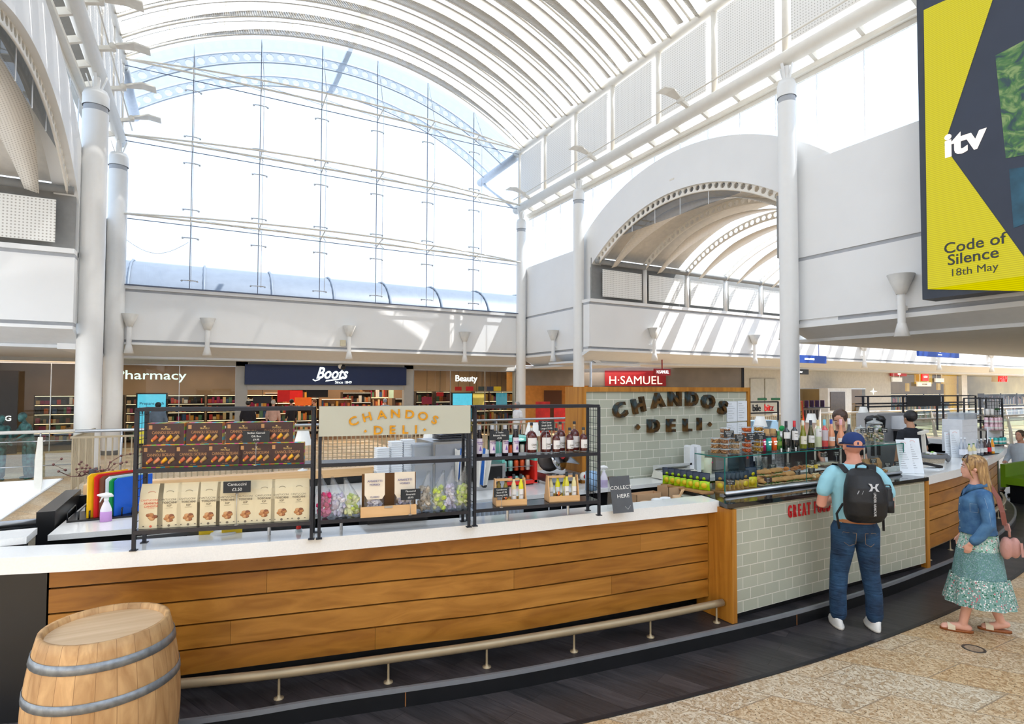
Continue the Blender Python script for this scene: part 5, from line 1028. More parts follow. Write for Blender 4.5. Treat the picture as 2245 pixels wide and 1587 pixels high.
# --- collect here sign
p = onz(1362, 1122, 1.2); p.z = 1.2; t = thing('counter_sign', 'grey leaning acrylic sign saying COLLECT HERE', 'sign', p); F = facing((p.x, p.y, 1.2+.145), (-.62, -1, 0), -.22, .10)
build('board', MB().box(-.085, .085, -.15, .15, -.003, .003, 0, F), [mat('slate_grey', (74, 78, 84), .25, var=.15)], t)
mb = MB(); mb.text('COLLECT', .042, F @ Matrix.Translation((.005, .055, .004)), 0, .001, 0); mb.text('HERE', .045, F @ Matrix.Translation((.015, -.015, .004)), 0, .001, 0); mb.tube([F @ Vector((.02, -.10, .004)), F @ Vector((.04, -.125, .004)), F @ Vector((.065, -.095, .004))], .0012, 4); build('writing', mb, [CHALK], t)
mb = MB(); mb.add([F @ Vector(v) for v in ((-.085, .15, -.003), (.085, .15, -.003))]+[(p.x-.05, p.y+.13, 1.201), (p.x+.09, p.y+.13, 1.201)], [(0, 1, 3, 2)]); build('prop', mb, [CLEAR], t)
# --- chopping boards
p = onz(245, 1142, 1.1); t = thing('board_rack', 'black plastic rack holding coloured chopping boards at the left', 'rack', (-.62, 5.35, 1.1)); mb = MB().box(-.90, -.45, 5.52, 5.9, 1.1, 1.115)
for i in range(7): mb.tube([(-.90+.07*i, 5.55, 1.11), (-.90+.07*i, 5.55, 1.17), (-.90+.07*i, 5.88, 1.17), (-.90+.07*i, 5.88, 1.11)], .006, 6)
build('frame', mb, [BLACKM], t)
for i, (nmc, c, h) in enumerate((('yellow', (250, 196, 20), .43), ('red', (222, 34, 36), .42), ('brown', (120, 72, 50), .40), ('white', (224, 232, 240), .39), ('green', (24, 150, 70), .37), ('blue', (20, 92, 200), .37))):
 a = (190, 205, 217, 230, 238, 249)[i]; q = onY(a, 1130, 5.58); h *= .80; mb = MB(); P = [(0, 0, 0), (.24, .20, 0), (.24, .20, h), (.02, .02, h), (0, 0, h-.02)]
 M = Matrix.Translation((q.x, 5.56, 1.117)); mb.prism(P, (.009, -.012, 0), 0, M)
 single('chopping_board', nmc+' plastic chopping board standing in the black rack', 'chopping board', mb, [mat('board_'+nmc, c, .4)], (q.x, 5.56, 1.117), 'coloured chopping boards')
# --- spray bottles
def spray(loc, s_, liq, lab, rz):
 t = thing('spray_bottle', lab, 'spray bottle', (0, 0, 0)); mb = MB().lathe([(0, 0), (.04, 0), (.042, .006), (.042, .1), (.030, .135), (.016, .17), (.016, .18)], (0, 0, 0), 16, 0, None, True, 1, .75); build('bottle', mb, [liq[0]], t)
 mb = MB().lathe([(0, .002), (.0435, .002), (.0435, .085)], (0, 0, 0), 16, 0, None, True, 1, .78); build('liquid', mb, [liq[1]], t)
 mb = MB().cyl((0, 0, .178), .018, .02, 12); mb.loft([[(x, -w_, z0), (x, w_, z0), (x, w_, z1), (x, -w_, z1)] for x, w_, z0, z1 in ((-.065, .006, .222, .232), (-.045, .010, .214, .236), (0, .014, .198, .244), (.035, .012, .206, .234), (.05, .006, .205, .215))]); mb.tube([(-.02, 0, .215), (-.035, 0, .19), (-.045, 0, .165)], [.008, .006, .004], 8); build('trigger', mb, [WHITE], t)
 t.location = loc; t.rotation_euler = (0, 0, rz); t.scale = (s_,)*3; return t
spray(onz(232, 1143, 1.18)-Vector((0, 0, .08)), .92, (mat('bottle_white', (232, 226, 236), .3), mat('liquid_violet', (200, 150, 214), .25)), 'spray bottle with violet liquid before the chopping boards', 0)
q = onz(1324, 1068, 1.18); q.z = 1.1; spray(q, .95, (mat('bottle_white', (232, 226, 236), .3), mat('liquid_lilac', (206, 190, 222), .25)), 'lilac spray bottle beside the lemons at the tiled wall', -.6)
# --- fruit bowl
q = onz(1345, 1058, 1.18); q.z = 1.1; q.y -= .02; t = thing('fruit_bowl', 'small dark bowl beside the lilac spray bottle', 'bowl', q); build('bowl', MB().lathe([(0, 0), (.05, 0), (.085, .06), (.08, .06), (.046, .008), (0, .008)], q, 18), [mat('bowl_dark', (92, 66, 44), .5)], t)
for i, (dx, dy, dz, c, nmf) in enumerate(((-.04, -.02, .07, (246, 196, 20), 'lemon at the left of the dark bowl'), (.035, -.03, .07, (246, 196, 20), 'lemon at the right of the dark bowl'), (0, -.01, .115, (246, 190, 20), 'lemon topmost in the dark bowl'), (.0, -.055, .062, (70, 140, 40), 'green lime in the dark bowl'))):
 p = q+Vector((dx, dy, dz)); mb = MB().ball(p, .031, 12, 0, None, (1.2, 1, .95)); single('lemon' if i < 3 else 'lime', nmf, 'fruit', mb, [mat('fruit%d' % (0 if i < 3 else 1), c, .4, bump=.1)], p)
# --- blue roll, slicer, fridge, oven, towels
q = onz(1296, 1074, 1.18); q.z = 1.1; mb = MB().lathe([(.025, 0), (.06, 0), (.06, .19), (.025, .19), (.025, 0)], q, 20); single('paper_roll', 'pale blue paper roll beside the meat slicer', 'paper roll', mb, [mat('roll_blue', (158, 190, 222), .8)], q)
q = onY(1228, 1078, 5.3); q.z = 1.1; t = thing('meat_slicer', 'steel meat slicer with red trim behind the right rack', 'slicer', q)
mb = MB(); mb.box(q.x-.2, q.x+.2, 5.2, 5.55, 1.14, 1.24)
for a, b in ((-.17, 5.23), (.17, 5.23), (-.17, 5.5), (.17, 5.5)): mb.cyl((q.x+a, b, 1.1), .02, .04, 8)
build('base', mb, [STEEL], t); mb = MB(); mb.lathe([(0, -.01), (.15, -.01), (.155, 0), (.15, .01), (0, .015)], (0, 0, 0), 28, 0, Matrix.Translation((q.x-.02, 5.3, 1.42)) @ Matrix.Rotation(1.2, 4, 'X') @ Matrix.Rotation(.5, 4, 'Y')); build('blade', mb, [mat('blade_steel', (205, 208, 212), .15, 1)], t)
mb = MB(); mb.beam((q.x-.2, 5.2, 1.62), (q.x+.13, 5.25, 1.36), .22, .012); build('tray', mb, [STEEL], t); mb = MB(); mb.beam((q.x-.1, 5.12, 1.45), (q.x+.16, 5.14, 1.66), .03, .03); mb.beam((q.x+.16, 5.14, 1.66), (q.x+.2, 5.14, 1.60), .03, .03); build('handle', mb, [mat('slicer_red', (170, 30, 34), .35)], t)
mb = MB(); mb.lathe([(0, 0), (.055, 0), (.05, .03), (0, .035)], (0, 0, 0), 20, 0, Matrix.Translation((q.x+.21, 5.15, 1.2)) @ Matrix.Rotation(pi/2, 4, 'X')); mb.lathe([(0, 0), (.03, 0), (.028, .01), (0, .012)], (0, 0, 0), 16, 1, Matrix.Translation((q.x+.21, 5.112, 1.2)) @ Matrix.Rotation(pi/2, 4, 'X')); build('dial', mb, [CREAM, mat('slicer_red', (170, 30, 34), .35)], t)
mb = MB(); mb.lathe([(.0, 0), (.13, .0), (.15, .05), (.10, .07), (0, .07)], (0, 0, 0), 20, 0, Matrix.Translation((q.x-.1, 5.4, 1.4)) @ Matrix.Rotation(pi/2, 4, 'X')); build('guard', mb, [mat('slicer_dark', (74, 66, 62), .4)], t)
a = onY(1101, 1070, 5.35); b = onY(1178, 1075, 5.35); t = thing('drinks_fridge', 'small drinks fridge, turquoise above and red below, behind the right rack', 'fridge', ((a.x+b.x)/2, 5.4, 1.1)); z0, z1, zm = 1.1, 1.70, 1.40
mb = MB()
for m, (c0, c1) in enumerate(((z0+.03, zm), (zm, z1))): mb.box(a.x, a.x+.03, 5.35, 5.7, c0, c1, m); mb.box(b.x-.035, b.x, 5.35, 5.7, c0, c1, m)
mb.box(a.x, b.x, 5.35, 5.7, z0+.02, z0+.06, 0); mb.box(a.x, b.x, 5.35, 5.7, z1-.05, z1, 1); mb.box(a.x, b.x, 5.68, 5.7, z0+.05, z1, 2); mb.box(a.x+.02, b.x-.02, 5.4, 5.6, z0, z0+.02, 2)
build('case', mb, [mat('fridge_red', (232, 46, 34), .35), mat('fridge_turquoise', (104, 196, 180), .35), BLACKM], t)
mb = MB(); [mb.box(a.x+.03, b.x-.035, 5.38, 5.67, z, z+.006) for z in (1.16, 1.33, 1.50)]; build('shelf', mb, [STEEL], t); mb = MB(); mb.text('FRESH', .035, facing(((a.x+b.x)/2, 5.347, 1.675)), 0, .001, 0); build('lettering', mb, [LW], t)
cm = [(mat('can_a', (214, 60, 60), .35, .3), 'red'), (mat('can_b', (150, 214, 200), .35, .3), 'mint'), (mat('can_c', (226, 90, 40), .35, .3), 'orange'), (mat('can_d', (220, 214, 200), .35, .3), 'cream')]
W_ = b.x-a.x-.07
for r in range(3):
 for k in range(5):
  m, cn = cm[(k//2+r) % 4]; x = a.x+.035+W_*(k+.5)/5; z = (1.166, 1.336, 1.506)[r]; mb = MB().lathe([(0, 0), (.024, 0), (.027, .006), (.027, .10), (.022, .112), (0, .112)], (x, 5.44, z), 10)
  single('drink_can', cn+' can inside the small fridge, %s shelf, %s' % (('bottom', 'middle', 'top')[r], ('leftmost', 'second', 'centre', 'fourth', 'rightmost')[k]), 'can', mb, [m], (x, 5.44, z), 'cans in the small fridge')
a = onY(1040, 1100, 5.3); b = onY(1108, 1100, 5.3); t = thing('oven', 'steel counter oven with two black knobs behind the right rack', 'oven', ((a.x+b.x)/2, 5.4, 1.1)); mb = MB().box(a.x-.05, b.x, 5.3, 5.75, 1.1, 1.36, 0); mb.box(a.x-.03, b.x-.04, 5.292, 5.3, 1.20, 1.34, 1); build('body', mb, [STEEL, BLACKM], t)
for i, k in enumerate((.3, .75)): mb = MB(); mb.lathe([(0, 0), (.025, 0), (.02, .03), (0, .03)], (0, 0, 0), 14, 0, Matrix.Translation((a.x+(b.x-a.x)*k, 5.3, 1.15)) @ Matrix.Rotation(pi/2, 4, 'X')); build('knob', mb, [BLACK], t)
mb = MB(); mb.text('fan', .05, facing((a.x+.1, 5.29, 1.27)), 0, .001, 0); build('lettering', mb, [LW], t)
def cloth(x0, x1, ytop, ybot, Y, lab, seed):
 rr = random.Random(seed); a = onY(x0, ytop, Y); b = onY(x1, ybot, Y); mb = MB(); n = 14; rows = []
 for j in range(7):
  z = a.z+(b.z-a.z)*j/6; rows.append([(a.x+(b.x-a.x)*i/n*(1-.06*j), Y-.01-.02*sin(i*1.3+j*.25+seed)*(.3+j/6), z+.01*sin(i*.9+seed)) for i in range(n+1)])
 vs = [p for r in rows for p in r]; n1 = n+1
 for j in range(6):
  for i in range(n): mb.add([rows[j][i], rows[j][i+1], rows[j+1][i+1], rows[j+1][i]], [(0, 1, 2, 3)], 1 if i in (n//2-1, n//2) else 0, True)
 return single('tea_towel', lab, 'towel', mb, [mat('towel_cream', (226, 222, 214), .9), mat('towel_blue', (50, 110, 190), .9)], ((a.x+b.x)/2, Y, b.z))
cloth(996, 1024, 985, 1052, 5.42, 'cream tea towel with blue stripe, left one behind the middle rack', 1); cloth(1042, 1080, 985, 1062, 5.24, 'cream tea towel with blue stripe, hanging over the oven', 2)
a = onY(945, 1040, 5.5); b = onY(1030, 1040, 5.5); t = thing('steel_cabinet', 'brushed steel counter cabinet behind the middle rack', 'cabinet', ((a.x+b.x)/2, 5.6, 1.1)); build('body', MB().box(a.x, b.x+.06, 5.44, 5.95, 1.1, 1.68), [STEEL], t); build('door', MB().box(a.x+.02, b.x+.04, 5.43, 5.44, 1.13, 1.65), [mat('door_steel', (170, 174, 182), .35, .6)], t)
mb = MB()
for i in range(3): mb.cbox(((a.x+b.x)/2+.05, 5.62, 1.70+i*.02), (.34, .2, .012), 0, .05*i)
single('tray_stack', 'stack of dark trays on the steel cabinet', 'trays', mb, [mat('tray_dark', (60, 62, 70), .4)], ((a.x+b.x)/2, 5.6, 1.68))
mb = MB()
for i in range(3): mb.cbox(((a.x+b.x)/2+.1, 5.62, 1.758+i*.018), (.26-.02*i, .16, .015), 0, .1*i)
single('folded_towels', 'folded grey cloths on top of the dark trays', 'towel', mb, [mat('cloth_taupe', (176, 164, 150), .9, bump=.3)], ((a.x+b.x)/2+.1, 5.62, 1.75))
# --- clear tubs and box stacks
def tub(x0, x1, y0, y1, Y, lab, d=.2):
 a = onY(x0, y0, Y); b = onY(x1, y1, Y); t = thing('storage_tub', lab, 'plastic tub', ((a.x+b.x)/2, Y, b.z)); build('body', MB().box(a.x+.01, b.x-.01, Y, Y+d, b.z, a.z-.02), [glassmat('tub_plastic', (226, 232, 238), .08, .2, .35, (225, 230, 236))], t); build('lid', MB().box(a.x, b.x, Y-.01, Y+d+.01, a.z-.02, a.z), [glassmat('tub_plastic', (226, 232, 238), .08, .2, .35, (225, 230, 236))], t)
tub(905, 956, 975, 1012, 5.5, 'clear plastic tub, upper one of the stack behind the middle rack'); tub(908, 968, 1016, 1085, 5.45, 'clear plastic tub, lower one of the stack behind the middle rack', .3)
def clamshell():
 t = thing('box_stack', 'x', 'takeaway boxes', (0, 0, 0), 'stacks of white takeaway boxes'); mb = MB()
 for k in range(24): mb.loft([[(x*s_, y*s_, z) for x, y in ((-.062, -.062), (.062, -.062), (.062, .062), (-.062, .062))] for s_, z in ((.86, k*.022), (1, k*.022+.02), (.86, k*.022+.024))], 0, True, False)
 build('stack', mb, [mat('card_white', (236, 238, 240), .7)], t); return t
cs0 = clamshell()
for i, (x, Y, h, lab) in enumerate(((836, 5.55, 1.02, 'left'), (866, 5.6, 1.12, 'middle'), (893, 5.62, 1.14, 'right'))):
 g = cs0 if i == 0 else dup(cs0); q = onY(x, 1050, Y); g.location = (q.x, Y, 1.1); g.scale = (1, 1, h); g['label'] = 'tall stack of white takeaway boxes, %s of three behind the middle rack' % lab
q = onY(1520, 1045, 5.1)
for i, x in enumerate((1511, 1526)):
 q = onY(x, 1060, 5.05); g = thing('carton_stack', 'tall slim stack of folded white cartons at the tiled wall, %s one' % ('left', 'right')[i], 'cartons', (q.x, 5.05, 1.1), 'white carton stacks at the tiled wall'); build('cartons', MB().loft([[(q.x+a*w_, 5.05+b*.05, 1.1+z) for a, b in ((-1, -1), (1, -1), (1, 1), (-1, 1))] for z, w_ in ((0, .032), (.1, .035), (.34, .037), (.42, .034), (.445, .02))], 0, True, False), [mat('card_white', (236, 238, 240), .7)], g)
# --- film wrapping machine
a = onY(1441, 1045, 5.02); b = onY(1516, 1045, 5.02); cx = (a.x+b.x)/2; t = thing('wrapping_machine', 'cream wrapping machine on the white back counter', 'machine', (cx, 5.0, 1.1)); hw = (b.x-a.x)/2
mb = MB().loft([[(x, 4.93, 1.11), (x, 4.92, 1.18), (x, 5.08, 1.2), (x, 5.12, 1.11)] for x in (a.x, a.x+.02, b.x-.02, b.x)], 0, True, False); [mb.cyl((x, 4.96, 1.1), .012, .012, 8) for x in (a.x+.03, b.x-.03)]; build('body', mb, [mat('machine_cream', (226, 224, 212), .4)], t)
mb = MB().loft([[(x, 5.0, 1.235), (x, 5.0, 1.26), (x, 5.1, 1.25), (x, 5.1, 1.19)] for x in (a.x+.01, b.x-.01)], 0, True, False); build('lid', mb, [mat('machine_grey', (200, 202, 200), .4)], t); mb = MB(); mb.box(a.x+.03, b.x-.03, 4.95, 5.05, 1.183, 1.19, 0)
[mb.box(cx+dx, cx+dx+.03, 4.918, 4.925, 1.14, 1.155, 1) for dx in (-.15, -.02, .12)]; build('slot', mb, [mat('slot_grey', (120, 122, 124), .4), BLACK], t)
# --- items on white worktop by the sign
CARDB = mat('cardboard', (196, 158, 120), .8)
def opencarton(x0, x1, y0, z0, h, lab, Y=None, d=.12):
 a = onz(x0, y0, z0); b = onz(x1, y0-2, z0); t = thing('open_carton', lab, 'cardboard box', ((a.x+b.x)/2, a.y, z0)); mb = MB(); th = .004
 for q in ((a.x, b.x, a.y, a.y+th), (a.x, b.x, a.y+d, a.y+d+th), (a.x, a.x+th, a.y, a.y+d), (b.x-th, b.x, a.y, a.y+d)): mb.box(q[0], q[1], q[2], q[3], z0, z0+h)
 mb.box(a.x, b.x, a.y, a.y+d, z0, z0+.004); build('carton', mb, [CARDB], t); return (a, b)
LOWB = MB().box(2.9, 4.28, 4.06, 4.5, 1.04, 1.08); single('inner_shelf', 'dark shelf on the staff side of the white worktop', 'shelf', LOWB, [BLACKM], (3.6, 4.3, 1.04))
opencarton(1396, 1470, 1108, 1.085, .10, 'open brown cardboard carton behind the collect sign'); opencarton(1466, 1534, 1100, 1.085, .14, 'torn white and brown cardboard carton next to the crisps', d=.16)
for i, (x, y) in enumerate(((1415, 1099), (1440, 1093), (1458, 1090))):
 q = onz(x, y, 1.17); mb = MB().lathe([(0, 0), (.045, 0), (.05, .05), (.04, .055), (0, .06)], (q.x, q.y, 1.115), 14, 0, None, True, 1.2, .9); single('takeaway_tub', 'pale takeaway tub in the cartons, %s' % ('left', 'middle', 'right')[i], 'tub', mb, [mat('tub_tan' if i == 0 else 'tub_white', (206, 170, 130) if i == 0 else (232, 234, 236), .6)], (q.x, q.y, 1.115))
q = onz(1483, 1098, 1.13); t = thing('cutlery_cup', 'paper cup full of wooden cutlery lying beside the cartons', 'cup', (q.x, q.y, 1.1)); build('cup', MB().lathe([(0, 0), (.03, 0), (.04, .08), (.036, .08), (.026, .005)], (q.x, q.y, 1.10), 14), [mat('cup_tan', (216, 180, 140), .6)], t); mb = MB(); rr = random.Random(4)
for k in range(10): mb.beam((q.x+rr.uniform(-.015, .015), q.y, 1.11), (q.x+.07+rr.uniform(0, .05), q.y+rr.uniform(-.02, .02), 1.235), .008, .002)
build('cutlery', mb, [mat('birch', (222, 186, 140), .6)], t)
q = onz(1473, 1078, 1.15); t = thing('cup_stack', 'stack of clear plastic cups near the crisps', 'cups', (q.x, q.y, 1.085)); mb = MB()
for k in range(5): mb.lathe([(.03, k*.02), (.038, k*.02+.018)], (q.x, q.y, 1.085), 14)
build('cups', mb, [CLEAR], t)
for i, (x, y, lab) in enumerate(((1318, 1112, 'round white tin behind the right end of the right rack'),)):
 q = onz(x, y, 1.18); mb = MB().cyl((q.x, q.y+.05, 1.085), .07, .09, 18); single('tin', lab, 'tin', mb, [mat('tin_white', (214, 214, 206), .4)], (q.x, q.y+.05, 1.085))
# --- below the shelves on staff side
def inner(x, y, z, w_, d, h, m, nm, lab, cat): q = onz(x, y, z); mb = MB().box(q.x-w_/2, q.x+w_/2, q.y, q.y+d, z-h, z); return single(nm, lab, cat, mb, [m], (q.x, q.y, z-h))
st = thing('under_shelf', 'steel shelf under the worktop on the staff side', 'shelf', (1, 4.65, 1.02)); build('board', MB().slab([(-.3, 4.72), (.8, 4.52), (1.95, 4.3), (2.9, 4.2)], [(-.3, 4.85), (.8, 4.68), (1.95, 4.5), (2.9, 4.42)], 1.01, 1.03), [STEEL], st)
for x, y, w_, m, lab in ((452, 1157, .09, mat('pack_yellow', (246, 212, 20), .4), 'yellow packet standing under the left rack'), (509, 1155, .13, mat('pack_yellow', (246, 212, 20), .4), 'yellow box standing behind the white tub')):
 inner(x, y, 1.245, w_, .05, .21, m, 'packet', lab, 'packet')
q = onz(492, 1166, 1.22); mb = MB().lathe([(0, 0), (.07, 0), (.09, .10), (.09, .12), (.08, .13), (0, .13)], (q.x, q.y+.06, 1.08), 18); single('white_tub', 'white lidded tub between the two yellow packets', 'tub', mb, [mat('tub_white', (232, 234, 236), .6)], (q.x, q.y, 1.08))
q = onz(655, 1150, 1.25); t = thing('squeeze_bottle', 'small clear bottle with a red cap under the left rack', 'bottle', (q.x, q.y, 1.12)); build('body', MB().lathe([(0, 0), (.03, 0), (.03, .07), (.02, .1), (0, .1)], (q.x, q.y, 1.12), 14), [mat('bottle_pale', (206, 220, 228), .3)], t); build('cap', MB().lathe([(.016, .1), (.018, .11), (.012, .13), (.004, .14), (0, .14)], (q.x, q.y, 1.12), 12), [mat('cap_red', (224, 34, 30), .4)], t)
for i, x in enumerate((590, 748, 1112, 1245)):
 q = onz(x, (1172, 1160, 1140, 1128)[i], 1.2); mb = MB().cyl((q.x, q.y, 1.2), .012, .11, 12);
 o = single('support_tube', 'short steel tube under the display racks, %s of four' % ('leftmost', 'second', 'third', 'rightmost')[i], 'tube', mb, [STEEL], (q.x, q.y, 1.2))
a = onz(808, 1152, 1.2); b = onz(940, 1140, 1.2); mb = MB(); mb.slab([(a.x, a.y+.03), (b.x, b.y+.03)], [(a.x, a.y+.3), (b.x, b.y+.3)], 1.0, 1.27); single('black_bin', 'black plastic bin under the middle rack', 'bin', mb, [mat('bin_black', (28, 28, 30), .4)], ((a.x+b.x)/2, a.y+.1, 1.0))
t = thing('bread_crate', 'grey plastic crate with slots, under the right rack', 'crate', (2.4, 4.6, 1.0)); mb = MB(); a = onz(1060, 1120, 1.2); b = onz(1190, 1113, 1.2)
for k in range(12):
 x = a.x+(b.x-a.x)*k/12; mb.box(x, x+.022, 4.55, 4.56, 1.0, 1.16)
for z in (1.0, 1.06, 1.14): mb.box(a.x, b.x, 4.548, 4.562, z, z+.02)
mb.box(a.x, b.x, 4.56, 4.85, 1.0, 1.01); mb.box(a.x, a.x+.01, 4.55, 4.85, 1.0, 1.16); mb.box(b.x-.01, b.x, 4.55, 4.85, 1.0, 1.16); mb.box(a.x, b.x, 4.84, 4.85, 1.0, 1.16); build('crate', mb, [mat('crate_grey', (186, 194, 204), .5)], t)
# --- barrel
def barrel():
 cx, cy_ = -.47, 4.06; R0, R1, Hh = .285, .345, .9; t = thing('wine_barrel', 'large oak wine barrel with two grey steel hoops at the front left', 'barrel', (cx, cy_, 0)); return t
BOAK = bpy.data.materials.new('barrel_oak'); BOAK.use_nodes = True; _n = BOAK.node_tree; _b = _n.nodes['Principled BSDF']; _b.inputs['Roughness'].default_value = .6
_t = nn(_n, 'ShaderNodeTexCoord'); _s = nn(_n, 'ShaderNodeSeparateXYZ'); _n.links.new(_t.outputs['Object'], _s.inputs[0]); _a = nn(_n, 'ShaderNodeMath'); _a.operation = 'ARCTAN2'; _n.links.new(_s.outputs[1], _a.inputs[0]); _n.links.new(_s.outputs[0], _a.inputs[1])
_k = nn(_n, 'ShaderNodeMath'); _k.operation = 'MULTIPLY'; _k.inputs[1].default_value = 24/(2*pi); _n.links.new(_a.outputs[0], _k.inputs[0]); _f = nn(_n, 'ShaderNodeMath'); _f.operation = 'FLOOR'; _n.links.new(_k.outputs[0], _f.inputs[0]); _w = nn(_n, 'ShaderNodeTexWhiteNoise'); _w.noise_dimensions = '1D'; _n.links.new(_f.outputs[0], _w.inputs['W'])
_fr = nn(_n, 'ShaderNodeMath'); _fr.operation = 'FRACT'; _n.links.new(_k.outputs[0], _fr.inputs[0]); _ed = nn(_n, 'ShaderNodeMath'); _ed.operation = 'GREATER_THAN'; _ed.inputs[1].default_value = .975; _n.links.new(_fr.outputs[0], _ed.inputs[0])
_mp = nn(_n, 'ShaderNodeMapping'); _mp.inputs['Scale'].default_value = (14, 14, 3.5); _n.links.new(_t.outputs['Object'], _mp.inputs[0]); _no = nn(_n, 'ShaderNodeTexNoise'); _no.inputs['Scale'].default_value = 1; _no.inputs['Detail'].default_value = 7; _no.inputs['Distortion'].default_value = 1.2; _n.links.new(_mp.outputs[0], _no.inputs['Vector'])
_r = nn(_n, 'ShaderNodeValToRGB'); _r.color_ramp.elements[0].position = .3; _r.color_ramp.elements[0].color = lin((176, 132, 84))+(1,); _r.color_ramp.elements[1].position = .7; _r.color_ramp.elements[1].color = lin((214, 172, 120))+(1,); _n.links.new(_no.outputs['Fac'], _r.inputs[0])
_mr = nn(_n, 'ShaderNodeMapRange'); _mr.inputs[3].default_value = .82; _mr.inputs[4].default_value = 1.12; _n.links.new(_w.outputs['Value'], _mr.inputs[0]); _sv = nn(_n, 'ShaderNodeVectorMath'); _sv.operation = 'SCALE'; _n.links.new(_r.outputs[0], _sv.inputs[0]); _n.links.new(_mr.outputs[0], _sv.inputs['Scale'])
_m = nn(_n, 'ShaderNodeMix'); _m.data_type = 'RGBA'; _n.links.new(_ed.outputs[0], _m.inputs['Factor']); _n.links.new(_sv.outputs[0], _m.inputs['A']); _m.inputs['B'].default_value = lin((136, 98, 60))+(1,); _n.links.new(_m.outputs['Result'], _b.inputs['Base Color'])
def barrel_at(cx, cy_, Rt, Rm, Hh):
 t = thing('wine_barrel', 'large oak wine barrel with grey steel hoops at the front left', 'barrel', (cx, cy_, 0)); rr = lambda z: Rt+(Rm-Rt)*(1-((z-Hh/2)/(Hh/2))**2); N = 40
 prof = [(rr(Hh*i/20), Hh*i/20) for i in range(21)]; mb = MB().lathe(prof+[(rr(Hh)-.02, Hh), (rr(Hh)-.028, Hh-.03)], (cx, cy_, 0), N); build('staves', mb, [BOAK], t)
 mb = MB().lathe([(0, Hh-.03), (rr(Hh)-.026, Hh-.03)], (cx, cy_, 0), N, 0, None, False); build('head', mb, [woodmat('barrel_head', (196, 162, 122), (222, 194, 160), 'X', .6, 7, .1)], t)
 for z0, h in ((.10, .045), (.27, .045), (Hh-.31, .045), (Hh-.13, .045), (Hh*.0+.005, .04)):
  mb = MB().lathe([(rr(z0)+.002, z0), (rr(z0)+.005, z0), (rr(z0+h)+.005, z0+h), (rr(z0+h)+.002, z0+h)], (cx, cy_, 0), N); build('hoop', mb, [mat('hoop_steel', (140, 146, 152), .42, .55, .25, 25)], t)
barrel_at(-.44, 3.868, .30, .362, .93)
# ============================================================ FOOD CASE AND WHAT STANDS ON IT
CX0, CX1, CYF, CYB, CZ = 4.47, 7.62, 3.9, 4.28, 1.565
GEDGE = mat('glass_edge_green', (30, 116, 108), .15)
t = thing('food_case', 'long glass food display case on the tiled counter', 'display case', ((CX0+CX1)/2, CYF, 1.2))
build('top_pane', MB().box(CX0, CX1, CYF, CYB, CZ-.008, CZ), [glassmat('case_glass', (244, 250, 248), .03)], t)
mb = MB().box(CX0, CX1, CYF-.004, CYF, CZ-.009, CZ+.001); mb.box(CX0-.004, CX0, CYF, CYB, CZ-.009, CZ+.001); mb.box(CX1, CX1+.004, CYF, CYB, CZ-.009, CZ+.001)
mb.box(CX0-.003, CX0+.005, CYF-.003, CYF+.005, 1.2, CZ-.008); mb.box(CX1-.005, CX1+.003, CYF-.003, CYF+.005, 1.2, CZ-.008)
for xx in (5.72,): mb.box(xx-.003, xx+.003, CYF-.002, CYF+.003, 1.2, CZ-.008)
build('glass_edge', mb, [GEDGE], t)
build('front_pane', MB().add([(CX0, CYF, 1.2), (CX1, CYF, 1.2), (CX1, CYF, CZ), (CX0, CYF, CZ)], [(0, 1, 2, 3)]), [glassmat('case_glass', (244, 250, 248), .03)], t)
for xx in (CX0, CX1): build('side_pane', MB().add([(xx, CYF, 1.2), (xx, CYB, 1.2), (xx, CYB, CZ), (xx, CYF, CZ)], [(0, 1, 2, 3)]), [glassmat('case_glass', (244, 250, 248), .03)], t)
mb = MB(); mb.tube([(CX0-.05, CYF-.05, 1.222), (7.45, CYF-.05, 1.222)], .02, 10); mb.box(CX0-.05, 7.45, CYF-.05, CYF+.02, 1.2, 1.215); build('steel_lip', mb, [STEEL], t)
mb = MB()
for k in range(6): mb.cyl((4.9+k*.5, CYB-.03, 1.2), .012, CZ-1.208, 8)
build('support', mb, [STEEL], t)
WD = woodmat('board_wood', (126, 88, 58), (166, 122, 84), 'X', .5, 8, .1)
SLATE = mat('slate_black', (38, 40, 42), .5)
def board(x0, x1, y0, y1, z, lab, m=WD, th=.015, nm='serving_board', cat='serving board'): return single(nm, lab, cat, MB().box(x0, x1, y0, y1, z, z+th), [m], ((x0+x1)/2, (y0+y1)/2, z))
Z0 = 1.20
def cpx(x, Y, y=1050): return onY(x, y, Y).x
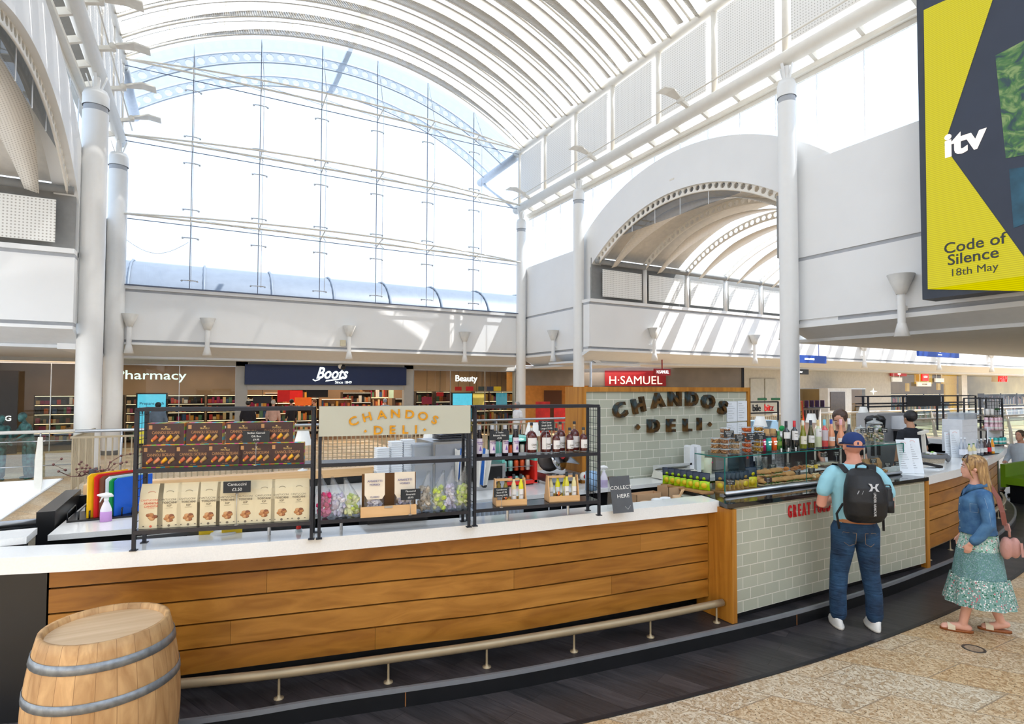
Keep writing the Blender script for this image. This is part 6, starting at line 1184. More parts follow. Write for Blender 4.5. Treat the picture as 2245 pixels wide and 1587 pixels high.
# crisps
FOILN = mat('foil_navy', (30, 42, 62), .3, var=.2, scale=30, bump=.3); FOILG = mat('foil_lime', (166, 206, 10), .3, var=.1, bump=.3); FOILK = mat('foil_gold', (196, 152, 70), .35, var=.12, bump=.3); FOILY = mat('foil_yellow', (222, 208, 10), .3, var=.1, bump=.3)
def crisp(body, lab, loc, rz, s_=1, grp=None, tilt=0):
 t = thing('crisp_packet', lab, 'crisp packet', (0, 0, 0), grp); rr = random.Random(hash(lab) % 99)
 def ring(z, w_, d_): return [(w_/2*(abs(cos(a))**.6)*(1 if cos(a) > 0 else -1), d_/2*sin(a), z+.004*sin(3*a)) for a in [2*pi*k/14 for k in range(14)]]
 mb = MB().loft([ring(0, .12, .012), ring(.012, .118, .02), ring(.05, .112, .055), ring(.1, .115, .055)], 0, True, True); build('lower_pack', mb, [body], t)
 mb = MB().loft([ring(.1, .115, .055), ring(.13, .116, .045), ring(.165, .118, .018), ring(.172, .12, .006), ring(.185, .122, .003)], 0, True, True); build('upper_pack', mb, [FOILN], t)
 mb = MB().lathe([(0, 0), (.018, 0), (.018, .002), (0, .002)], (0, 0, 0), 14, 0, Matrix.Translation((0, -.028, .128)) @ Matrix.Rotation(pi/2+.25, 4, 'X')); mb.lathe([(0, 0), (.03, 0), (.03, .002), (0, .002)], (0, 0, 0), 16, 1, Matrix.Translation((0, -.0275, .055)) @ Matrix.Rotation(pi/2, 4, 'X'))
 build('print', mb, [body, mat('crisp_yellow', (232, 200, 40), .4)], t); t.location = loc; t.rotation_euler = (tilt, 0, rz); t.scale = (s_,)*3; return t
board(4.50, 5.08, 3.93, 4.1, Z0, 'wooden board under the gold and yellow crisp packets', mat('tray_oak', (176, 130, 84), .5)); board(4.30, 4.47-.02, 4.02, 4.6, Z0, 'wooden board under the lime green crisp packets', mat('tray_oak', (176, 130, 84), .5))
for i in range(5): crisp(FOILK, 'gold and navy crisp packet in the glass case, %s' % ('leftmost', 'second', 'third', 'fourth', 'beside the price card')[i], (4.55+i*.063, 4.02, Z0+.016), -1.1, .95, 'gold crisp packets')
crisp(FOILK, 'gold and navy crisp packet turned to the front behind the price card', (4.85, 3.99, Z0+.016), -.2, .98); crisp(FOILY, 'bright yellow and navy crisp packet, right of the gold ones', (4.97, 4.0, Z0+.016), -.25, 1.12)
for i in range(7): crisp(FOILG, 'lime green crisp packet, %s in the row left of the glass case' % ('first', 'second', 'third', 'fourth', 'fifth', 'sixth', 'nearest the glass')[i], (4.36+.01*i, 4.56-.075*i, Z0+.016), -1.0, .92, 'lime crisp packets')
q = onY(1601, 1057, 3.93); card(q, .095, .05, ['Thin Crisps', '£1.95'], 'black price card for the thin crisps', (-.5, -1, 0), Z0+.016)
# breads
BREAD = mat('bread_crust', (206, 150, 88), .6, var=.18, scale=14, bump=.3); BREADL = mat('bread_soft', (232, 206, 160), .7, var=.08, scale=20, bump=.2); GREEN = mat('salad_green', (78, 120, 42), .5, var=.3, scale=30); REDT = mat('tomato_red', (206, 50, 30), .3)
def sandwich(seed):
 rr = random.Random(seed); t = thing('focaccia_sandwich', 'x', 'sandwich', (0, 0, 0), 'focaccia sandwiches'); W_, D, H = .15, .085, .028
 def half(z, h, dome):
  rings = []
  for x, s_ in ((-W_/2, .6), (-W_*.42, .92), (0, 1), (W_*.42, .95), (W_/2, .8)):
   rings.append([(x, D/2*s_*cos(a), z+(h*s_*max(sin(a), 0) if dome else h*.6*s_*min(sin(a), 0)+h*.3)) for a in [2*pi*k/12 for k in range(12)]])
  return rings
 build('lower_half', MB().loft(half(.014, .03, False)), [BREADL], t); build('upper_half', MB().loft(half(.036, .034, True)), [BREAD], t)
 mb = MB()
 for i in range(34):
  x = rr.uniform(-W_*.45, W_*.45); y = -D/2+rr.uniform(-.006, .02); a = rr.uniform(0, 3); L = rr.uniform(.01, .02); z = .03+rr.uniform(-.004, .006); d = Vector((cos(a)*L, -abs(sin(a))*L*.6, rr.uniform(-.008, .008))); mb.add([(x, y, z), (x+d.x, y+d.y, z+d.z+.003), (x+d.x*1.3, y+d.y*1.2, z+d.z-.002), (x+.003, y, z-.005)], [(0, 1, 2, 3)], 0 if rr.random() < .85 else 1)
 f = build('filling', mb, [GREEN, REDT], t); return t
s0 = sandwich(1); s1 = sandwich(2); k = 0
board(5.06, 5.9, 3.93, 4.12, Z0, 'long tray of focaccia sandwiches in the glass case', mat('tray_brown', (130, 96, 66), .4)); single('greaseproof_sheet', 'white paper under the focaccia sandwiches', 'paper', MB().box(5.1, 5.86, 3.945, 4.1, Z0+.0155, Z0+.017), [mat('paper_white', (232, 236, 240), .6)], (5.5, 4, Z0+.0155))
for j, (x, y, z, rz) in enumerate(((5.16, 3.985, 0, .15), (5.33, 3.985, 0, .1), (5.50, 3.985, 0, .2), (5.68, 3.985, 0, -.1), (5.82, 3.99, 0, .1), (5.14, 4.065, .02, .3), (5.30, 4.06, .045, .1), (5.47, 4.07, .045, .0), (5.66, 4.07, .03, .2), (5.22, 4.06, .08, -.1), (5.42, 4.06, .085, .15))):
 g = (s0, s1)[j] if j < 2 else dup((s0, s1)[j % 2]); g.location = (x, y, Z0+.017+z); g.rotation_euler = (0, 0, rz); g.scale = (1.22, 1.1, 1.15); g['label'] = 'toasted focaccia sandwich with green filling, %s' % ('front row, leftmost', 'front row, second', 'front row, middle', 'front row, fourth', 'front row, rightmost', 'behind the leftmost one', 'second row, second', 'second row, middle', 'second row, right', 'topmost at the left', 'topmost in the middle')[j]
def pastry_pile(x0, x1, y0, y1, z, n, cols, nm, lab, cat, r=.025, sc_=(1.6, 1, .8), seed=1):
 rr = random.Random(seed);
 for i in range(n):
  x = x0+(x1-x0)*((i*.618) % 1); y = y0+(y1-y0)*rr.random(); zz = z+r*sc_[2]*.8+(i/n)*.03; fx = (x-x0)/(x1-x0); pos = ('left ', 'middle ', 'right ')[min(2, int(fx*3))]+('front, ' if y < (y0+y1)/2 else 'back, ')+('low in' if i < n/3 else 'midway up' if i < 2*n/3 else 'on top of')+' the heap, '+lab; mb = MB().ball((0, 0, 0), r, 8, 0, None, sc_)
  o = build(nm, mb, [rr.choice(cols)]); o.location = (x, y, zz); o.rotation_euler = (rr.uniform(-.2, .2), rr.uniform(-.3, .3), rr.uniform(0, 3)); o['label'] = ' '.join(pos.split()[:16]); o['category'] = cat; o['group'] = lab
board(5.92, 6.5, 3.93, 4.14, Z0, 'tray of small golden pastries in the glass case', mat('tray_brown', (130, 96, 66), .4))
pastry_pile(5.97, 6.2, 3.96, 4.1, Z0+.016, 20, [BREAD, BREADL], 'pastry', 'small golden pastry amid the case', 'pastry', seed=3)
pastry_pile(6.25, 6.46, 3.96, 4.1, Z0+.016, 12, [BREADL, mat('bun_pale', (222, 200, 150), .6)], 'bun', 'pale small bun beside golden pastries', 'bun', .028, (1.2, 1, .8), 4)
# upper stand inside the case with muffins, tarts and slices
SH0 = 0
t = thing('case_riser', 'white raised shelf inside the glass case', 'shelf', (5.7, 4.2, Z0)); build('board', MB().box(4.95, 7.3, 4.14, 4.26, Z0+.085, Z0+.1), [mat('riser_white', (232, 234, 236), .3)], t); build('leg', MB().box(4.97, 5.0, 4.15, 4.25, Z0, Z0+.085), [STEEL], t); build('leg', MB().box(7.25, 7.28, 4.15, 4.25, Z0, Z0+.085), [STEEL], t); build('leg', MB().box(6.1, 6.13, 4.15, 4.25, Z0, Z0+.085), [STEEL], t)
MUF = mat('muffin_gold', (206, 128, 54), .6, var=.2, scale=60, bump=.3)
for i, x in enumerate((4.99, 5.06, 5.13, 5.2)):
 mb = MB().lathe([(0, 0), (.022, 0), (.03, .03), (.033, .038), (.024, .052), (0, .056)], (0, 0, 0), 14); o = build('muffin', mb, [MUF]); o.location = (x, 4.2, Z0+.1); o['label'] = 'small golden muffin on the raised shelf, %s' % ('leftmost', 'second', 'third', 'rightmost')[i]; o['category'] = 'muffin'; o['group'] = 'golden muffins'
pastry_pile(5.45, 5.85, 4.17, 4.24, Z0+.1, 14, [mat('roll_orange', (214, 130, 50), .5), BREAD], 'sausage_roll', 'orange brown roll on raised shelf', 'pastry', .022, (1.7, 1, .8), 6)
pastry_pile(5.9, 6.15, 4.17, 4.24, Z0+.1, 10, [mat('croissant_brown', (170, 104, 52), .5), BREAD], 'croissant', 'brown pastry right of orange rolls', 'pastry', .02, (1.7, .9, .8), 7)
pastry_pile(6.2, 6.4, 4.17, 4.24, Z0+.1, 9, [mat('bun_yellow', (226, 184, 50), .5), BREADL], 'tart', 'small yellow tart on raised shelf', 'tart', .02, (1.2, 1.2, .6), 8)
t = thing('slice_box', 'clear box of layered cake slices on a steel tray in the case', 'cake box', (6.55, 4.2, Z0+.1)); build('tray', MB().box(6.42, 6.75, 4.15, 4.26, Z0+.1, Z0+.106), [STEEL], t); build('cake', MB().box(6.45, 6.72, 4.17, 4.25, Z0+.106, Z0+.13, 0).box(6.45, 6.72, 4.17, 4.25, Z0+.13, Z0+.15, 1), [mat('cake_brown', (122, 80, 52), .7), mat('cake_cream', (222, 206, 176), .7)], t); build('lid', MB().box(6.44, 6.73, 4.16, 4.255, Z0+.106, Z0+.165), [CLEAR], t)
PB_ = mat('paper_bag_brown', (176, 134, 90), .8, bump=.3); CRK = mat('cracker_brown', (200, 150, 92), .6)
for i, x in enumerate((7.08, 7.2, 7.32)):
 mb = MB().loft([[(x+a*.05, 4.06+b*.04, z) for a, b in ((-1, -1), (1, -1), (1, 1), (-1, 1))] for z in (Z0, Z0+.12)]+[[(x+a*.045, 4.06+b*.01, Z0+.18) for a, b in ((-1, -1), (1, -1), (1, 1), (-1, 1))]], 0, True, False); single('paper_bag', 'brown paper bag with window at the right end of the case, %s' % ('left', 'middle', 'right')[i], 'bag', mb, [PB_], (x, 4.06, Z0))
board(7.1, 7.5, 3.93, 4.0, Z0, 'slate board of golden slices at the right end of the case', SLATE, .008); pastry_pile(7.14, 7.42, 3.95, 3.98, Z0+.008, 7, [BREAD], 'pastry_slice', 'golden slice on the slate board', 'pastry', .02, (1.6, 1, .6), 9)
# cards in the case
cards = [(1663, 1026, 4.12, ['Crusted', 'Chicken', '£5.95']), (1694, 1023, 4.12, ['Brie and', 'Bacon', '£5.95']), (1630, 1038, 4.05, ['Muffin']), (1684, 1052, 3.93, ['Salami', 'Brie', '£6.95']), (1712, 1039, 4.12, ['Roasted Veg', 'Focaccia', '£5.95']), (1747, 1036, 4.12, ['Chorizo', 'Roll', '£3.95']), (1779, 1031, 4.12, ['Cheese', 'Pastry', '£3.50']), (1803, 1040, 4.0, ['Sausage', 'Roll', '£3.95']), (1728, 1019, 4.24, ['Tomato', 'Focaccia', '£4.95']), (1751, 1016, 4.24, ['Pesto', 'Bun', '£3.95']), (1781, 1013, 4.24, ['Spinach', 'Tart', '£3.95']), (1806, 997, 4.27, ['Millionaires', 'Slice £2.95']), (1834, 994, 4.2, ['Biscuit', '£2.50']), (1946, 1019, 3.96, ['Granola', 'Slice']), (1967, 1016, 3.94, ['Sugar', 'Free']), (1915, 1010, 4.0, ['Flapjack', '£2.95'])]
for x, y, Y, l in cards:
 q = onY(x, y, Y); card(q, .082, .052, l, 'black price card reading %s in the glass case' % ' '.join(l).lower().replace('£', ''), (-.45, -1, 0), Z0+.016 if Y < 4.13 else Z0+.1, m=mat('chalk_card_teal', (36, 56, 62), .6) if x in (1663, 1694) else (mat('chalk_card_brown', (58, 34, 34), .6) if x == 1684 else None), roll=.25 if x == 1630 else 0)
# nuts on top
NUTS = [[mat('nut_%d_%d' % (i, j), c, .5) for j, c in enumerate(cs)] for i, cs in enumerate((((214, 158, 92), (176, 116, 62)), ((206, 150, 96), (150, 96, 60)), ((210, 176, 132), (186, 144, 100)), ((232, 110, 24), (196, 80, 20)), ((222, 166, 40), (190, 130, 30))))]
def nuttub(cols, seed):
 rr = random.Random(seed); t = thing('nut_tub', 'x', 'snack tub', (0, 0, 0), 'clear tubs of nuts on the glass case'); r = .05
 mb = MB().lathe([(0, 0), (r*.9, 0), (r*.98, .042)], (0, 0, 0), 16); build('tub', mb, [glassmat('tub_clear', (244, 246, 246), .08, .05)], t); mb = MB().lathe([(r, .042), (r*1.05, .045), (r*1.05, .052), (0, .052)], (0, 0, 0), 16); build('lid', mb, [glassmat('lid_clear', (236, 240, 244), .12, .1, .25, (235, 238, 242))], t); mb = MB()
 for i in range(60):
  a = rr.uniform(0, 6.28); q = r*.85*sqrt(rr.uniform(.5, 1)); mb.ball((q*cos(a), q*sin(a), rr.uniform(.006, .036)), rr.uniform(.007, .010), 5, rr.randrange(2), None, (1, 1, .8))
 mb.lathe([(0, .003), (r*.6, .003), (r*.6, .033), (0, .036)], (0, 0, 0), 10, 0); g = build('nuts', mb, cols, t); g['kind'] = 'stuff'; return t
pn = ['toasted mixed nut', 'honey nut', 'pale almond', 'orange spicy corn', 'yellow chilli corn']
for si, (x, Y, n) in enumerate(((1569, 4.16, 3), (1590, 4.08, 5), (1612, 4.06, 4), (1637, 4.08, 5), (1663, 4.1, 5))):
 p0 = nuttub(NUTS[si], si); q = onY(x, 990, Y)
 for k in range(n):
  g = p0 if k == 0 else dup(p0); g.location = (q.x, Y, CZ+.001+k*.0535); g['label'] = 'clear tub of %s, %s of its stack' % (pn[si], ('bottom one', 'second from bottom', 'third from bottom' if n > 3 else 'top one', 'fourth from bottom' if n > 4 else 'top one', 'top one')[k])
for i, (x, y, Y, l) in enumerate(((1598, 951, 4.03, ['Mediterranean', 'Cocktail', '£3.95']), (1622, 960, 4.0, ['Rosemary', 'Almonds', '£4.95']), (1647, 957, 4.02, ['Giant Spicy', 'Corn', '£3.75']), (1668, 956, 4.04, ['Giant Chilli', 'Corn', '£3.75']))):
 q = onY(x, y, Y); card(q, .105, .068, l, 'black price card reading %s above the nut tubs' % ' '.join(l[:2]).lower(), (-.4, -1, 0), CZ+.003)
q = onY(1651, 945, 4.25); t = dup(p0); t.location = (q.x, 4.22, CZ+.001+.0535*5*0+.0); t['label'] = 'clear tub of yellow chilli corn, alone behind the tall stacks'; t['group'] = 'single tubs'
def canister(x, Y, c, lab, h=.14, r=.03):
 q = onY(x, 990, Y); t = thing('snack_canister', lab, 'canister', (q.x, Y, CZ+.001), 'colourful snack canisters'); build('body', MB().lathe([(0, 0), (r, 0), (r, h), (0, h)], (q.x, Y, CZ+.001), 16), [mat('canister_%d' % c[0], c, .4)], t); build('lid', MB().lathe([(r*1.02, h), (r*1.02, h+.015), (0, h+.015)], (q.x, Y, CZ+.001), 16), [BLACK], t)
 mb = MB(); mb.text('NUTS', .022, facing((q.x-.012, Y-r-.001, CZ+h*.68)), 0, .0008, 0); mb.text('MIX', .022, facing((q.x-.012, Y-r-.001, CZ+h*.5)), 0, .0008, 0); build('print', mb, [LW], t); return q
canister(1675, 4.12, (214, 30, 110), 'pink snack canister, left of the teal one'); canister(1685, 4.08, (40, 160, 150), 'teal snack canister in the middle of three'); canister(1697, 4.08, (232, 96, 36), 'orange snack canister beside the small green bottle')
for x, l in ((1681, 'left'), (1695, 'right')):
 q = onY(x, 960, 4.2); mb = MB().cyl((q.x, 4.2, CZ+.001), .034, .17, 14, 0).cyl((q.x, 4.2, CZ+.17), .03, .05, 14, 1); single('cork_jar', 'tall jar with pale cork lid behind the canisters, %s one' % l, 'jar', mb, [mat('jar_brown', (176, 140, 100), .4), CORK], (q.x, 4.2, CZ+.001))
def wine(x, Y, gm, cm, lab, lz=(.10, .17), shape='b', lmat=LBW, txt=None, h=.31, liquid=None, sc_=1):
 r = .038
 if shape == 'b': prof = [(r*.96, 0), (r, .006), (r, h*.60), (r*.85, h*.66), (.0145, h*.73), (.0135, h*.9)]
 elif shape == 'u': prof = [(r*.96, 0), (r, .006), (r*.98, h*.42), (r*.7, h*.58), (.018, h*.72), (.0135, h*.9)]
 elif shape == 'r': prof = [(r*.8, 0), (r*1.1, .012), (r*1.3, h*.2), (r*1.1, h*.38), (r*.5, h*.6), (.015, h*.72), (.0135, h*.9)]
 q = onY(x, 990, Y); rl = r*(1.33 if shape == 'r' else 1.02)
 t = bottle(prof, gm, lab, 'wine bottle', 'wine bottles on the glass case', None, (.0155, h*.78, h), (rl, lz[0], lz[1]), lmat, txt, cm, PRT, 'wine_bottle'); t.location = (q.x, Y, CZ+.001); t.rotation_euler = (0, 0, -.35); t.scale = (sc_,)*3; return t
DG = mat('glass_black_green', (18, 22, 24), .05, spec=.8); OG = mat('glass_olive', (120, 124, 24), .06, spec=.8, var=.25, scale=12); OD = mat('glass_dark_olive', (66, 66, 16), .06, spec=.8); PG = mat('glass_pale', (200, 206, 170), .06, spec=.8); RG = mat('wine_rose_red', (206, 70, 70), .08, spec=.8); RO_ = mat('wine_rose', (222, 150, 110), .08, spec=.8, var=.15)
wine(1707, 4.12, mat('glass_green', (40, 110, 30), .06, spec=.8), mat('foil_green_cap', (40, 120, 50), .3), 'small green bottle between the canisters and the wines', (.05, .1), 'b', mat('label_green', (120, 150, 60), .5), None, .22, None, .9)
wine(1724, 4.08, DG, mat('capsule_black', (30, 30, 34), .3), 'dark wine bottle with black capsule and plain white label', (.12, .19)); wine(1742, 4.08, DG, mat('capsule_red', (196, 20, 30), .3), 'dark wine bottle with red capsule and patterned label', (.10, .20), txt=[('PRIMO', .17, .014), ('rosso', .14, .01)])
wine(1761, 4.06, OG, mat('capsule_cream', (222, 216, 196), .3), 'olive wine bottle with cream capsule', (.05, .14), 'u', mat('label_ivory', (232, 226, 206), .5), [('Blanc', .095, .012)]); wine(1778, 4.06, OD, mat('capsule_navy_black', (40, 38, 50), .3), 'dark olive wine bottle with blue bird label', (.06, .14), 'u', LBW, [('~v~', .105, .03)])
wine(1794, 4.08, PG, mat('capsule_tan', (206, 180, 130), .3), 'clear pale wine bottle with beige capsule', (.12, .21), 'b', LBW, [('Vino', .18, .012)]); wine(1808, 4.08, RG, mat('capsule_sky', (110, 196, 216), .3), 'red rose wine bottle with pale blue capsule', (.07, .19), 'b', mat('label_silver', (200, 190, 196), .4)); wine(1823, 4.08, RO_, mat('capsule_blue', (30, 60, 150), .3), 'salmon rose bottle with dark blue capsule', (.06, .11), 'u', LBW, [('Rose', .085, .01)])
wine(1844, 4.06, RO_, mat('capsule_pink', (226, 170, 176), .3), 'bulbous rose bottle with pink capsule', (.03, .09), 'r', LBW, [('Rose', .06, .01)]); wine(1862, 4.1, mat('glass_smoke', (60, 66, 74), .06, spec=.8), mat('capsule_white', (226, 226, 226), .3), 'dark bulbous bottle half hidden behind the capped man', (.03, .09), 'r')
for i, x in enumerate((1713, 1729, 1745)):
 q = onY(x, 990, 3.93); mb = MB().cyl((q.x, 3.93, CZ+.001), .006, .02, 10).cyl((q.x, 3.93, CZ+.02), .008, .02, 10); single('card_clip', 'small white empty clip at the glass edge, %s of three' % ('left', 'middle', 'right')[i], 'clip', mb, [LBW], (q.x, 3.93, CZ+.001))
# big jars on the right of the case
def jar(x, Y, r, h, lab, fill, seed):
 q = onY(x, 970, Y); t = thing('glass_jar', lab, 'jar', (q.x, Y, CZ+.001)); c = (q.x, Y, CZ+.001); build('jar', MB().lathe([(0, 0), (r*.95, 0), (r, .01), (r, h*.72), (r*.8, h*.78)], c, 20), [CLG], t); build('lid', MB().lathe([(r*.85, h*.78), (r*.88, h*.82), (r*.4, h*.9), (r*.15, h*.92), (r*.16, h), (0, h)], c, 20), [glassmat('lid_glass', (225, 232, 232), .15, 0, .3, (225, 230, 230))], t)
 rr = random.Random(seed); mb = MB()
 for i in range(70): a = rr.uniform(0, 6.28); k = r*.82*sqrt(rr.uniform(.4, 1)); mb.ball((q.x+k*cos(a), Y+k*sin(a), CZ+.02+rr.uniform(0, h*.62)), rr.uniform(.014, .022), 6, rr.choice((0, 0, 0, 1, 2)), None, (1.2, 1, .6))
 g = build('biscuits', mb, fill, t); g['kind'] = 'stuff'
jar(1918, 4.1, .10, .30, 'large glass biscuit jar with knob lid on the case', [BREADL, GREEN, LBW], 5); jar(1888, 4.15, .075, .22, 'smaller glass jar left of the large biscuit jar', [BREADL, LBW, PB_], 6)
for i, (x, y, l) in enumerate(((1893, 944, ['Crisp', '£3.95']), (1909, 943, ['Fruit', 'Biscuits']), (1939, 943, ['Nougat', 'Bites']))):
 q = onY(x, y, 3.96); card(q, .07, .055, l, 'black price card reading %s by the biscuit jars' % ' '.join(l).lower().replace('£', ''), (-.6, -1, 0), CZ+.003)
# back counter equipment behind the case (y 4.9 .. 5.2, z 1.1)
def backitem(x0, x1, y0, y1, Y, d, m, nm, lab, cat): a = onY(x0, y0, Y); b = onY(x1, y1, Y); return single(nm, lab, cat, MB().box(a.x, b.x, Y, Y+d, max(b.z, 1.1) if b.z > 1.0 else 1.1, a.z), [m], ((a.x+b.x)/2, Y, 1.1))
q = onY(1550, 1040, 5.0); t = thing('paper_tub', 'large cream tub with lid behind the left end of the case', 'tub', (q.x+.03, 5.03, 1.1)); build('tub', MB().lathe([(0, 0), (.055, 0), (.062, .2), (0, .2)], (q.x+.03, 5.03, 1.1), 20), [mat('tub_ivory', (226, 226, 196), .5)], t); build('print', MB().lathe([(.0, 0), (.012, 0)], (0, 0, 0), 8, 0, Matrix.Translation((q.x+.06, 4.97, 1.25)) @ Matrix.Rotation(pi/2, 4, 'X')), [mat('print_pink', (214, 60, 100), .5)], t)
backitem(1537, 1545, 990, 1040, 5.02, .06, mat('carton_cream', (224, 228, 200), .5), 'tea_carton', 'tall pale carton with purple flower behind the case', 'carton')
backitem(1569, 1594, 1003, 1042, 4.98, .12, mat('toaster_steel', (168, 160, 152), .35, .5), 'toaster', 'small steel appliance with black dial behind the case', 'appliance')
backitem(1597, 1620, 1006, 1040, 4.98, .12, glassmat('jug_dark', (150, 160, 166), .12, 0, .2, (90, 96, 100)), 'water_filter', 'grey transparent water filter behind the case', 'appliance')
q0 = onY(1620, 1040, 4.98); q1 = onY(1652, 1040, 4.98); t = thing('blender', 'black and silver blender behind the muffins', 'blender', ((q0.x+q1.x)/2, 5.0, 1.1)); build('body', MB().box(q0.x, q1.x, 4.98, 5.14, 1.1, 1.36), [BLACK], t); xm = (q0.x+q1.x)/2; build('panel', MB().box(xm-.02, xm+.05, 4.97, 4.98, 1.15, 1.36).box(xm, xm+.025, 4.965, 4.97, 1.26, 1.29, 1), [STEEL, REDT], t)
for i, x in enumerate((1666, 1678)): q = onY(x, 1030, 4.98); mb = MB().lathe([(.035, 0), (.045, .15), (.043, .16), (.033, .01)], (q.x, 5.0, 1.1), 14); mb.tube([(q.x+.04, 5.0, 1.23), (q.x+.08, 5.0, 1.2), (q.x+.075, 5.0, 1.15), (q.x+.038, 5.0, 1.13)], .005, 6); single('glass_jug', 'clear glass jug behind the case, %s one' % ('left', 'right')[i], 'jug', mb, [CLG], (q.x, 5.0, 1.1))
for i in range(4):
 q = onY(1690+i*9, 1010, 5.05); mb = MB()
 for k in range(6): mb.lathe([(.028, k*.045), (.036, k*.045+.042)], (q.x, 5.05, 1.1), 12)
 single('cup_stack', 'tall stack of clear plastic cups behind the case, %s of four' % ('first', 'second', 'third', 'last')[i], 'cups', mb, [CLEAR], (q.x, 5.05, 1.1), 'clear cup stacks')
t = thing('espresso_machine', 'black espresso machine behind the wine bottles', 'coffee machine', (6.6, 5.0, 1.1)); a = onY(1722, 960, 5.0).x; b = onY(1795, 960, 5.0).x; build('body', MB().box(a, b, 4.92, 5.17, 1.1, 1.55, 0), [BLACK], t); build('drip_tray', MB().box(a+.1, b-.1, 4.8, 4.92, 1.1, 1.14), [STEEL], t); build('cup_rail', MB().box(a, b, 4.9, 5.17, 1.55, 1.575), [STEEL], t)
mb = MB(); q = onY(1680, 960, 5.05); mb.lathe([(.0, 0), (.09, 0), (.09, .16), (.07, .2), (0, .2)], (0, 0, 0), 20, 0, Matrix.Translation((q.x, 5.12, 1.62)) @ Matrix.Rotation(pi/2, 4, 'X')); mb.box(q.x-.04, q.x+.04, 5.0, 5.1, 1.1, 1.58); single('bean_hopper', 'round black hopper above the snack canisters', 'hopper', mb, [BLACK], (q.x, 5.05, 1.1))
t = thing('draped_towels', 'heap of white towels behind the wine bottles', 'towels', (6.75, 5.05, 1.58)); mb = MB(); rr = random.Random(8)
for i in range(26): mb.ball((6.45+rr.uniform(0, .6), 5.02+rr.uniform(-.05, .08), 1.60+rr.uniform(0, .07)), rr.uniform(.04, .06), 8, 0, None, (1.3, .9, .55))
build('heap', mb, [mat('towel_white', (236, 236, 236), .9, bump=.5)], t); mb = MB().ball((6.83, 5.0, 1.7), .05, 8, 0, None, (1.1, .5, .8)); build('green_cloth', mb, [mat('cloth_green', (30, 150, 80), .8)], t)
def lamp(x, ybase, Y, zb, lab, s_=1):
 q = onY(x, ybase, Y); t = thing('table_lamp', lab, 'lamp', (q.x, Y, zb), 'white cone shaded lamps'); h = (q.z-zb)
 mb = MB().lathe([(0, 0), (.05, 0), (.05, .01), (.01, .02), (.01, h)], (q.x, Y, zb), 12); build('stand', mb, [WHITE], t); mb = MB().lathe([(.095*s_, h), (.055*s_, h+.15*s_), (.05*s_, h+.15*s_)], (q.x, Y, zb), 20); build('shade', mb, [mat('shade_white', (240, 238, 232), .6)], t)
lamp(664, 975, 6.4, 1.345, 'white cone lamp shade behind the right end of the gift boxes'); lamp(940, 978, 6.4, 1.345, 'white cone lamp shade under the lettered rack board'); lamp(1168, 955, 6.4, 1.345, 'white cone lamp shade behind the tall chai bottles', 1.15); lamp(1667, 935, 6.6, 1.33, 'white cone lamp shade right of the tiled wall', 1.2); lamp(1779, 926, 6.6, 1.33, 'white cone lamp shade behind the pale wine bottle', 1.1); lamp(1893, 910, 6.6, 1.33, 'white cone lamp shade behind the grey machine', 1.1)
# steel machine with taps
a = onY(1925, 1000, 5.75); b = onY(1984, 1000, 5.75); zt_ = onY(1950, 906, 5.75).z; t = thing('coffee_machine', 'big steel drinks machine beside the staff man in black', 'coffee machine', ((a.x+b.x)/2, 6.1, .13)); build('body', MB().box(a.x, b.x, 5.75, 6.12, .13, zt_), [mat('machine_steel', (170, 170, 172), .35, .6)], t); build('head', MB().box(b.x-.42, b.x+.02, 5.6, 5.75, zt_-.28, zt_-.05), [mat('machine_white', (224, 226, 230), .4)], t); build('spout', MB().box(b.x-.36, b.x-.05, 5.6, 5.75, zt_-.5, zt_-.32, 0).beam((b.x-.1, 5.6, zt_-.3), (b.x, 5.56, zt_-.2), .03, .03, 0), [BLACKM], t)
for i, x in enumerate((1912, 1925)): q = onY(x, 905, 5.6); mb = MB().lathe([(.0, 0), (.09, 0), (.11, .25), (.12, .26), (.08, .32), (0, .34)], (q.x, 5.6, 1.45), 16).cyl((q.x, 5.6, 1.1), .03, .35, 8); single('smoothie_jug', 'black lidded mixing jug behind the biscuit jar, %s' % ('left', 'right')[i], 'jug', mb, [BLACK], (q.x, 5.6, 1.1))
single('side_bench', 'low white topped bench between the case and the staff man', 'bench', MB().box(8.0, 9.4, 5.45, 5.85, 1.04, 1.1, 0).box(8.05, 9.35, 5.5, 5.8, .13, 1.04, 1), [QUARTZ, BLACKM], (9.6, 5.4, .13))
# ---- right counter items
def menu(x0, x1, ytop, ybase, zb, lab, lean=-.25, nrm=(-.75, -1, 0)):
 q = onz((x0+x1)/2, ybase, zb); d = (Vector((q.x, q.y, q.z))-EYE).length; w_ = (x1-x0)*d/1250*1.0; h = (ybase-ytop)*d/1250*1.12; F = facing((q.x, q.y, zb+.002), nrm, lean); t = thing('menu_stand', lab, 'menu', (q.x, q.y, zb)); build('sheet', MB().box(-w_/2, w_/2, 0, h, -.002, .002, 0, F), [mat('menu_paper', (226, 232, 238), .3)], t); mb = MB()
 for k in range(11): mb.box(-w_*.38, -w_*.38+w_*.7*(.4+.6*((k*29) % 7)/7), h*(.8-.065*k), h*(.8-.065*k)+.004, .0025, .003, 0, F)
 mb.tube([F @ Vector((.03*cos(a), h*.88+.02*sin(a), .003)) for a in [pi*k/8 for k in range(9)]], .0018, 4, 1); build('print', mb, [mat('print_grey', (150, 154, 160), .7), mat('print_coral', (226, 120, 100), .6)], t)
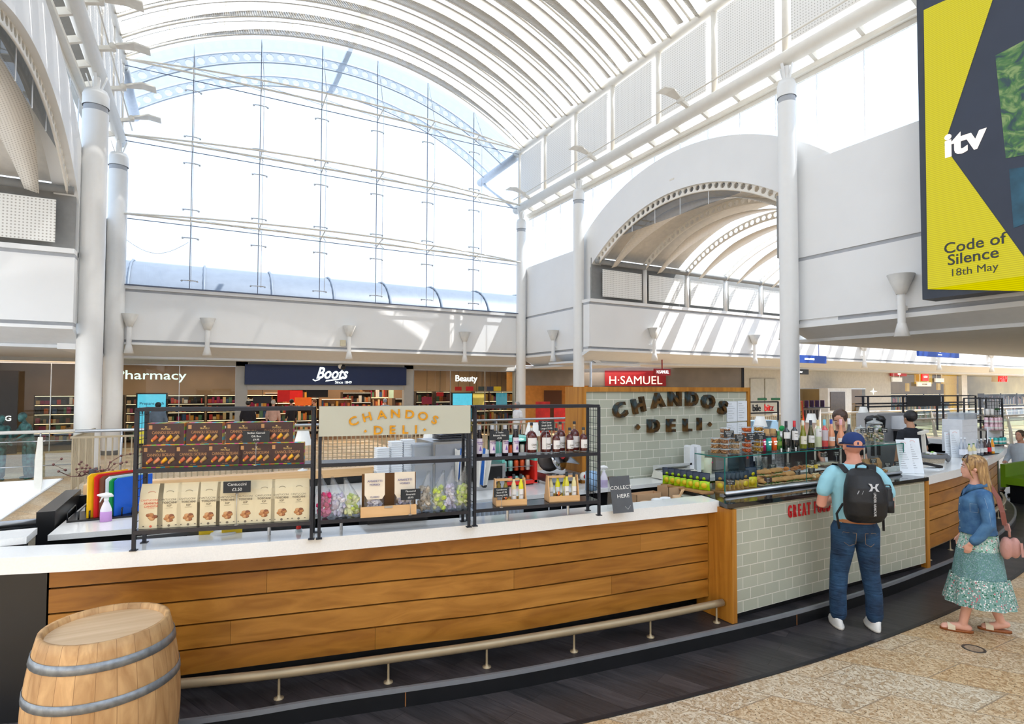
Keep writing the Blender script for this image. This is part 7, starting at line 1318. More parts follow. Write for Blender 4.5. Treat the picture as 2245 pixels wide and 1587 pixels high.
menu(1978, 2001, 984, 1038, 1.2, 'tilted white menu, left one right of the case'); menu(1998, 2022, 982, 1038, 1.2, 'tilted white menu, right one right of the case'); menu(2076, 2089, 964, 1002, 1.2, 'upright white menu sheet, left of the pair by the bottles', -.08); menu(2089, 2104, 961, 1003, 1.2, 'upright white menu sheet, right of the pair by the bottles', -.08)
q = onz(2052, 1028, 1.2); single('paper_slips', 'white paper slips under the card reader', 'paper', MB().cbox((q.x, q.y+.02, 1.206), (.26, .16, .01), 0, .2), [mat('paper_white', (232, 236, 240), .6)], (q.x, q.y, 1.2)); t = thing('card_reader', 'black card reader on the white counter', 'card reader', (q.x, q.y, 1.21)); mb = MB().beam((q.x-.14, q.y+.06, 1.27), (q.x+.1, q.y+.0, 1.225), .08, .03); build('body', mb, [BLACK], t); build('screen', MB().beam((q.x-.12, q.y+.055, 1.286), (q.x-.04, q.y+.035, 1.272), .06, .004), [mat('reader_screen', (70, 80, 90), .2)], t)
q = onz(2068, 1016, 1.2); WK = mat('wicker', (196, 182, 162), .8, var=.3, scale=90, bump=.6); t = thing('wicker_basket', 'small wicker basket with grey lining on the white counter', 'basket', (q.x, q.y+.1, 1.2)); mb = MB()
for k in range(6): mb.lathe([(.15+.006*k, .018*k), (.158+.006*k, .018*k+.009), (.152+.006*k, .018*k+.018)], (q.x, q.y+.12, 1.2), 20, 0, None, True, 1.15, .7)
mb.lathe([(0, .002), (.15, .002)], (q.x, q.y+.12, 1.2), 20, 0, None, False, 1.15, .7); build('basket', mb, [WK], t); mb = MB().lathe([(.17, .11), (.20, .125), (.205, .09), (.195, .07)], (q.x, q.y+.12, 1.2), 20, 0, None, True, 1.15, .72); mb.ball((q.x+.24, q.y+.05, 1.25), .06, 8, 0, None, (.9, .5, .9)); build('lining', mb, [mat('lining_grey', (110, 112, 116), .9)], t)
mb = MB()
for k in range(12): rr = random.Random(k); mb.ball((q.x+rr.uniform(-.1, .1), q.y+.12+rr.uniform(-.05, .05), 1.31+rr.uniform(0, .03)), .035, 8, k % 3, None, (1.1, .7, .6))
g = build('packets', mb, [LBW, LBW, mat('pack_green', (150, 200, 100), .5)], t)
# cash arm and cleaver-like arm
q = onz(2058, 1006, 1.2); mb = MB().beam((q.x+.25, q.y+.3, 1.15), (q.x+.2, q.y+.3, 1.55), .05, .03).beam((q.x+.1, q.y+.3, 1.55), (q.x+.32, q.y+.3, 1.58), .06, .04); single('till_arm', 'cream till display arm behind the basket', 'till', mb, [CREAM], (q.x+.2, q.y+.3, 1.15))
# tray of bottles
def tallbottle(x, y, gm, cm, lm, lab, h=.24, r=.028, group='soft drink bottles on the black tray', txt=None):
 q = onz(x, y, 1.21); t = bottle([(r*.92, 0), (r, .006), (r*.97, h*.5), (r*.8, h*.62), (.012, h*.8), (.012, h*.92)], gm, lab, 'bottle', group, None, (.014, h*.92, h), (r*1.03, h*.15, h*.42), lm, txt, cm, PRT, 'drink_bottle', 12); t.location = (q.x, q.y, 1.21); t.rotation_euler = (0, 0, -.8)
a = onz(2118, 1004, 1.2); b = onz(2182, 994, 1.2); F = atan2(b.y-a.y, b.x-a.x); single('bottle_tray', 'black slate tray under the soft drink bottles', 'tray', MB().cbox(((a.x+b.x)/2, (a.y+b.y)/2+.08, 1.205), ((b-a).length, .26, .01), 0, F), [SLATE], ((a.x+b.x)/2, (a.y+b.y)/2, 1.2))
juice = mat('juice_cream', (226, 214, 160), .15); cola = mat('cola_dark', (50, 16, 18), .06, spec=.8); ton = glassmat('tonic_clear', (214, 222, 232), .15, 0, .15, (200, 210, 225)); orj = mat('juice_orange', (232, 150, 20), .1)
for x, gm, cm, lm, lab, h, r in ((2125, juice, mat('cap_green', (40, 120, 60), .4), LBW, 'cream juice bottle with orange fruit print, leftmost on the tray', .19, .036), (2135, juice, mat('cap_green', (40, 120, 60), .4), LBW, 'cream juice bottle with green cap, second on the tray', .19, .036), (2144, ton, STEEL, LBW, 'clear tonic bottle with silver label, left one', .25, .028), (2152, ton, mat('cap_white', (232, 232, 232), .4), LBW, 'clear tonic bottle with silver label, right one', .25, .028), (2160, cola, mat('cap_white', (232, 232, 232), .4), LBW, 'cola bottle with pale pink label', .25, .028), (2169, cola, mat('cap_white', (232, 232, 232), .4), mat('label_red', (214, 24, 44), .4), 'cola bottle with bright red label', .25, .028), (2176, orj, mat('cap_white', (232, 232, 232), .4), LBW, 'orange drink bottle at the right end of the tray', .25, .028)): tallbottle(x, 1001-(x-2118)*.12, gm, cm, lm, lab, h, r, txt=[('Cola', .07, .014)] if 'cola' in lab else None)
for i, x in enumerate((2108, 2116)): tallbottle(x, 1003, glassmat('water_clear', (226, 232, 240), .12, 0, .1), mat('cap_clear2', (222, 226, 232), .4), mat('label_pale', (222, 226, 236), .5), 'tall clear water bottle beside the menus, %s one' % ('left', 'right')[i], .30, .034, 'water bottles beside the menus')
# tiered stand with cans
q = onz(2163, 975, 1.2); TX, TY_ = q.x-.02, q.y-.02; t = thing('tiered_stand', 'grey wooden three tier stand of drink cans on the right counter', 'tiered stand', (TX, TY_, 1.2)); GW = mat('stand_greywood', (142, 132, 120), .6)
zs = [onY(2163, yy, TY_).z for yy in (972, 943, 911)]; rs = [.30, .25, .17]
for z, r in zip(zs, rs): build('tier', MB().lathe([(0, -.012), (r*.6, -.012), (r, .0), (r*1.02, .008), (r, .012), (0, .006)], (TX, TY_, z), 28), [GW], t)
build('stem', MB().lathe([(.05, 1.2-zs[0]), (.05, 1.21-zs[0]), (.02, 1.215-zs[0]), (.03, (zs[1]-zs[0])*.5), (.02, (zs[1]-zs[0])*.8), (.03, zs[1]-zs[0]+.06), (.015, zs[2]-zs[0]), (.012, zs[2]-zs[0]+.2)], (TX, TY_, zs[0]), 12), [GW], t)
mb = MB().tube([(TX-.05+.04*cos(a), TY_, zs[2]+.26+.05*sin(a)) for a in [2*pi*k/16 for k in range(16)]], .012, 8, closed=True); build('ring_handle', mb, [STEEL], t)
def cans(z, r, n, cols, tier, a0=-2.6, a1=-.2, zl=0):
 for k in range(n):
  a = a0+(a1-a0)*k/(n-1); m, cn = cols[int(k*len(cols)/n)]; x = TX+r*cos(a); y = TY_+r*sin(a); t = thing('drink_can', '%s can on the %s tier%s, number %s from left' % (cn, tier, ' in the top layer' if zl else '', ('one', 'two', 'three', 'four', 'five', 'six', 'seven', 'eight', 'nine')[k]), 'can', (x, y, z+zl), 'cans on the tiered stand')
  build('body', MB().lathe([(0, 0), (.026, 0), (.032, .007), (.032, .105), (.026, .116), (0, .114)], (x, y, z+zl), 12), [m], t); build('band', MB().lathe([(.0325, .03), (.0325, .06)], (x, y, z+zl), 12), [mat('can_band', (226, 226, 222), .4)], t)
pk2 = (mat('can_pink', (226, 190, 200), .3, .2), 'pink and teal'); tl = (mat('can_teal', (70, 186, 180), .3, .2), 'teal and red'); og = (mat('can_amber', (206, 120, 40), .3, .2), 'amber'); dk = (mat('can_dark', (60, 40, 36), .3, .2), 'dark brown')
cans(zs[0]+.012, .24, 8, [tl, tl, tl, dk, dk], 'lowest'); cans(zs[1]+.012, .19, 8, [pk2, pk2, pk2, og], 'middle', -2.8, -.1); cans(zs[1]+.012, .19, 8, [pk2, pk2, pk2, og], 'middle', -2.8, -.1, .117)
cans(zs[2]+.012, .08, 3, [(mat('can_white', (226, 222, 218), .3), 'white and red')], 'top', -2.6, -.5)
# boxes, tub, wire frame at the right
def bx(x0, x1, y0, y1, Y, d, lab, m=mat('carton_white', (228, 230, 234), .5), nm='carton', cat='box'): a = onY(x0, y0, Y); b = onY(x1, y1, Y); zb = onY(x0, y1, Y).z; return single(nm, lab, cat, MB().box(a.x, b.x, Y, Y+d, zb, a.z), [m], ((a.x+b.x)/2, Y, zb))
for i in range(4): bx(2109.5, 2143, 920+i*14.2, 934+i*14.2 if i < 3 else 992, 4.85, .3, 'white carton behind the tiered stand, %s of its pile' % ('topmost', 'second', 'third', 'lowest')[i])
tub(2113, 2142, 906, 920, 4.86, 'clear plastic tub on top of the white cartons', .25)
bx(2166, 2199, 936, 996, 5.0, .02, 'tall white panel behind the right end of the tiered stand', nm='display_board', cat='board')
t = thing('wire_display', 'black framed wire grid display with white cards at the far right', 'display stand', (13.2, 5.3, 1.2)); A_ = onY(2161, 980, 5.1); Ax = onY(2162, 880, 5.1).x; Bx = onY(2197, 880, 5.1).x; Cx = onX(2210, 880, Bx); zt1 = 2.06; mb = MB()
for x, y in ((Ax, 5.1), (Bx, 5.1), (Bx, 5.45), (Ax, 5.45)): mb.beam((x, y, 1.2), (x, y, zt1), .025, .025)
for z in (zt1, 1.62): mb.beam((Ax, 5.1, z), (Bx, 5.1, z), .025, .025); mb.beam((Bx, 5.1, z), (Bx, 5.45, z), .02, .02); mb.beam((Ax, 5.1, z), (Ax, 5.45, z), .02, .02); mb.beam((Ax, 5.45, z), (Bx, 5.45, z), .02, .02)
build('frame', mb, [BLACK], t); mb = MB()
for k in range(1, 6): mb.beam((Ax+(Bx-Ax)*k/6, 5.1, 1.62), (Ax+(Bx-Ax)*k/6, 5.1, zt1), .006, .006)
for k in range(1, 7): mb.beam((Ax, 5.1, 1.62+k*.063), (Bx, 5.1, 1.62+k*.063), .006, .006); mb.beam((Bx, 5.1, 1.62+k*.063), (Bx, 5.45, 1.62+k*.063), .005, .005)
build('wire_grid', mb, [BLACK], t); mb = MB().box(Ax+.03, Bx-.03, 5.14, 5.15, 1.66, 2.0, 0); build('backing_card', mb, [mat('carton_white', (228, 230, 234), .5)], t); mb = MB()
for k in range(4):
 for j in range(2): x = Ax+.1+(Bx-Ax-.2)*k/3; mb.add([(x-.025, 5.13, 1.80-j*.12), (x+.025, 5.13, 1.80-j*.12), (x, 5.13, 1.85-j*.12)], [(0, 1, 2)], 0)
mb.box(Bx-.2, Bx-.05, 5.128, 5.135, 1.84, 1.88, 1); build('tags', mb, [BLACK, mat('tag_green', (60, 130, 60), .5)], t)
# rear black rack with board
t = thing('rear_rack', 'long low black rack with black board behind the staff', 'shelf rack', (13, 6.6, 1.33)); xa_ = onY(1905, 868, 6.6).x; xb_ = onY(2141, 868, 6.6).x; mb = MB(); YR = 6.62
for f in (0, .06, .29, .6, .66, .94, 1): mb.beam((xa_+(xb_-xa_)*f, YR+(.0 if f not in (.06, .94) else .25), 1.33), (xa_+(xb_-xa_)*f, YR+(.0 if f not in (.06, .94) else .25), 2.08), .03, .03)
for z in (2.08, 1.93, 1.87): mb.beam((xa_, YR, z), (xb_, YR, z), .03, .02); mb.beam((xa_, YR+.25, z), (xb_, YR+.25, z), .02, .02)
for x in (xa_, xb_): mb.beam((x, YR, 2.08), (x, YR+.25, 2.08), .02, .02)
build('frame', mb, [RK], t); build('board', MB().box(onY(1985, 870, YR).x, onY(2059, 870, YR).x, YR-.03, YR-.015, 1.86, 2.08), [mat('board_black', (26, 27, 32), .5)], t)
# ---- phone accessory stand of the mall
p = onY(1676, 895, 12); t = thing('phone_stand', 'mall stand with black and red lettered sign right of the tiled wall', 'mall stand', (p.x, 12, 0)); a = onY(1640, 906, 12); b = onY(1706, 906, 12); zt2 = onY(1676, 881, 12).z; build('body', MB().box(a.x-.6, b.x, 12, 12.6, 0, a.z-.25), [mat('stand_blue', (150, 186, 216), .4)], t); mb = MB()
for z in (a.z, zt2): mb.beam((a.x-.6, 12, z), (b.x, 12, z), .04, .04)
for x in (a.x-.6, b.x): mb.beam((x, 12, a.z-.25), (x, 12, zt2), .04, .04)
build('frame', mb, [BLACK], t); mb = MB(); c_ = (a.z+zt2)/2-.02; mb.text('bile', .30, facing((onY(1657, 895, 12).x, 11.97, c_)), 0, .01, .01, sx=.9); build('black_letters', mb, [BLACK], t); mb = MB(); mb.text('bitz', .30, facing((onY(1684, 895, 12).x, 11.97, c_)), 0, .01, .01, sx=1.0); build('red_letters', mb, [mat('letter_red2', (226, 26, 24), .4)], t)
p = onY(1760, 900, 12.5); t = thing('phone_kiosk', 'orange kiosk board reading mobile, lettered sideways, behind the wines', 'mall stand', (p.x, 12.5, 0)); F = Matrix.Translation((p.x, 12.5, 0)) @ Matrix.Rotation(-.12, 4, 'Y'); build('board', MB().box(-.18, .14, 0, .3, 0, p.z+.32, 0, F).box(.14, .22, 0, .3, 0, p.z+.32, 1, F), [mat('kiosk_orange', (216, 150, 60), .5), mat('kiosk_red', (220, 60, 20), .5)], t); mb = MB(); mb.text('mobile', .28, F @ Matrix.Translation((-.02, -.01, p.z-.02)) @ Matrix.Rotation(pi/2, 4, 'X') @ Matrix.Rotation(-pi/2, 4, 'Z'), 0, .01, .01); build('writing', mb, [BLACK], t)
p = onY(1800, 890, 12.5); t = thing('phone_shelf', 'rack of small phone accessories behind the barista', 'shelf', (p.x, 12.5, 0)); a = onY(1771, 893, 12.5); b = onY(1820, 893, 12.5); build('frame', MB().box(a.x, b.x, 12.5, 12.9, a.z-.03, a.z).box(a.x, b.x, 12.85, 12.9, 0, a.z, 1), [BLACK, LBW], t); mb = MB()
for k in range(12): mb.box(a.x+.1+k*(b.x-a.x-.2)/12, a.x+.16+k*(b.x-a.x-.2)/12, 12.82, 12.85, a.z-.55-.0, a.z-.12, k % 2)
g = build('accessories', mb, [BLACK, mat('acc_silver', (180, 184, 190), .4)], t)
for k in range(4): q_ = (a.x+.15+k*.3, 12.65, a.z); mb = MB().cyl(q_, .07, .24, 12); single('tin', 'dark red and navy tin on the phone accessory rack, %s' % ('first', 'second', 'third', 'fourth')[k], 'tin', mb, [mat('tin_navy', (60, 30, 70), .4, var=.4, scale=8)], q_, 'tins on the phone rack')
# ============================================================ RAILINGS
BRZ = mat('railing_bronze', (176, 162, 136), .4, .25)
t = thing('bar_railing', 'long bronze railing of upright bars behind the kiosk', 'railing', (3, 14.5, 0)); mb = MB(); X1 = onY(1905, 905, 14.5).x; mb.box(-2.3, X1, 14.47, 14.53, 1.17, 1.21); mb.box(-2.3, X1, 14.48, 14.52, .06, .1); build('rails', mb, [BRZ], t); mb = MB(); x = -2.3
while x < X1: mb.box(x-.013, x+.013, 14.49, 14.515, .1, 1.17); x += .112
for k in range(24): mb.box(-2.325, -2.3, 14.6+k*.112, 14.625+k*.112, .1, 1.17)
mb.box(-2.34, -2.29, 14.5, 17.3, 1.17, 1.21)
g = build('bars', mb, [BRZ], t); g['kind'] = 'stuff'
mb = MB(); mb.tube([(-2.3, 14.75, 1.30), (10.3, 14.75, 1.30)], .035, 8); mb.tube([(10.3, 14.75, 1.3), (10.6, 14.75, 1.05)], .03, 8)
for x in (-1.5, 1.5, 4.5, 7.5, 10.2): mb.tube([(x, 14.75, 1.3), (x, 14.65, .0)], .025, 6)
single('handrail', 'straight steel handrail above the bronze bar railing', 'handrail', mb, [STEEL], (3, 14.75, 0))
def balustrade(p0, p1, n, lab, ztop=1.15, low=-.35, nm='glass_balustrade'):
 p0 = Vector(p0); p1 = Vector(p1); t = thing(nm, lab, 'balustrade', (p0.x, p0.y, 0)); d = (p1-p0).normalized(); nn_ = Vector((-d.y, d.x, 0)); mb = MB(); mb.tube([p0+Vector((0, 0, ztop)), p1+Vector((0, 0, ztop))], .04, 8); build('handrail', mb, [mat('rail_white', (226, 222, 214), .35)], t)
 mb = MB(); mb.tube([p0+Vector((0, 0, ztop-.22)), p1+Vector((0, 0, ztop-.22))], .012, 6); mb.tube([p0+Vector((0, 0, .35)), p1+Vector((0, 0, .35))], .012, 6); build('thin_rail', mb, [STEEL], t)
 mb = MB(); mb.add([p0+Vector((0, 0, .08)), p1+Vector((0, 0, .08)), p1+Vector((0, 0, ztop-.12)), p0+Vector((0, 0, ztop-.12))], [(0, 1, 2, 3)]); build('glass', mb, [GLASSB], t)
 for i in range(n):
  q = p0+(p1-p0)*((i+.5)/n); mb = MB(); mb.loft([[q+d*a*w_+nn_*b for a, b in ((-1, -.05), (1, -.05), (1, .05), (-1, .05))] for w_, z in ((0, 0),) for _ in ()] or [[(q+d*(a*w_)+nn_*(b*.5*w_+off)+Vector((0, 0, z))) for a, b in ((-1, -1), (1, -1), (1, 1), (-1, 1))] for w_, z, off in ((.045, low, -.12), (.075, 0, -.12), (.07, .5, -.1), (.045, ztop-.12, -.02))], 0, True, False)
  mb.tube([q-d*.16+Vector((0, 0, ztop-.22)), q+d*.16+Vector((0, 0, ztop-.22))], .015, 6, 1); mb.tube([q+nn_*-.02+Vector((0, 0, ztop-.14)), q+Vector((0, 0, ztop))], .02, 6, 1); build('post', mb, [mat('post_cream', (222, 218, 206), .4), STEEL], t)
balustrade((-9.2, 17.28, 0), (-2.7, 17.28, 0), 5, 'glass balustrade with a tapered cream post by the bronze figure'); balustrade((20.5, 11, 0), (44, 11, 0), 12, 'nearer glass balustrade with white posts behind the staff man'); balustrade((21, 15.8, 0), (60, 15.8, 0), 14, 'further glass balustrade in front of the toy shop')
# ============================================================ PEOPLE
def remesh(mb, vox, smooth=4, fac=.5):
 me = bpy.data.meshes.new('tmp'); me.from_pydata(mb.v, [], mb.f); o = bpy.data.objects.new('tmp', me); link(o)
 r = o.modifiers.new('r', 'REMESH'); r.mode = 'VOXEL'; r.voxel_size = vox
 s = o.modifiers.new('s', 'SMOOTH'); s.iterations = smooth; s.factor = fac
 dg = bpy.context.evaluated_depsgraph_get(); m2 = bpy.data.meshes.new_from_object(o.evaluated_get(dg))
 out = MB(); out.v = [tuple(v.co) for v in m2.vertices]; out.f = [tuple(p.vertices) for p in m2.polygons]; out.m = [0]*len(out.f); out.s = [True]*len(out.f)
 bpy.data.objects.remove(o); bpy.data.meshes.remove(me); bpy.data.meshes.remove(m2); return out
def cap(mb, path, rs, n=12):
 P = [Vector(p) for p in path]
 a = (P[0]-P[1]).normalized(); b = (P[-1]-P[-2]).normalized()
 pts = [P[0]+a*rs[0]*.9, P[0]+a*rs[0]*.6]+P+[P[-1]+b*rs[-1]*.6, P[-1]+b*rs[-1]*.9]; r = [rs[0]*.25, rs[0]*.75]+list(rs)+[rs[-1]*.75, rs[-1]*.25]
 mb.tube(pts, r, n)
def ell(mb, z, rx, ry, y=0, x=0, n=18, p=1): return [(x+rx*(abs(cos(a))**p)*(1 if cos(a) >= 0 else -1), y+ry*(abs(sin(a))**p)*(1 if sin(a) >= 0 else -1), z) for a in [2*pi*k/n for k in range(n)]]
def torso(mb, secs): mb.loft([ell(mb, *s) for s in secs])
def hand(mb, w_, d, up_, s_=1, curl=.5, side=1):
 """w_: wrist, d: direction of the hand, up_: back of hand normal"""
 w_ = Vector(w_); d = Vector(d).normalized(); u = Vector(up_).normalized(); r = d.cross(u).normalized()*side; u = r.cross(d).normalized()*side
 mb.loft([[w_+d*t*s_+r*a*wd*s_+u*b*.012*s_ for a, b in ((-1, -1), (1, -1), (1, 1), (-1, 1))] for t, wd in ((-.01, .024), (.03, .036), (.075, .04), (.09, .036))], 0, True, False)
 for i, (o_, L, rr) in enumerate(((-.030, .062, .0082), (-.010, .072, .0085), (.010, .068, .0083), (.029, .052, .0075))):
  p0 = w_+d*.08*s_+r*o_*s_; c = curl; p1 = p0+(d*cos(c*.5)-u*sin(c*.5))*L*.45*s_; p2 = p1+(d*cos(c*1.3)-u*sin(c*1.3))*L*.32*s_; p3 = p2+(d*cos(c*2)-u*sin(c*2))*L*.25*s_; cap(mb, [p0, p1, p2, p3], [rr*s_, rr*s_, rr*.92*s_, rr*.8*s_], 8)
 p0 = w_+d*.03*s_-r*.03*s_; p1 = p0-r*.02*s_+d*.028*s_-u*.008*s_; p2 = p1-r*.006*s_+d*.028*s_-u*.01*s_; cap(mb, [p0, p1, p2], [.0115*s_, .010*s_, .0085*s_], 8)
def head(mb, c, s_=1, fw_=(0, 1, 0)):
 """head centred at c looking along +y (local)"""
 c = Vector(c); f = Vector(fw_).normalized(); r = f.cross(Vector((0, 0, 1))).normalized(); u = r.cross(f)
 def P(x, y, z): return c+(r*x+f*y+u*z)*s_
 M = Matrix(((r.x, f.x, u.x, c.x), (r.y, f.y, u.y, c.y), (r.z, f.z, u.z, c.z), (0, 0, 0, 1)))
 S = Matrix.Scale(s_, 4)
 mb.ball((0, -.012, .03), .1, 20, 0, M @ S, (.78, .95, .9)); mb.ball((0, .02, -.03), .08, 18, 0, M @ S, (.78, .85, 1.05)); mb.ball((0, .062, -.078), .034, 12, 0, M @ S, (1.0, .8, .75))
 mb.loft([[P(a*.010*k, y, z+b*.008*k) for a, b in ((-1, -1), (1, -1), (1, 1), (-1, 1))] for k, y, z in ((1.0, .07, .018), (1.1, .088, .0), (1.6, .100, -.018), (1.2, .085, -.028))], 0, True, True)
 mb.ball((0, .083, -.047), .013, 8, 0, M @ S, (1.7, .7, .45)); mb.ball((0, .081, -.056), .012, 8, 0, M @ S, (1.5, .7, .5)); mb.ball((-.028, .076, .022), .012, 8, 0, M @ S, (1.6, .5, .5)); mb.ball((.028, .076, .022), .012, 8, 0, M @ S, (1.6, .5, .5))
 for sx_ in (-1, 1): mb.ball((sx_*.080, -.008, -.008), .024, 10, 0, M @ S, (.35, .7, 1.15))
 return M @ S
def face(t, M, name='eye', brow=(90, 60, 40), lip=(196, 110, 100)):
 mb = MB()
 for s_ in (-1, 1): mb.ball((s_*.030, .0775, .008), .0095, 10, 0, M, (1.3, .6, .7)); mb.ball((s_*.030, .083, .008), .0045, 8, 1, M)
 build('eyes', mb, [mat('eye_white', (226, 222, 218), .3), mat('eye_iris', (60, 60, 60), .3)], t)
 mb = MB()
 for s_ in (-1, 1): mb.tube([M @ Vector((s_*.014, .084, .027)), M @ Vector((s_*.03, .084, .032)), M @ Vector((s_*.046, .074, .027))], .003, 6)
 build('eyebrows', mb, [mat('brow_%d' % brow[0], brow, .7)], t)
 mb = MB(); mb.ball((0, .0905, -.051), .006, 8, 0, M, (3.2, .6, .7)); build('lips', mb, [mat('lip_%d' % lip[0], lip, .5)], t)
SKIN = mat('skin_fair', (222, 164, 138), .5, var=.06, scale=9); SKIN2 = mat('skin_rosy', (214, 150, 126), .5, var=.06, scale=9); SKIN3 = mat('skin_tan', (190, 140, 108), .5, var=.05)
def fabric(name, c, var=.12, scale=5, bump=.5, bs=9, rough=.85): return mat(name, c, rough, 0, var, scale, bump, bscale=bs)
def place(t, x, y, z, az, s_=1.0): t.location = (x, y, z); t.rotation_euler = (0, 0, az-pi/2); t.scale = (s_,)*3
def legs(mb, hip, knee, ank, r, n=14):
 for h, k, a in zip(hip, knee, ank): cap(mb, [h, (Vector(h)+Vector(k))/2, k, (Vector(k)*.6+Vector(a)*.4), a], r, n)
# ---------- man with cap and backpack
def man():
 t = thing('person', 'standing man seen from behind, navy cap, light blue t-shirt, jeans, at the food case', 'person', (0, 0, 0))
 hip = [(-.10, 0, .92), (.10, 0, .92)]; knee = [(-.135, .01, .49), (.125, .01, .49)]; ank = [(-.155, -.02, .08), (.145, -.02, .08)]
 b = MB(); torso(b, [(.9, .14, .10), (1.0, .14, .10), (1.15, .15, .10), (1.3, .17, .11), (1.40, .15, .085), (1.48, .09, .07, -.0), (1.52, .06, .06, .0)]); cap(b, [(0, -.01, 1.48), (0, .01, 1.56)], [.062, .058])
 legs(b, hip, knee, ank, [.085, .08, .058, .05, .042]); M = head(b, (0, .015, 1.645), 1.02)
 for s_ in (-1, 1):
  cap(b, [(s_*.17, -.01, 1.38), (s_*.262, -.03, 1.24), (s_*.285, -.02, 1.12), (s_*.20, .16, 1.08), (s_*.12, .27, 1.10)], [.045, .052, .047, .04, .028]); hand(b, (s_*.12, .27, 1.10), (-s_*.5, 1, .1), (0, 0, 1), 1, .7, s_); cap(b, [(ank[0][0] if s_ < 0 else ank[1][0], -.02, .08), (ank[0][0] if s_ < 0 else ank[1][0], .08, .045)], [.03, .025])
 build('body', remesh(b, .0085, 5), [SKIN2], t); face(t, M)
 b = MB(); torso(b, [(.885, .17, .125), (.95, .175, .13), (1.1, .185, .135), (1.3, .205, .14, -.005), (1.41, .20, .12, -.005), (1.465, .14, .09), (1.49, .085, .075)])
 for s_ in (-1, 1): cap(b, [(s_*.17, -.005, 1.41), (s_*.232, -.015, 1.33), (s_*.268, -.028, 1.235)], [.07, .07, .064])
 build('tshirt', remesh(b, .010, 4), [fabric('cotton_sky', (150, 204, 218), .06, 4, .5, 7)], t)
 b = MB(); torso(b, [(.80, .10, .10), (.86, .165, .13, -.01), (.93, .172, .135, -.01), (1.0, .168, .125)]);
 for h, k, a in zip(hip, knee, ank): cap(b, [(h[0], -.005, .90), (h[0]*1.05, 0, .72), (k[0], k[1], .50), (a[0], -.01, .30), (a[0], -.02, .12)], [.105, .098, .078, .072, .070], 16)
 jeans = bpy.data.materials.new('denim_dark'); jeans.use_nodes = True; nt = jeans.node_tree; p = nt.nodes['Principled BSDF']; p.inputs['Roughness'].default_value = .85; tc_ = nn(nt, 'ShaderNodeTexCoord'); n1 = nn(nt, 'ShaderNodeTexNoise'); n1.inputs['Scale'].default_value = 7; n1.inputs['Detail'].default_value = 8; nt.links.new(tc_.outputs['Object'], n1.inputs['Vector']); r_ = nn(nt, 'ShaderNodeValToRGB'); nt.links.new(n1.outputs['Fac'], r_.inputs[0]); r_.color_ramp.elements[0].position = .35; r_.color_ramp.elements[0].color = lin((16, 38, 64))+(1,); r_.color_ramp.elements[1].position = .7; r_.color_ramp.elements[1].color = lin((36, 72, 106))+(1,); nt.links.new(r_.outputs[0], p.inputs['Base Color'])
 mp = nn(nt, 'ShaderNodeMapping'); mp.inputs['Scale'].default_value = (5, 5, 22); nt.links.new(tc_.outputs['Object'], mp.inputs[0]); n2 = nn(nt, 'ShaderNodeTexNoise'); n2.inputs['Scale'].default_value = 1; n2.inputs['Detail'].default_value = 3; n2.inputs['Distortion'].default_value = 1; nt.links.new(mp.outputs[0], n2.inputs['Vector']); bp = nn(nt, 'ShaderNodeBump'); bp.inputs['Strength'].default_value = .7; bp.inputs['Distance'].default_value = .03; nt.links.new(n2.outputs['Fac'], bp.inputs['Height']); nt.links.new(bp.outputs[0], p.inputs['Normal'])
 j = build('jeans', remesh(b, .010, 3), [jeans], t); ST = mat('stitch_tan', (150, 120, 84), .7)
 for s_ in (-1, 1):
  mb = MB(); P = [(s_*.035, .885), (s_*.135, .885), (s_*.138, .80), (s_*.088, .765), (s_*.04, .79)]; q = [(x, -.142+abs(x)*abs(x)*2.2-.0 if z > .8 else -.136+abs(x)*abs(x)*2.4, z) for x, z in P]; mb.tube(q+[q[0]], .0018, 4, 0); k = build('back_pocket', mb, [ST], j)
 build('belt', MB().loft([ell(None, .968, .174, .136, -.008), ell(None, .998, .172, .131, -.004)], 0, False), [mat('belt_tan', (176, 110, 60), .5)], t)
 for a, dx in zip(ank, (-.015, .01)):
  x = a[0]; b = MB().loft([[(x+dx*k/4+w_*cos(q_), yc+L*sin(q_)*1.0, z) for q_ in [2*pi*i/16 for i in range(16)]] for k, (z, w_, L, yc) in enumerate(((.0, .046, .13, .04), (.028, .05, .137, .04), (.06, .046, .12, .03), (.085, .040, .06, -.02), (.10, .036, .05, -.025)))]); s_ = build('trainer', b, [mat('trainer_white', (236, 234, 230), .5)], t); build('sole', MB().loft([[(x+w_*cos(q_), .04+.14*sin(q_), z) for q_ in [2*pi*i/16 for i in range(16)]] for z, w_ in ((0, .049), (.022, .052))]), [mat('sole_white', (222, 216, 206), .5)], s_)
 # cap
 b = MB(); b.loft([[M @ Vector((.091*s_*cos(a), -.012+.108*s_*sin(a), z)) for a in [2*pi*k/24 for k in range(24)]] for z, s_ in ((.028, 1.0), (.05, 1.0), (.085, .9), (.115, .66), (.13, .35), (.135, .05))]); b.loft([[M @ Vector((x, y, z)) for x, y, z in ((-.075*w_, .07+d_, .03-d_*.25), (.075*w_, .07+d_, .03-d_*.25), (.075*w_, .07+d_, .036-d_*.25), (-.075*w_, .07+d_, .036-d_*.25))] for w_, d_ in ((1, 0), (1.05, .04), (.8, .085))], 0, True, True)
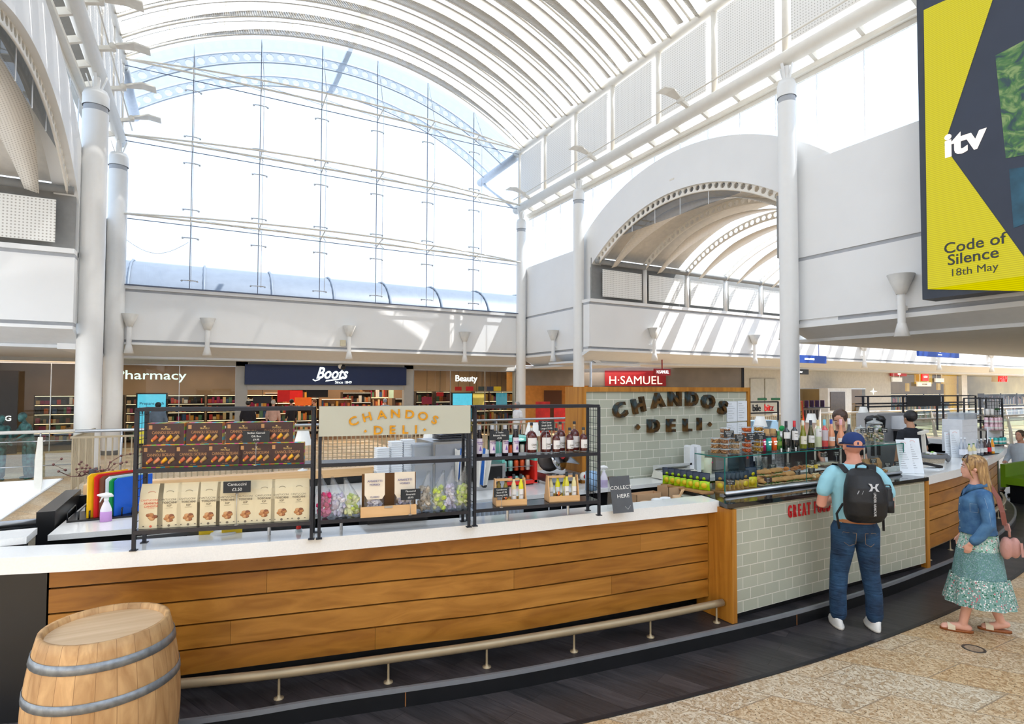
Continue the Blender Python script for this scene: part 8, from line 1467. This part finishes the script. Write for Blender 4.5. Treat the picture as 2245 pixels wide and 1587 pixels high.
 c = build('cap', b, [fabric('cap_navy', (26, 50, 104), .1, 6, .2)], t); b = MB(); b.loft([[M @ Vector((.093*cos(a), -.012+.111*sin(a), z)) for a in [pi+pi*(.18+.64*k/12) for k in range(13)]] for z in (.002, .02)], 0, False, True, False); build('strap', b, [fabric('cap_navy', (26, 50, 104))], c); build('cap_opening', MB().lathe([(0, 0), (.028, 0)], (0, 0, 0), 14, 0, M @ Matrix.Translation((0, -.119, .038)) @ Matrix.Rotation(pi/2, 4, 'X') @ Matrix.Scale(1.3, 4, (1, 0, 0))), [SKIN2], c)
 # backpack
 BKM = mat('pack_black', (18, 18, 21), .55, var=.25, scale=5, bump=.6, bscale=14); bag = MB()
 bag.loft([ell(None, z, rx, ry, y, 0, 24, .75) for z, rx, ry, y in ((1.0, .10, .05, -.20), (1.02, .14, .08, -.21), (1.08, .165, .11, -.235), (1.2, .17, .125, -.25), (1.32, .16, .115, -.24), (1.42, .13, .09, -.215), (1.465, .09, .055, -.19), (1.475, .04, .02, -.18))]); pk = build('backpack', remesh(bag, .011, 3), [BKM], t)
 b = MB()
 for s_ in (-1, 1): b.loft([[(s_*(x)+a_, y+b_, z) for a_, b_ in ((-.028, 0), (.028, 0), (.028, .012), (-.028, .012))] for x, y, z in ((.10, -.15, 1.42), (.135, -.06, 1.49), (.145, .02, 1.485), (.15, .11, 1.42), (.15, .14, 1.3))], 0, True, False); b.tube([(s_*.15, -.16, 1.15), (s_*.19, -.12, 1.05), (s_*.18, -.15, .92)], .01, 6)
 b.tube([(-.05, -.17, 1.44), (-.045, -.19, 1.50), (.0, -.2, 1.52), (.045, -.19, 1.50), (.05, -.17, 1.44)], .010, 8); build('straps', b, [mat('strap_black', (22, 22, 25), .7)], pk)
 SV = mat('logo_silver', (206, 208, 212), .35, .5); b = MB(); Fb = facing((.03, -.352, 1.33), (0, -1, .12))
 for s_ in (-1, 1): b.prism([(s_*.008, .006, 0), (s_*.016, .030, 0), (s_*.042, .034, 0), (s_*.026, .012, 0), (s_*.022, 0, 0), (s_*.026, -.012, 0), (s_*.042, -.034, 0), (s_*.016, -.030, 0), (s_*.008, -.006, 0)][::s_], (0, 0, .004), 0, Fb)
 b.prism([(-.02, -.006, 0), (.02, -.006, 0), (.02, .006, 0), (-.02, .006, 0)], (0, 0, .003), 0, Fb); build('logo', b, [SV], pk)
 b = MB(); b.text('UNDER ARMOUR', .026, facing((.028, -.374, 1.19), (0, -1, 0)) @ Matrix.Rotation(-pi/2, 4, 'Z'), 0, .004, .01); build('logo_wording', b, [SV], pk)
 b = MB()
 for x in (-.085, -.05): b.beam((x, -.352, 1.30), (x-.015, -.355, 1.27), .008, .004)
 build('zip_pulls', b, [SV], pk); b = MB().lathe([(0, 0), (.035, 0), (.037, .01), (.037, .14), (.03, .16), (.03, .18), (.026, .195), (0, .195)], (.195, -.21, 1.12), 16); b.tube([(.17, -.21, 1.31), (.175, -.21, 1.335), (.21, -.21, 1.335), (.22, -.21, 1.31)], .006, 6); single_ = build('water_bottle', b, [mat('flask_black', (34, 36, 40), .35)], pk)
 b = MB().loft([ell(None, z, .046, .045, -.21, .195, 16) for z in (1.10, 1.2)], 0, True); build('side_pocket', b, [BKM], pk)
 return t
mt = man(); place(mt, 5.40, 3.20, .008, radians(50), 1.02)
# ---------- woman
def denimmat(name, a, b):
 m = bpy.data.materials.new(name); m.use_nodes = True; nt = m.node_tree; p = nt.nodes['Principled BSDF']; p.inputs['Roughness'].default_value = .85; tc_ = nn(nt, 'ShaderNodeTexCoord'); n1 = nn(nt, 'ShaderNodeTexNoise'); n1.inputs['Scale'].default_value = 9; n1.inputs['Detail'].default_value = 8; nt.links.new(tc_.outputs['Object'], n1.inputs['Vector']); r_ = nn(nt, 'ShaderNodeValToRGB'); nt.links.new(n1.outputs['Fac'], r_.inputs[0]); r_.color_ramp.elements[0].position = .3; r_.color_ramp.elements[0].color = lin(a)+(1,); r_.color_ramp.elements[1].position = .7; r_.color_ramp.elements[1].color = lin(b)+(1,); nt.links.new(r_.outputs[0], p.inputs['Base Color']); bp = nn(nt, 'ShaderNodeBump'); bp.inputs['Strength'].default_value = .6; bp.inputs['Distance'].default_value = .02; nt.links.new(n1.outputs['Fac'], bp.inputs['Height']); nt.links.new(bp.outputs[0], p.inputs['Normal']); return m
def floral(name, base, cols, sc_=60):
 m = bpy.data.materials.new(name); m.use_nodes = True; nt = m.node_tree; p = nt.nodes['Principled BSDF']; p.inputs['Roughness'].default_value = .85; tc_ = nn(nt, 'ShaderNodeTexCoord'); v = nn(nt, 'ShaderNodeTexVoronoi'); v.inputs['Scale'].default_value = sc_; nt.links.new(tc_.outputs['Object'], v.inputs['Vector']); s = nn(nt, 'ShaderNodeSeparateXYZ'); nt.links.new(v.outputs['Color'], s.inputs[0]); r_ = nn(nt, 'ShaderNodeValToRGB'); r_.color_ramp.interpolation = 'CONSTANT'; nt.links.new(s.outputs[0], r_.inputs[0]); e = r_.color_ramp.elements; e[0].color = lin(cols[0])+(1,); e[1].position = .4; e[1].color = lin(cols[1])+(1,)
 for k, c in enumerate(cols[2:]): q = e.new(.62+.14*k); q.color = lin(c)+(1,)
 lt = nn(nt, 'ShaderNodeMath'); lt.operation = 'LESS_THAN'; lt.inputs[1].default_value = .42; nt.links.new(v.outputs['Distance'], lt.inputs[0]); mx = nn(nt, 'ShaderNodeMix'); mx.data_type = 'RGBA'; nt.links.new(lt.outputs[0], mx.inputs['Factor']); mx.inputs['A'].default_value = lin(base)+(1,); nt.links.new(r_.outputs[0], mx.inputs['B']); nt.links.new(mx.outputs['Result'], p.inputs['Base Color']); return m
def woman():
 t = thing('person', 'walking woman in profile, denim jacket, tiered green floral skirt and sandals', 'person', (0, 0, 0)); S3_ = mat('skin_woman', (226, 170, 148), .5, var=.05, scale=9)
 hip = [(-.09, 0, .90), (.09, 0, .90)]; knee = [(-.09, .07, .48), (.09, -.05, .47)]; ank = [(-.085, .15, .075), (.085, -.18, .10)]
 b = MB(); torso(b, [(.85, .11, .10), (.95, .11, .10), (1.05, .115, .095), (1.2, .14, .105, .01), (1.30, .14, .10), (1.37, .12, .07, -.01), (1.43, .07, .06), (1.47, .05, .05)]); cap(b, [(0, -.01, 1.42), (0, .015, 1.52)], [.052, .05]); legs(b, [(-.06, 0, .86), (.06, 0, .86)], knee, ank, [.06, .06, .05, .048, .036]); M = head(b, (0, .03, 1.585), .98)
 for s_, a in zip((-1, 1), ank):
  toe = .21 if s_ < 0 else .19; cap(b, [(a[0], a[1]-.045, .045+(.035 if s_ > 0 else 0)), (a[0], a[1]+.05, .05), (a[0], a[1]+toe-.06, .035)], [.032, .036, .028])
  for k in range(5): cap(b, [(a[0]+(-.028+.014*k), a[1]+toe-.075, .03), (a[0]+(-.03+.015*k), a[1]+toe-.035-abs(k-1.5)*.005, .026)], [.010, .009], 8)
 for s_ in (-1, 1):
  w_ = (s_*.195, .10, .88); cap(b, [(s_*.15, -.01, 1.30), (s_*.21, -.045, 1.10), (s_*.20, .06, .92), w_], [.036, .036, .03, .022]); hand(b, w_, (-s_*.2, .25, -1), (s_*1, 0, .1), .8, .45, s_)
 build('body', remesh(b, .0085, 4), [S3_], t); face(t, M, lip=(206, 120, 116))
 # skirt: three tiers
 def tier(z0, z1, r0, r1, name, m, y0, y1, wv=.008, n=64):
  rings = []
  for k in range(9): f = k/8; z = z0+(z1-z0)*f; r = r0+(r1-r0)*f; y = y0+(y1-y0)*f; rings.append([((r+wv*(1-f*.3)*sin(a*11+k*.2))*cos(a)*.95, y+(r+wv*sin(a*11+k*.2))*sin(a), z) for a in [2*pi*i/n for i in range(n)]])
  return build(name, MB().loft(rings, 0, False), [m], sk)
 sk = build('skirt', MB().loft([ell(None, .93, .15, .125, -.01), ell(None, .96, .145, .12, -.01)], 0, False), [mat('skirt_band', (120, 170, 150), .8)], t)
 tier(.80, .95, .168, .142, 'upper_tier', floral('floral_top', (160, 196, 186), [(226, 220, 214), (60, 130, 96), (214, 120, 130), (236, 236, 230)], 60), 0, -.01, .003); tier(.54, .80, .212, .172, 'middle_tier', floral('floral_mid', (104, 146, 142), [(150, 172, 186), (110, 136, 160), (80, 120, 114)], 110), 0, 0, .004); tier(.285, .545, .285, .222, 'lower_tier', floral('floral_low', (120, 158, 150), [(206, 206, 202), (44, 104, 76), (206, 110, 120), (236, 240, 236)], 62), .0, 0, .012)
 # jacket
 DJ = denimmat('denim_mid', (36, 78, 124), (84, 128, 168)); b = MB(); torso(b, [(.965, .17, .145), (1.02, .168, .142), (1.15, .168, .14, .01), (1.28, .178, .135, .005), (1.36, .165, .105, -.01), (1.41, .10, .08, -.01), (1.435, .07, .065, -.01)])
 for s_ in (-1, 1): cap(b, [(s_*.15, -.01, 1.34), (s_*.205, -.035, 1.20), (s_*.222, -.04, 1.08), (s_*.212, .03, .96), (s_*.20, .07, .91)], [.064, .06, .056, .05, .046])
 j = build('denim_jacket', remesh(b, .010, 3), [DJ], t); STL = mat('stitch_pale', (150, 170, 190), .8)
 b = MB()
 for z in (1.00, 1.07, 1.15, 1.23): b.lathe([(0, 0), (.007, 0), (.005, .003), (0, .003)], (0, 0, 0), 10, 0, Matrix.Translation((-.05, .148, z)) @ Matrix.Rotation(-pi/2, 4, 'X'))
 build('buttons', b, [mat('button_brass', (206, 200, 190), .3, .8)], j); b = MB(); b.loft([ell(None, .962, .175, .150), ell(None, 1.0, .174, .148)], 0, False); build('waistband', b, [DJ], j); b = MB(); b.tube([(-.179, .03, 1.18), (-.165, .09, 1.18), (-.165, .09, 1.26), (-.18, .03, 1.26), (-.18, .03, 1.18)], .002, 4); b.tube([(-.225, -.01, 1.33), (-.262, -.035, 1.2), (-.275, -.045, 1.08)], .0016, 4); build('seams', b, [STL], j)
 b = MB(); b.loft([[(x, y, z) for x, y, z in ((-.095*k, -.06, 1.425), (-.10*k, .03, 1.40), (-.06*k, .105, 1.345), (0, .135, 1.29), (.06*k, .105, 1.345), (.10*k, .03, 1.40), (.095*k, -.06, 1.425))] for k in (1, 1.22)]+[[(x*1.0, y, z+.03) for x, y, z in ((-.095, -.06, 1.425), (-.10, .02, 1.41), (-.06, .08, 1.36), (0, .1, 1.31), (.06, .08, 1.36), (.10, .02, 1.41), (.095, -.06, 1.425))]], 0, False, True, False); build('collar', b, [DJ], j)
 # hair
 HR = bpy.data.materials.new('hair_blonde'); HR.use_nodes = True; nt = HR.node_tree; p = nt.nodes['Principled BSDF']; p.inputs['Roughness'].default_value = .45; tc_ = nn(nt, 'ShaderNodeTexCoord'); mp = nn(nt, 'ShaderNodeMapping'); mp.inputs['Scale'].default_value = (60, 60, 5); nt.links.new(tc_.outputs['Object'], mp.inputs[0]); n1 = nn(nt, 'ShaderNodeTexNoise'); n1.inputs['Scale'].default_value = 1; n1.inputs['Detail'].default_value = 4; nt.links.new(mp.outputs[0], n1.inputs['Vector']); r_ = nn(nt, 'ShaderNodeValToRGB'); nt.links.new(n1.outputs['Fac'], r_.inputs[0]); r_.color_ramp.elements[0].position = .35; r_.color_ramp.elements[0].color = lin((112, 78, 44))+(1,); r_.color_ramp.elements[1].position = .68; r_.color_ramp.elements[1].color = lin((196, 156, 100))+(1,); nt.links.new(r_.outputs[0], p.inputs['Base Color']); bp = nn(nt, 'ShaderNodeBump'); bp.inputs['Strength'].default_value = .8; nt.links.new(n1.outputs['Fac'], bp.inputs['Height']); nt.links.new(bp.outputs[0], p.inputs['Normal'])
 b = MB(); b.ball((0, -.024, .038), .105, 20, 0, M, (.86, .96, .93)); rr = random.Random(2)
 for k in range(30):
  a = pi*1.02+pi*.96*k/29; x = .072*cos(a); y = -.035+.07*sin(a)*1.0; L = .30+.05*rr.random(); cap(b, [M @ Vector((x, y, .02)), M @ Vector((x*1.15, y*1.05-.005, -.08)), M @ Vector((x*1.3, y-.035, -.2)), M @ Vector((x*1.15, y-.075, -L))], [.02, .021, .017, .006], 7)
 for s_ in (-1, 1): cap(b, [M @ Vector((s_*.03, .072, .085)), M @ Vector((s_*.072, .05, .03)), M @ Vector((s_*.079, .026, -.06)), M @ Vector((s_*.078, .01, -.10))], [.012, .012, .009, .005], 7)
 build('hair', remesh(b, .007, 2), [HR], t)
 b = MB(); b.tube([M @ Vector((.085*cos(a), .03+.03*abs(cos(a)), .125*sin(a)*.62+.055)) for a in [pi*k/14 for k in range(15)]], .005, 6); build('sunglasses', b, [mat('tortoise', (70, 36, 24), .2)], t)
 # sandals
 for s_, a in zip((-1, 1), ank):
  rz = 0 if s_ < 0 else .0; zz = 0; b = MB().loft([[(a[0]+w_*cos(q), a[1]+.05+.135*sin(q), z) for q in [2*pi*i/18 for i in range(18)]] for z, w_ in ((0, .04), (.016, .042), (.022, .04))]); sd = build('sandal', b, [mat('sandal_tan', (150, 84, 40), .5)], t); y_ = a[1]+.10; b = MB().loft([[(a[0]+.046*cos(q), yy, .018+.055*sin(q)) for q in [pi*k/12 for k in range(13)]] for yy in (y_-.035, y_+.025)], 0, False, True, False); build('strap', b, [mat('sandal_cream', (222, 206, 176), .6)], sd)
 # bag
 BG = mat('bag_pink', (190, 140, 130), .5, var=.1, bump=.3); b = MB(); b.ball((.0, 0, 0), .1, 16, 0, Matrix.Translation((-.12, -.185, .86)), (.5, .5, 1.1)); b.ball((.0, 0, 0), .1, 16, 0, Matrix.Translation((-.12, -.25, .87)), (.5, .48, 1.0)); bg_ = build('handbag', remesh(b, .009, 3), [BG], t)
 b = MB(); b.loft([[(x+a_*.0, y+a_, z) for a_ in (-.02, .02)]+[(x-.006, y+a_, z) for a_ in (.02, -.02)] for x, y, z in ((.05, -.02, 1.445), (-.04, -.09, 1.435), (-.11, -.135, 1.33), (-.155, -.155, 1.2), (-.16, -.17, 1.08))], 0, True, False); build('strap', b, [mat('strap_brown', (130, 70, 56), .6)], bg_); b = MB(); b.tube([(-.155, -.19, 1.09), (-.145, -.205, 1.02), (-.13, -.21, .97)], .012, 6); b.beam((-.16, -.18, 1.1), (-.15, -.195, 1.03), .05, .012); build('strap_tab', b, [BG], bg_); b = MB(); b.beam((-.17, -.285, .93), (-.17, -.295, .80), .008, .02); build('tassel', b, [BG], bg_)
 return t
wt = woman(); place(wt, 6.34, 2.62, .0, radians(124), .945)
# ---------- simple clothed figure
def figure(label, top, topc, bot, botc, skin, hairc, H=1.75, sleeve='short', arms='down', bend=0, bun=False, sit=False, vox=.012, nm='person', cat='person', whole=None, armz=None, beard=False, lookdown=0):
 t = thing(nm, label, cat, (0, 0, 0)); hip = [(-.095, 0, .92), (.095, 0, .92)]; knee = [(-.105, .01, .49), (.105, .01, .49)]; ank = [(-.11, -.02, .08), (.11, -.02, .08)]
 B = Matrix.Translation((0, 0, .95)) @ Matrix.Rotation(-bend, 4, 'X') @ Matrix.Translation((0, 0, -.95))
 if sit: knee = [(-.1, .42, .50), (.1, .42, .50)]; ank = [(-.11, .45, .08), (.11, .45, .08)]; hip = [(-.095, 0, .52), (.095, 0, .52)]; B = Matrix.Translation((0, 0, -.40)) @ B
 def up(mb2, mb1): mb1.add([tuple(B @ Vector(v)) for v in mb2.v], mb2.f, 0, True)
 b = MB(); u = MB(); torso(u, [(.9, .14, .10), (1.05, .135, .10), (1.3, .15, .10), (1.40, .13, .07), (1.47, .06, .055), (1.52, .055, .055)]); cap(u, [(0, -.01, 1.47), (0, .01, 1.55)], [.057, .053]); f_ = Vector((0, cos(lookdown), -sin(lookdown))); Mh = head(u, (0, .02, 1.635), 1, f_)
 sl = MB(); torso(sl, [(.90, .16, .12), (1.0, .165, .125), (1.15, .165, .125), (1.3, .195, .13), (1.41, .185, .11), (1.465, .11, .08), (1.485, .08, .07)])
 for s_ in (-1, 1):
  if arms == 'down': A = [(s_*.19, -.01, 1.40), (s_*.24, -.02, 1.15), (s_*.245, .04, .92)]; hd = (0, .2, -1)
  elif arms == 'front': A = [(s_*.19, -.01, 1.40), (s_*.25, .0, 1.15), (s_*.16, .24, 1.08)]; hd = (-s_*.4, 1, 0)
  else: A = [(s_*.19, -.01, 1.40), (s_*.22, .12, 1.2), (s_*.14, .36, 1.12)]; hd = (0, 1, -.1)
  cap(u, [Vector((A[0][0]*.8, A[0][1], A[0][2]-.03)), (Vector(A[0])+Vector(A[1]))/2, A[1], A[2]], [.036, .042, .04, .027]); hand(u, A[2], hd, (s_*1, 0, .4) if arms == 'down' else (0, 0, 1), 1, .4, s_)
  if sleeve == 'short': cap(sl, [(s_*.165, -.01, 1.40), (Vector(A[0])*.35+Vector(A[1])*.65)], [.068, .062])
  else: cap(sl, [(s_*.165, -.01, 1.40), A[1], Vector(A[1])*.15+Vector(A[2])*.85], [.068, .06, .046])
 up(u, b); legs(b, hip, knee, ank, [.082, .076, .056, .05, .04])
 for a in ank: cap(b, [(a[0], a[1]-.02, .045), (a[0], a[1]+.14, .035)], [.04, .032])
 if whole:
  k = MB(); up(sl, k); b.add(k.v, k.f, 0, True)
  for h, kk, a in zip(hip, knee, ank): cap(b, [h, kk, (a[0], a[1], .12)], [.11, .085, .075])
  up_h = MB(); up_h.ball((0, -.02, .035), .106, 14, 0, B @ Mh, (.87, .97, .93)); b.add(up_h.v, up_h.f, 0, True); build('figure', remesh(b, vox, 2), [whole], t); return t
 build('body', remesh(b, vox*.85, 3), [skin], t); face(t, B @ Mh, brow=hairc)
 k = MB(); up(sl, k); build(top, remesh(k, vox, 3), [topc], t); b = MB(); torso(b, [(hip[0][2]-.1, .12, .10), (hip[0][2], .155, .12), (hip[0][2]+.08, .158, .12)])
 for h, kk, a in zip(hip, knee, ank): cap(b, [(h[0], h[1], h[2]-.02), kk, (a[0], a[1], .13)], [.10, .078, .062])
 build(bot, remesh(b, vox, 2), [botc], t); b = MB(); b.ball((0, -.024, .036), .105, 16, 0, B @ Mh, (.87, .95, .93))
 if bun: b.ball((0, -.125, .04), .035, 10, 0, B @ Mh)
 b2 = remesh(b, .008, 1); Mi = (B @ Mh).inverted(); build('hair', b2, [mat('hair_%d' % hairc[0], hairc, .5, bump=.4)], t)
 if beard: b = MB(); b.ball((0, .088, -.035), .010, 8, 0, B @ Mh, (2.4, .7, .6)); build('moustache', b, [mat('hair_%d' % hairc[0], hairc, .5)], t)
 b = MB()
 for a in ank: cap(b, [(a[0], a[1]-.03, .04), (a[0], a[1]+.15, .035)], [.046, .038])
 build('shoes', remesh(b, .012, 1), [BLACK], t); return t
BT = fabric('tee_black', (26, 28, 36), .1, 5, .6, 6)
f = figure('staff man in black t-shirt seen from behind, dark hair, beside the steel machine', 'tshirt', BT, 'trousers', fabric('trouser_black', (22, 22, 26)), SKIN3, (28, 24, 26)); q = onY(1997, 950, 5.0); place(f, q.x, 5.0, .13, radians(70), 1.0)
f = figure('barista with tied dark brown hair and moustache, black t-shirt, looking down', 'tshirt', BT, 'trousers', fabric('trouser_black', (22, 22, 26)), SKIN, (74, 52, 40), arms='front', bun=True, beard=True, lookdown=.35, bend=.12); q = onY(1846, 950, 4.66); place(f, q.x, 4.66, .13, radians(200), 1.04)
WHT = fabric('knit_cream', (226, 220, 208), .05, 5, .6, 8)
q = onz(2214, 1132, 0); f = figure('person in a long cream cardigan bending forward, at the right edge', 'cardigan', WHT, 'jeans', fabric('jeans_blue', (50, 84, 140)), SKIN2, (70, 60, 54), sleeve='long', arms='down', bend=.75); place(f, q.x+2.4, q.y+1.6, 0, radians(-20), 1.0)
f = figure('seated person in a pale top and glasses at the right edge', 'blouse', fabric('blouse_pale', (206, 216, 226)), 'trousers', fabric('trouser_cream', (216, 212, 200)), SKIN, (90, 74, 60), sleeve='long', arms='front', sit=True); q2 = onX(2246, 1000, q.x+3.2); place(f, q.x+2.9, q2.y-.05, 0, radians(170), 1.0)
# green bench at the right edge
gx, gy = q.x+1.7, q.y+.9; t = thing('bench_seat', 'lime green upholstered bench at the right edge beside the kiosk end', 'bench', (gx, gy, 0)); GRB = mat('bench_green', (120, 160, 20), .5); build('seat', MB().box(gx-.25, gx+1.8, gy-.9, gy-.3, .36, .50), [GRB], t); build('back', MB().box(gx-.25, gx+1.8, gy-.3, gy-.22, .3, .75), [GRB], t); build('base', MB().box(gx-.2, gx+1.8, gy-.85, gy-.35, 0, .36), [BLACKM], t)
# passer-by and shoppers
f = figure('grey haired man in a white short sleeved shirt walking by the far right corner column', 'shirt', fabric('shirt_white', (228, 228, 230)), 'trousers', fabric('trouser_grey', (60, 62, 70)), SKIN2, (170, 166, 160), vox=.016); q = onY(1134, 900, 17.2); place(f, q.x, 17.2, 0, radians(185), 1.0)
for x, Y, tc_, hc, lab, az in ((348, 22.0, (96, 110, 126), (24, 22, 24), 'shopper in a grey blue jacket with black hair outside the pharmacy window', 90), (545, 23.6, (30, 28, 34), (22, 20, 22), 'shopper in black at the left of the chemist entrance', 80), (600, 24.2, (206, 166, 150), (196, 190, 182), 'white haired shopper in a pale pink top at the chemist entrance', 70), (690, 25.6, (190, 140, 60), (120, 80, 50), 'shopper in a mustard top inside the chemist entrance', 180), (640, 25.8, (40, 38, 44), (30, 26, 24), 'shopper in dark clothes inside the chemist entrance', 120)):
 X = px_x(x, Y); f = figure(lab, 'top', fabric('top_%d' % tc_[0], tc_), 'trousers', fabric('trouser_dark', (40, 40, 50)), SKIN2, hc, sleeve='long', vox=.02); place(f, X, Y, 0, radians(az), .98)
X = px_x(838, 26); f = figure('shopper in a pale blue hat and top inside the chemist, right of the entrance', 'top', fabric('top_pale', (150, 170, 190)), 'trousers', fabric('trouser_dark', (40, 40, 50)), SKIN2, (150, 170, 196), sleeve='long', vox=.02); place(f, X, 25.5, 0, radians(90), .98)
# bronze figures at the balustrade
VERD = bpy.data.materials.new('verdigris_bronze'); VERD.use_nodes = True; nt = VERD.node_tree; p = nt.nodes['Principled BSDF']; p.inputs['Roughness'].default_value = .5; p.inputs['Metallic'].default_value = .3; tc_ = nn(nt, 'ShaderNodeTexCoord'); n1 = nn(nt, 'ShaderNodeTexNoise'); n1.inputs['Scale'].default_value = 7; n1.inputs['Detail'].default_value = 6; nt.links.new(tc_.outputs['Object'], n1.inputs['Vector']); r_ = nn(nt, 'ShaderNodeValToRGB'); nt.links.new(n1.outputs['Fac'], r_.inputs[0]); r_.color_ramp.elements[0].position = .35; r_.color_ramp.elements[0].color = lin((40, 54, 52))+(1,); r_.color_ramp.elements[1].position = .68; r_.color_ramp.elements[1].color = lin((78, 130, 126))+(1,); nt.links.new(r_.outputs[0], p.inputs['Base Color']); bp = nn(nt, 'ShaderNodeBump'); bp.inputs['Strength'].default_value = .8; bp.inputs['Distance'].default_value = .02; nt.links.new(n1.outputs['Fac'], bp.inputs['Height']); nt.links.new(bp.outputs[0], p.inputs['Normal'])
f = figure('green patinated bronze statue of a man leaning on the balustrade at the left', None, None, None, None, None, None, arms='front2', bend=.22, whole=VERD, nm='statue', cat='statue'); place(f, -3.66, 17.75, 0, radians(215), .92)
f = figure('green and silver bronze statue cut by the left edge of the view', None, None, None, None, None, None, arms='front2', bend=.3, whole=VERD, nm='statue', cat='statue'); q = onY(1, 950, 17.6); place(f, q.x-.08, 17.7, 0, radians(300), .9)
# floor drain
q = onz(2135, 1422); t = thing('floor_cover', 'small round metal cover set in the granite near the woman', 'floor cover', (q.x, q.y, 0)); build('ring', MB().lathe([(.085, 0), (.085, .003), (.065, .003), (.065, 0)], (q.x, q.y, 0), 28), [mat('cover_dark', (90, 82, 74), .4, .5)], t); build('disc', MB().lathe([(0, .002), (.065, .002)], (q.x, q.y, 0), 28), [mat('cover_stone', (160, 136, 110), .5, var=.3, scale=60)], t)
# twig on the left railing
q = onY(200, 1010, 8); mb = MB(); rr = random.Random(4)
q = Vector((-1.02, 7.6, 0)); t = thing('planter', 'dark planter with bare reddish twigs at the left, behind the chopping boards', 'plant', q); build('pot', MB().box(q.x-.03, q.x+.04, q.y-.04, q.y+.04, 0, 1.34), [mat('pot_grey', (86, 86, 88), .6)], t)
for k in range(7):
 p0 = Vector((q.x-.05+rr.uniform(-.08, .08), q.y, 1.27)); pts = [p0]
 for j in range(6): pts.append(pts[-1]+Vector((rr.uniform(-.12, .10) if k < 4 else rr.uniform(.02, .12), rr.uniform(-.03, .03), rr.uniform(-.01, .07))))
 mb.tube(pts, [.006-.0008*i for i in range(7)], 5)
 for j in pts[2:]: mb.ball(j, .014, 5)
build('twigs', mb, [mat('twig_red', (120, 80, 74), .7)], t)
# the back bench stands 1.18 m high: seat what rests on it
for o in [o for o in sc.objects if o.parent is None and o.get('label') and abs(o.location.z-1.1) < .02 and 4.8 < o.location.y < 6.4 and -1 < o.location.x < 7.6 and o['category'] != 'counter']:
 o.location.z += .08
 hs = [(c.matrix_basis @ Vector(v)).z for c in ([o] if o.type == 'MESH' else o.children) if c.type == 'MESH' for v in c.bound_box] if o.type != 'MESH' else [v[2] for v in o.bound_box]
 H_ = (max(hs)-min(min(hs), 0))*o.scale.z
 if H_ > .3 and o.name.split('.')[0] not in ('chopping_board', 'spray_bottle'): o.scale.z *= (H_-.08)/H_
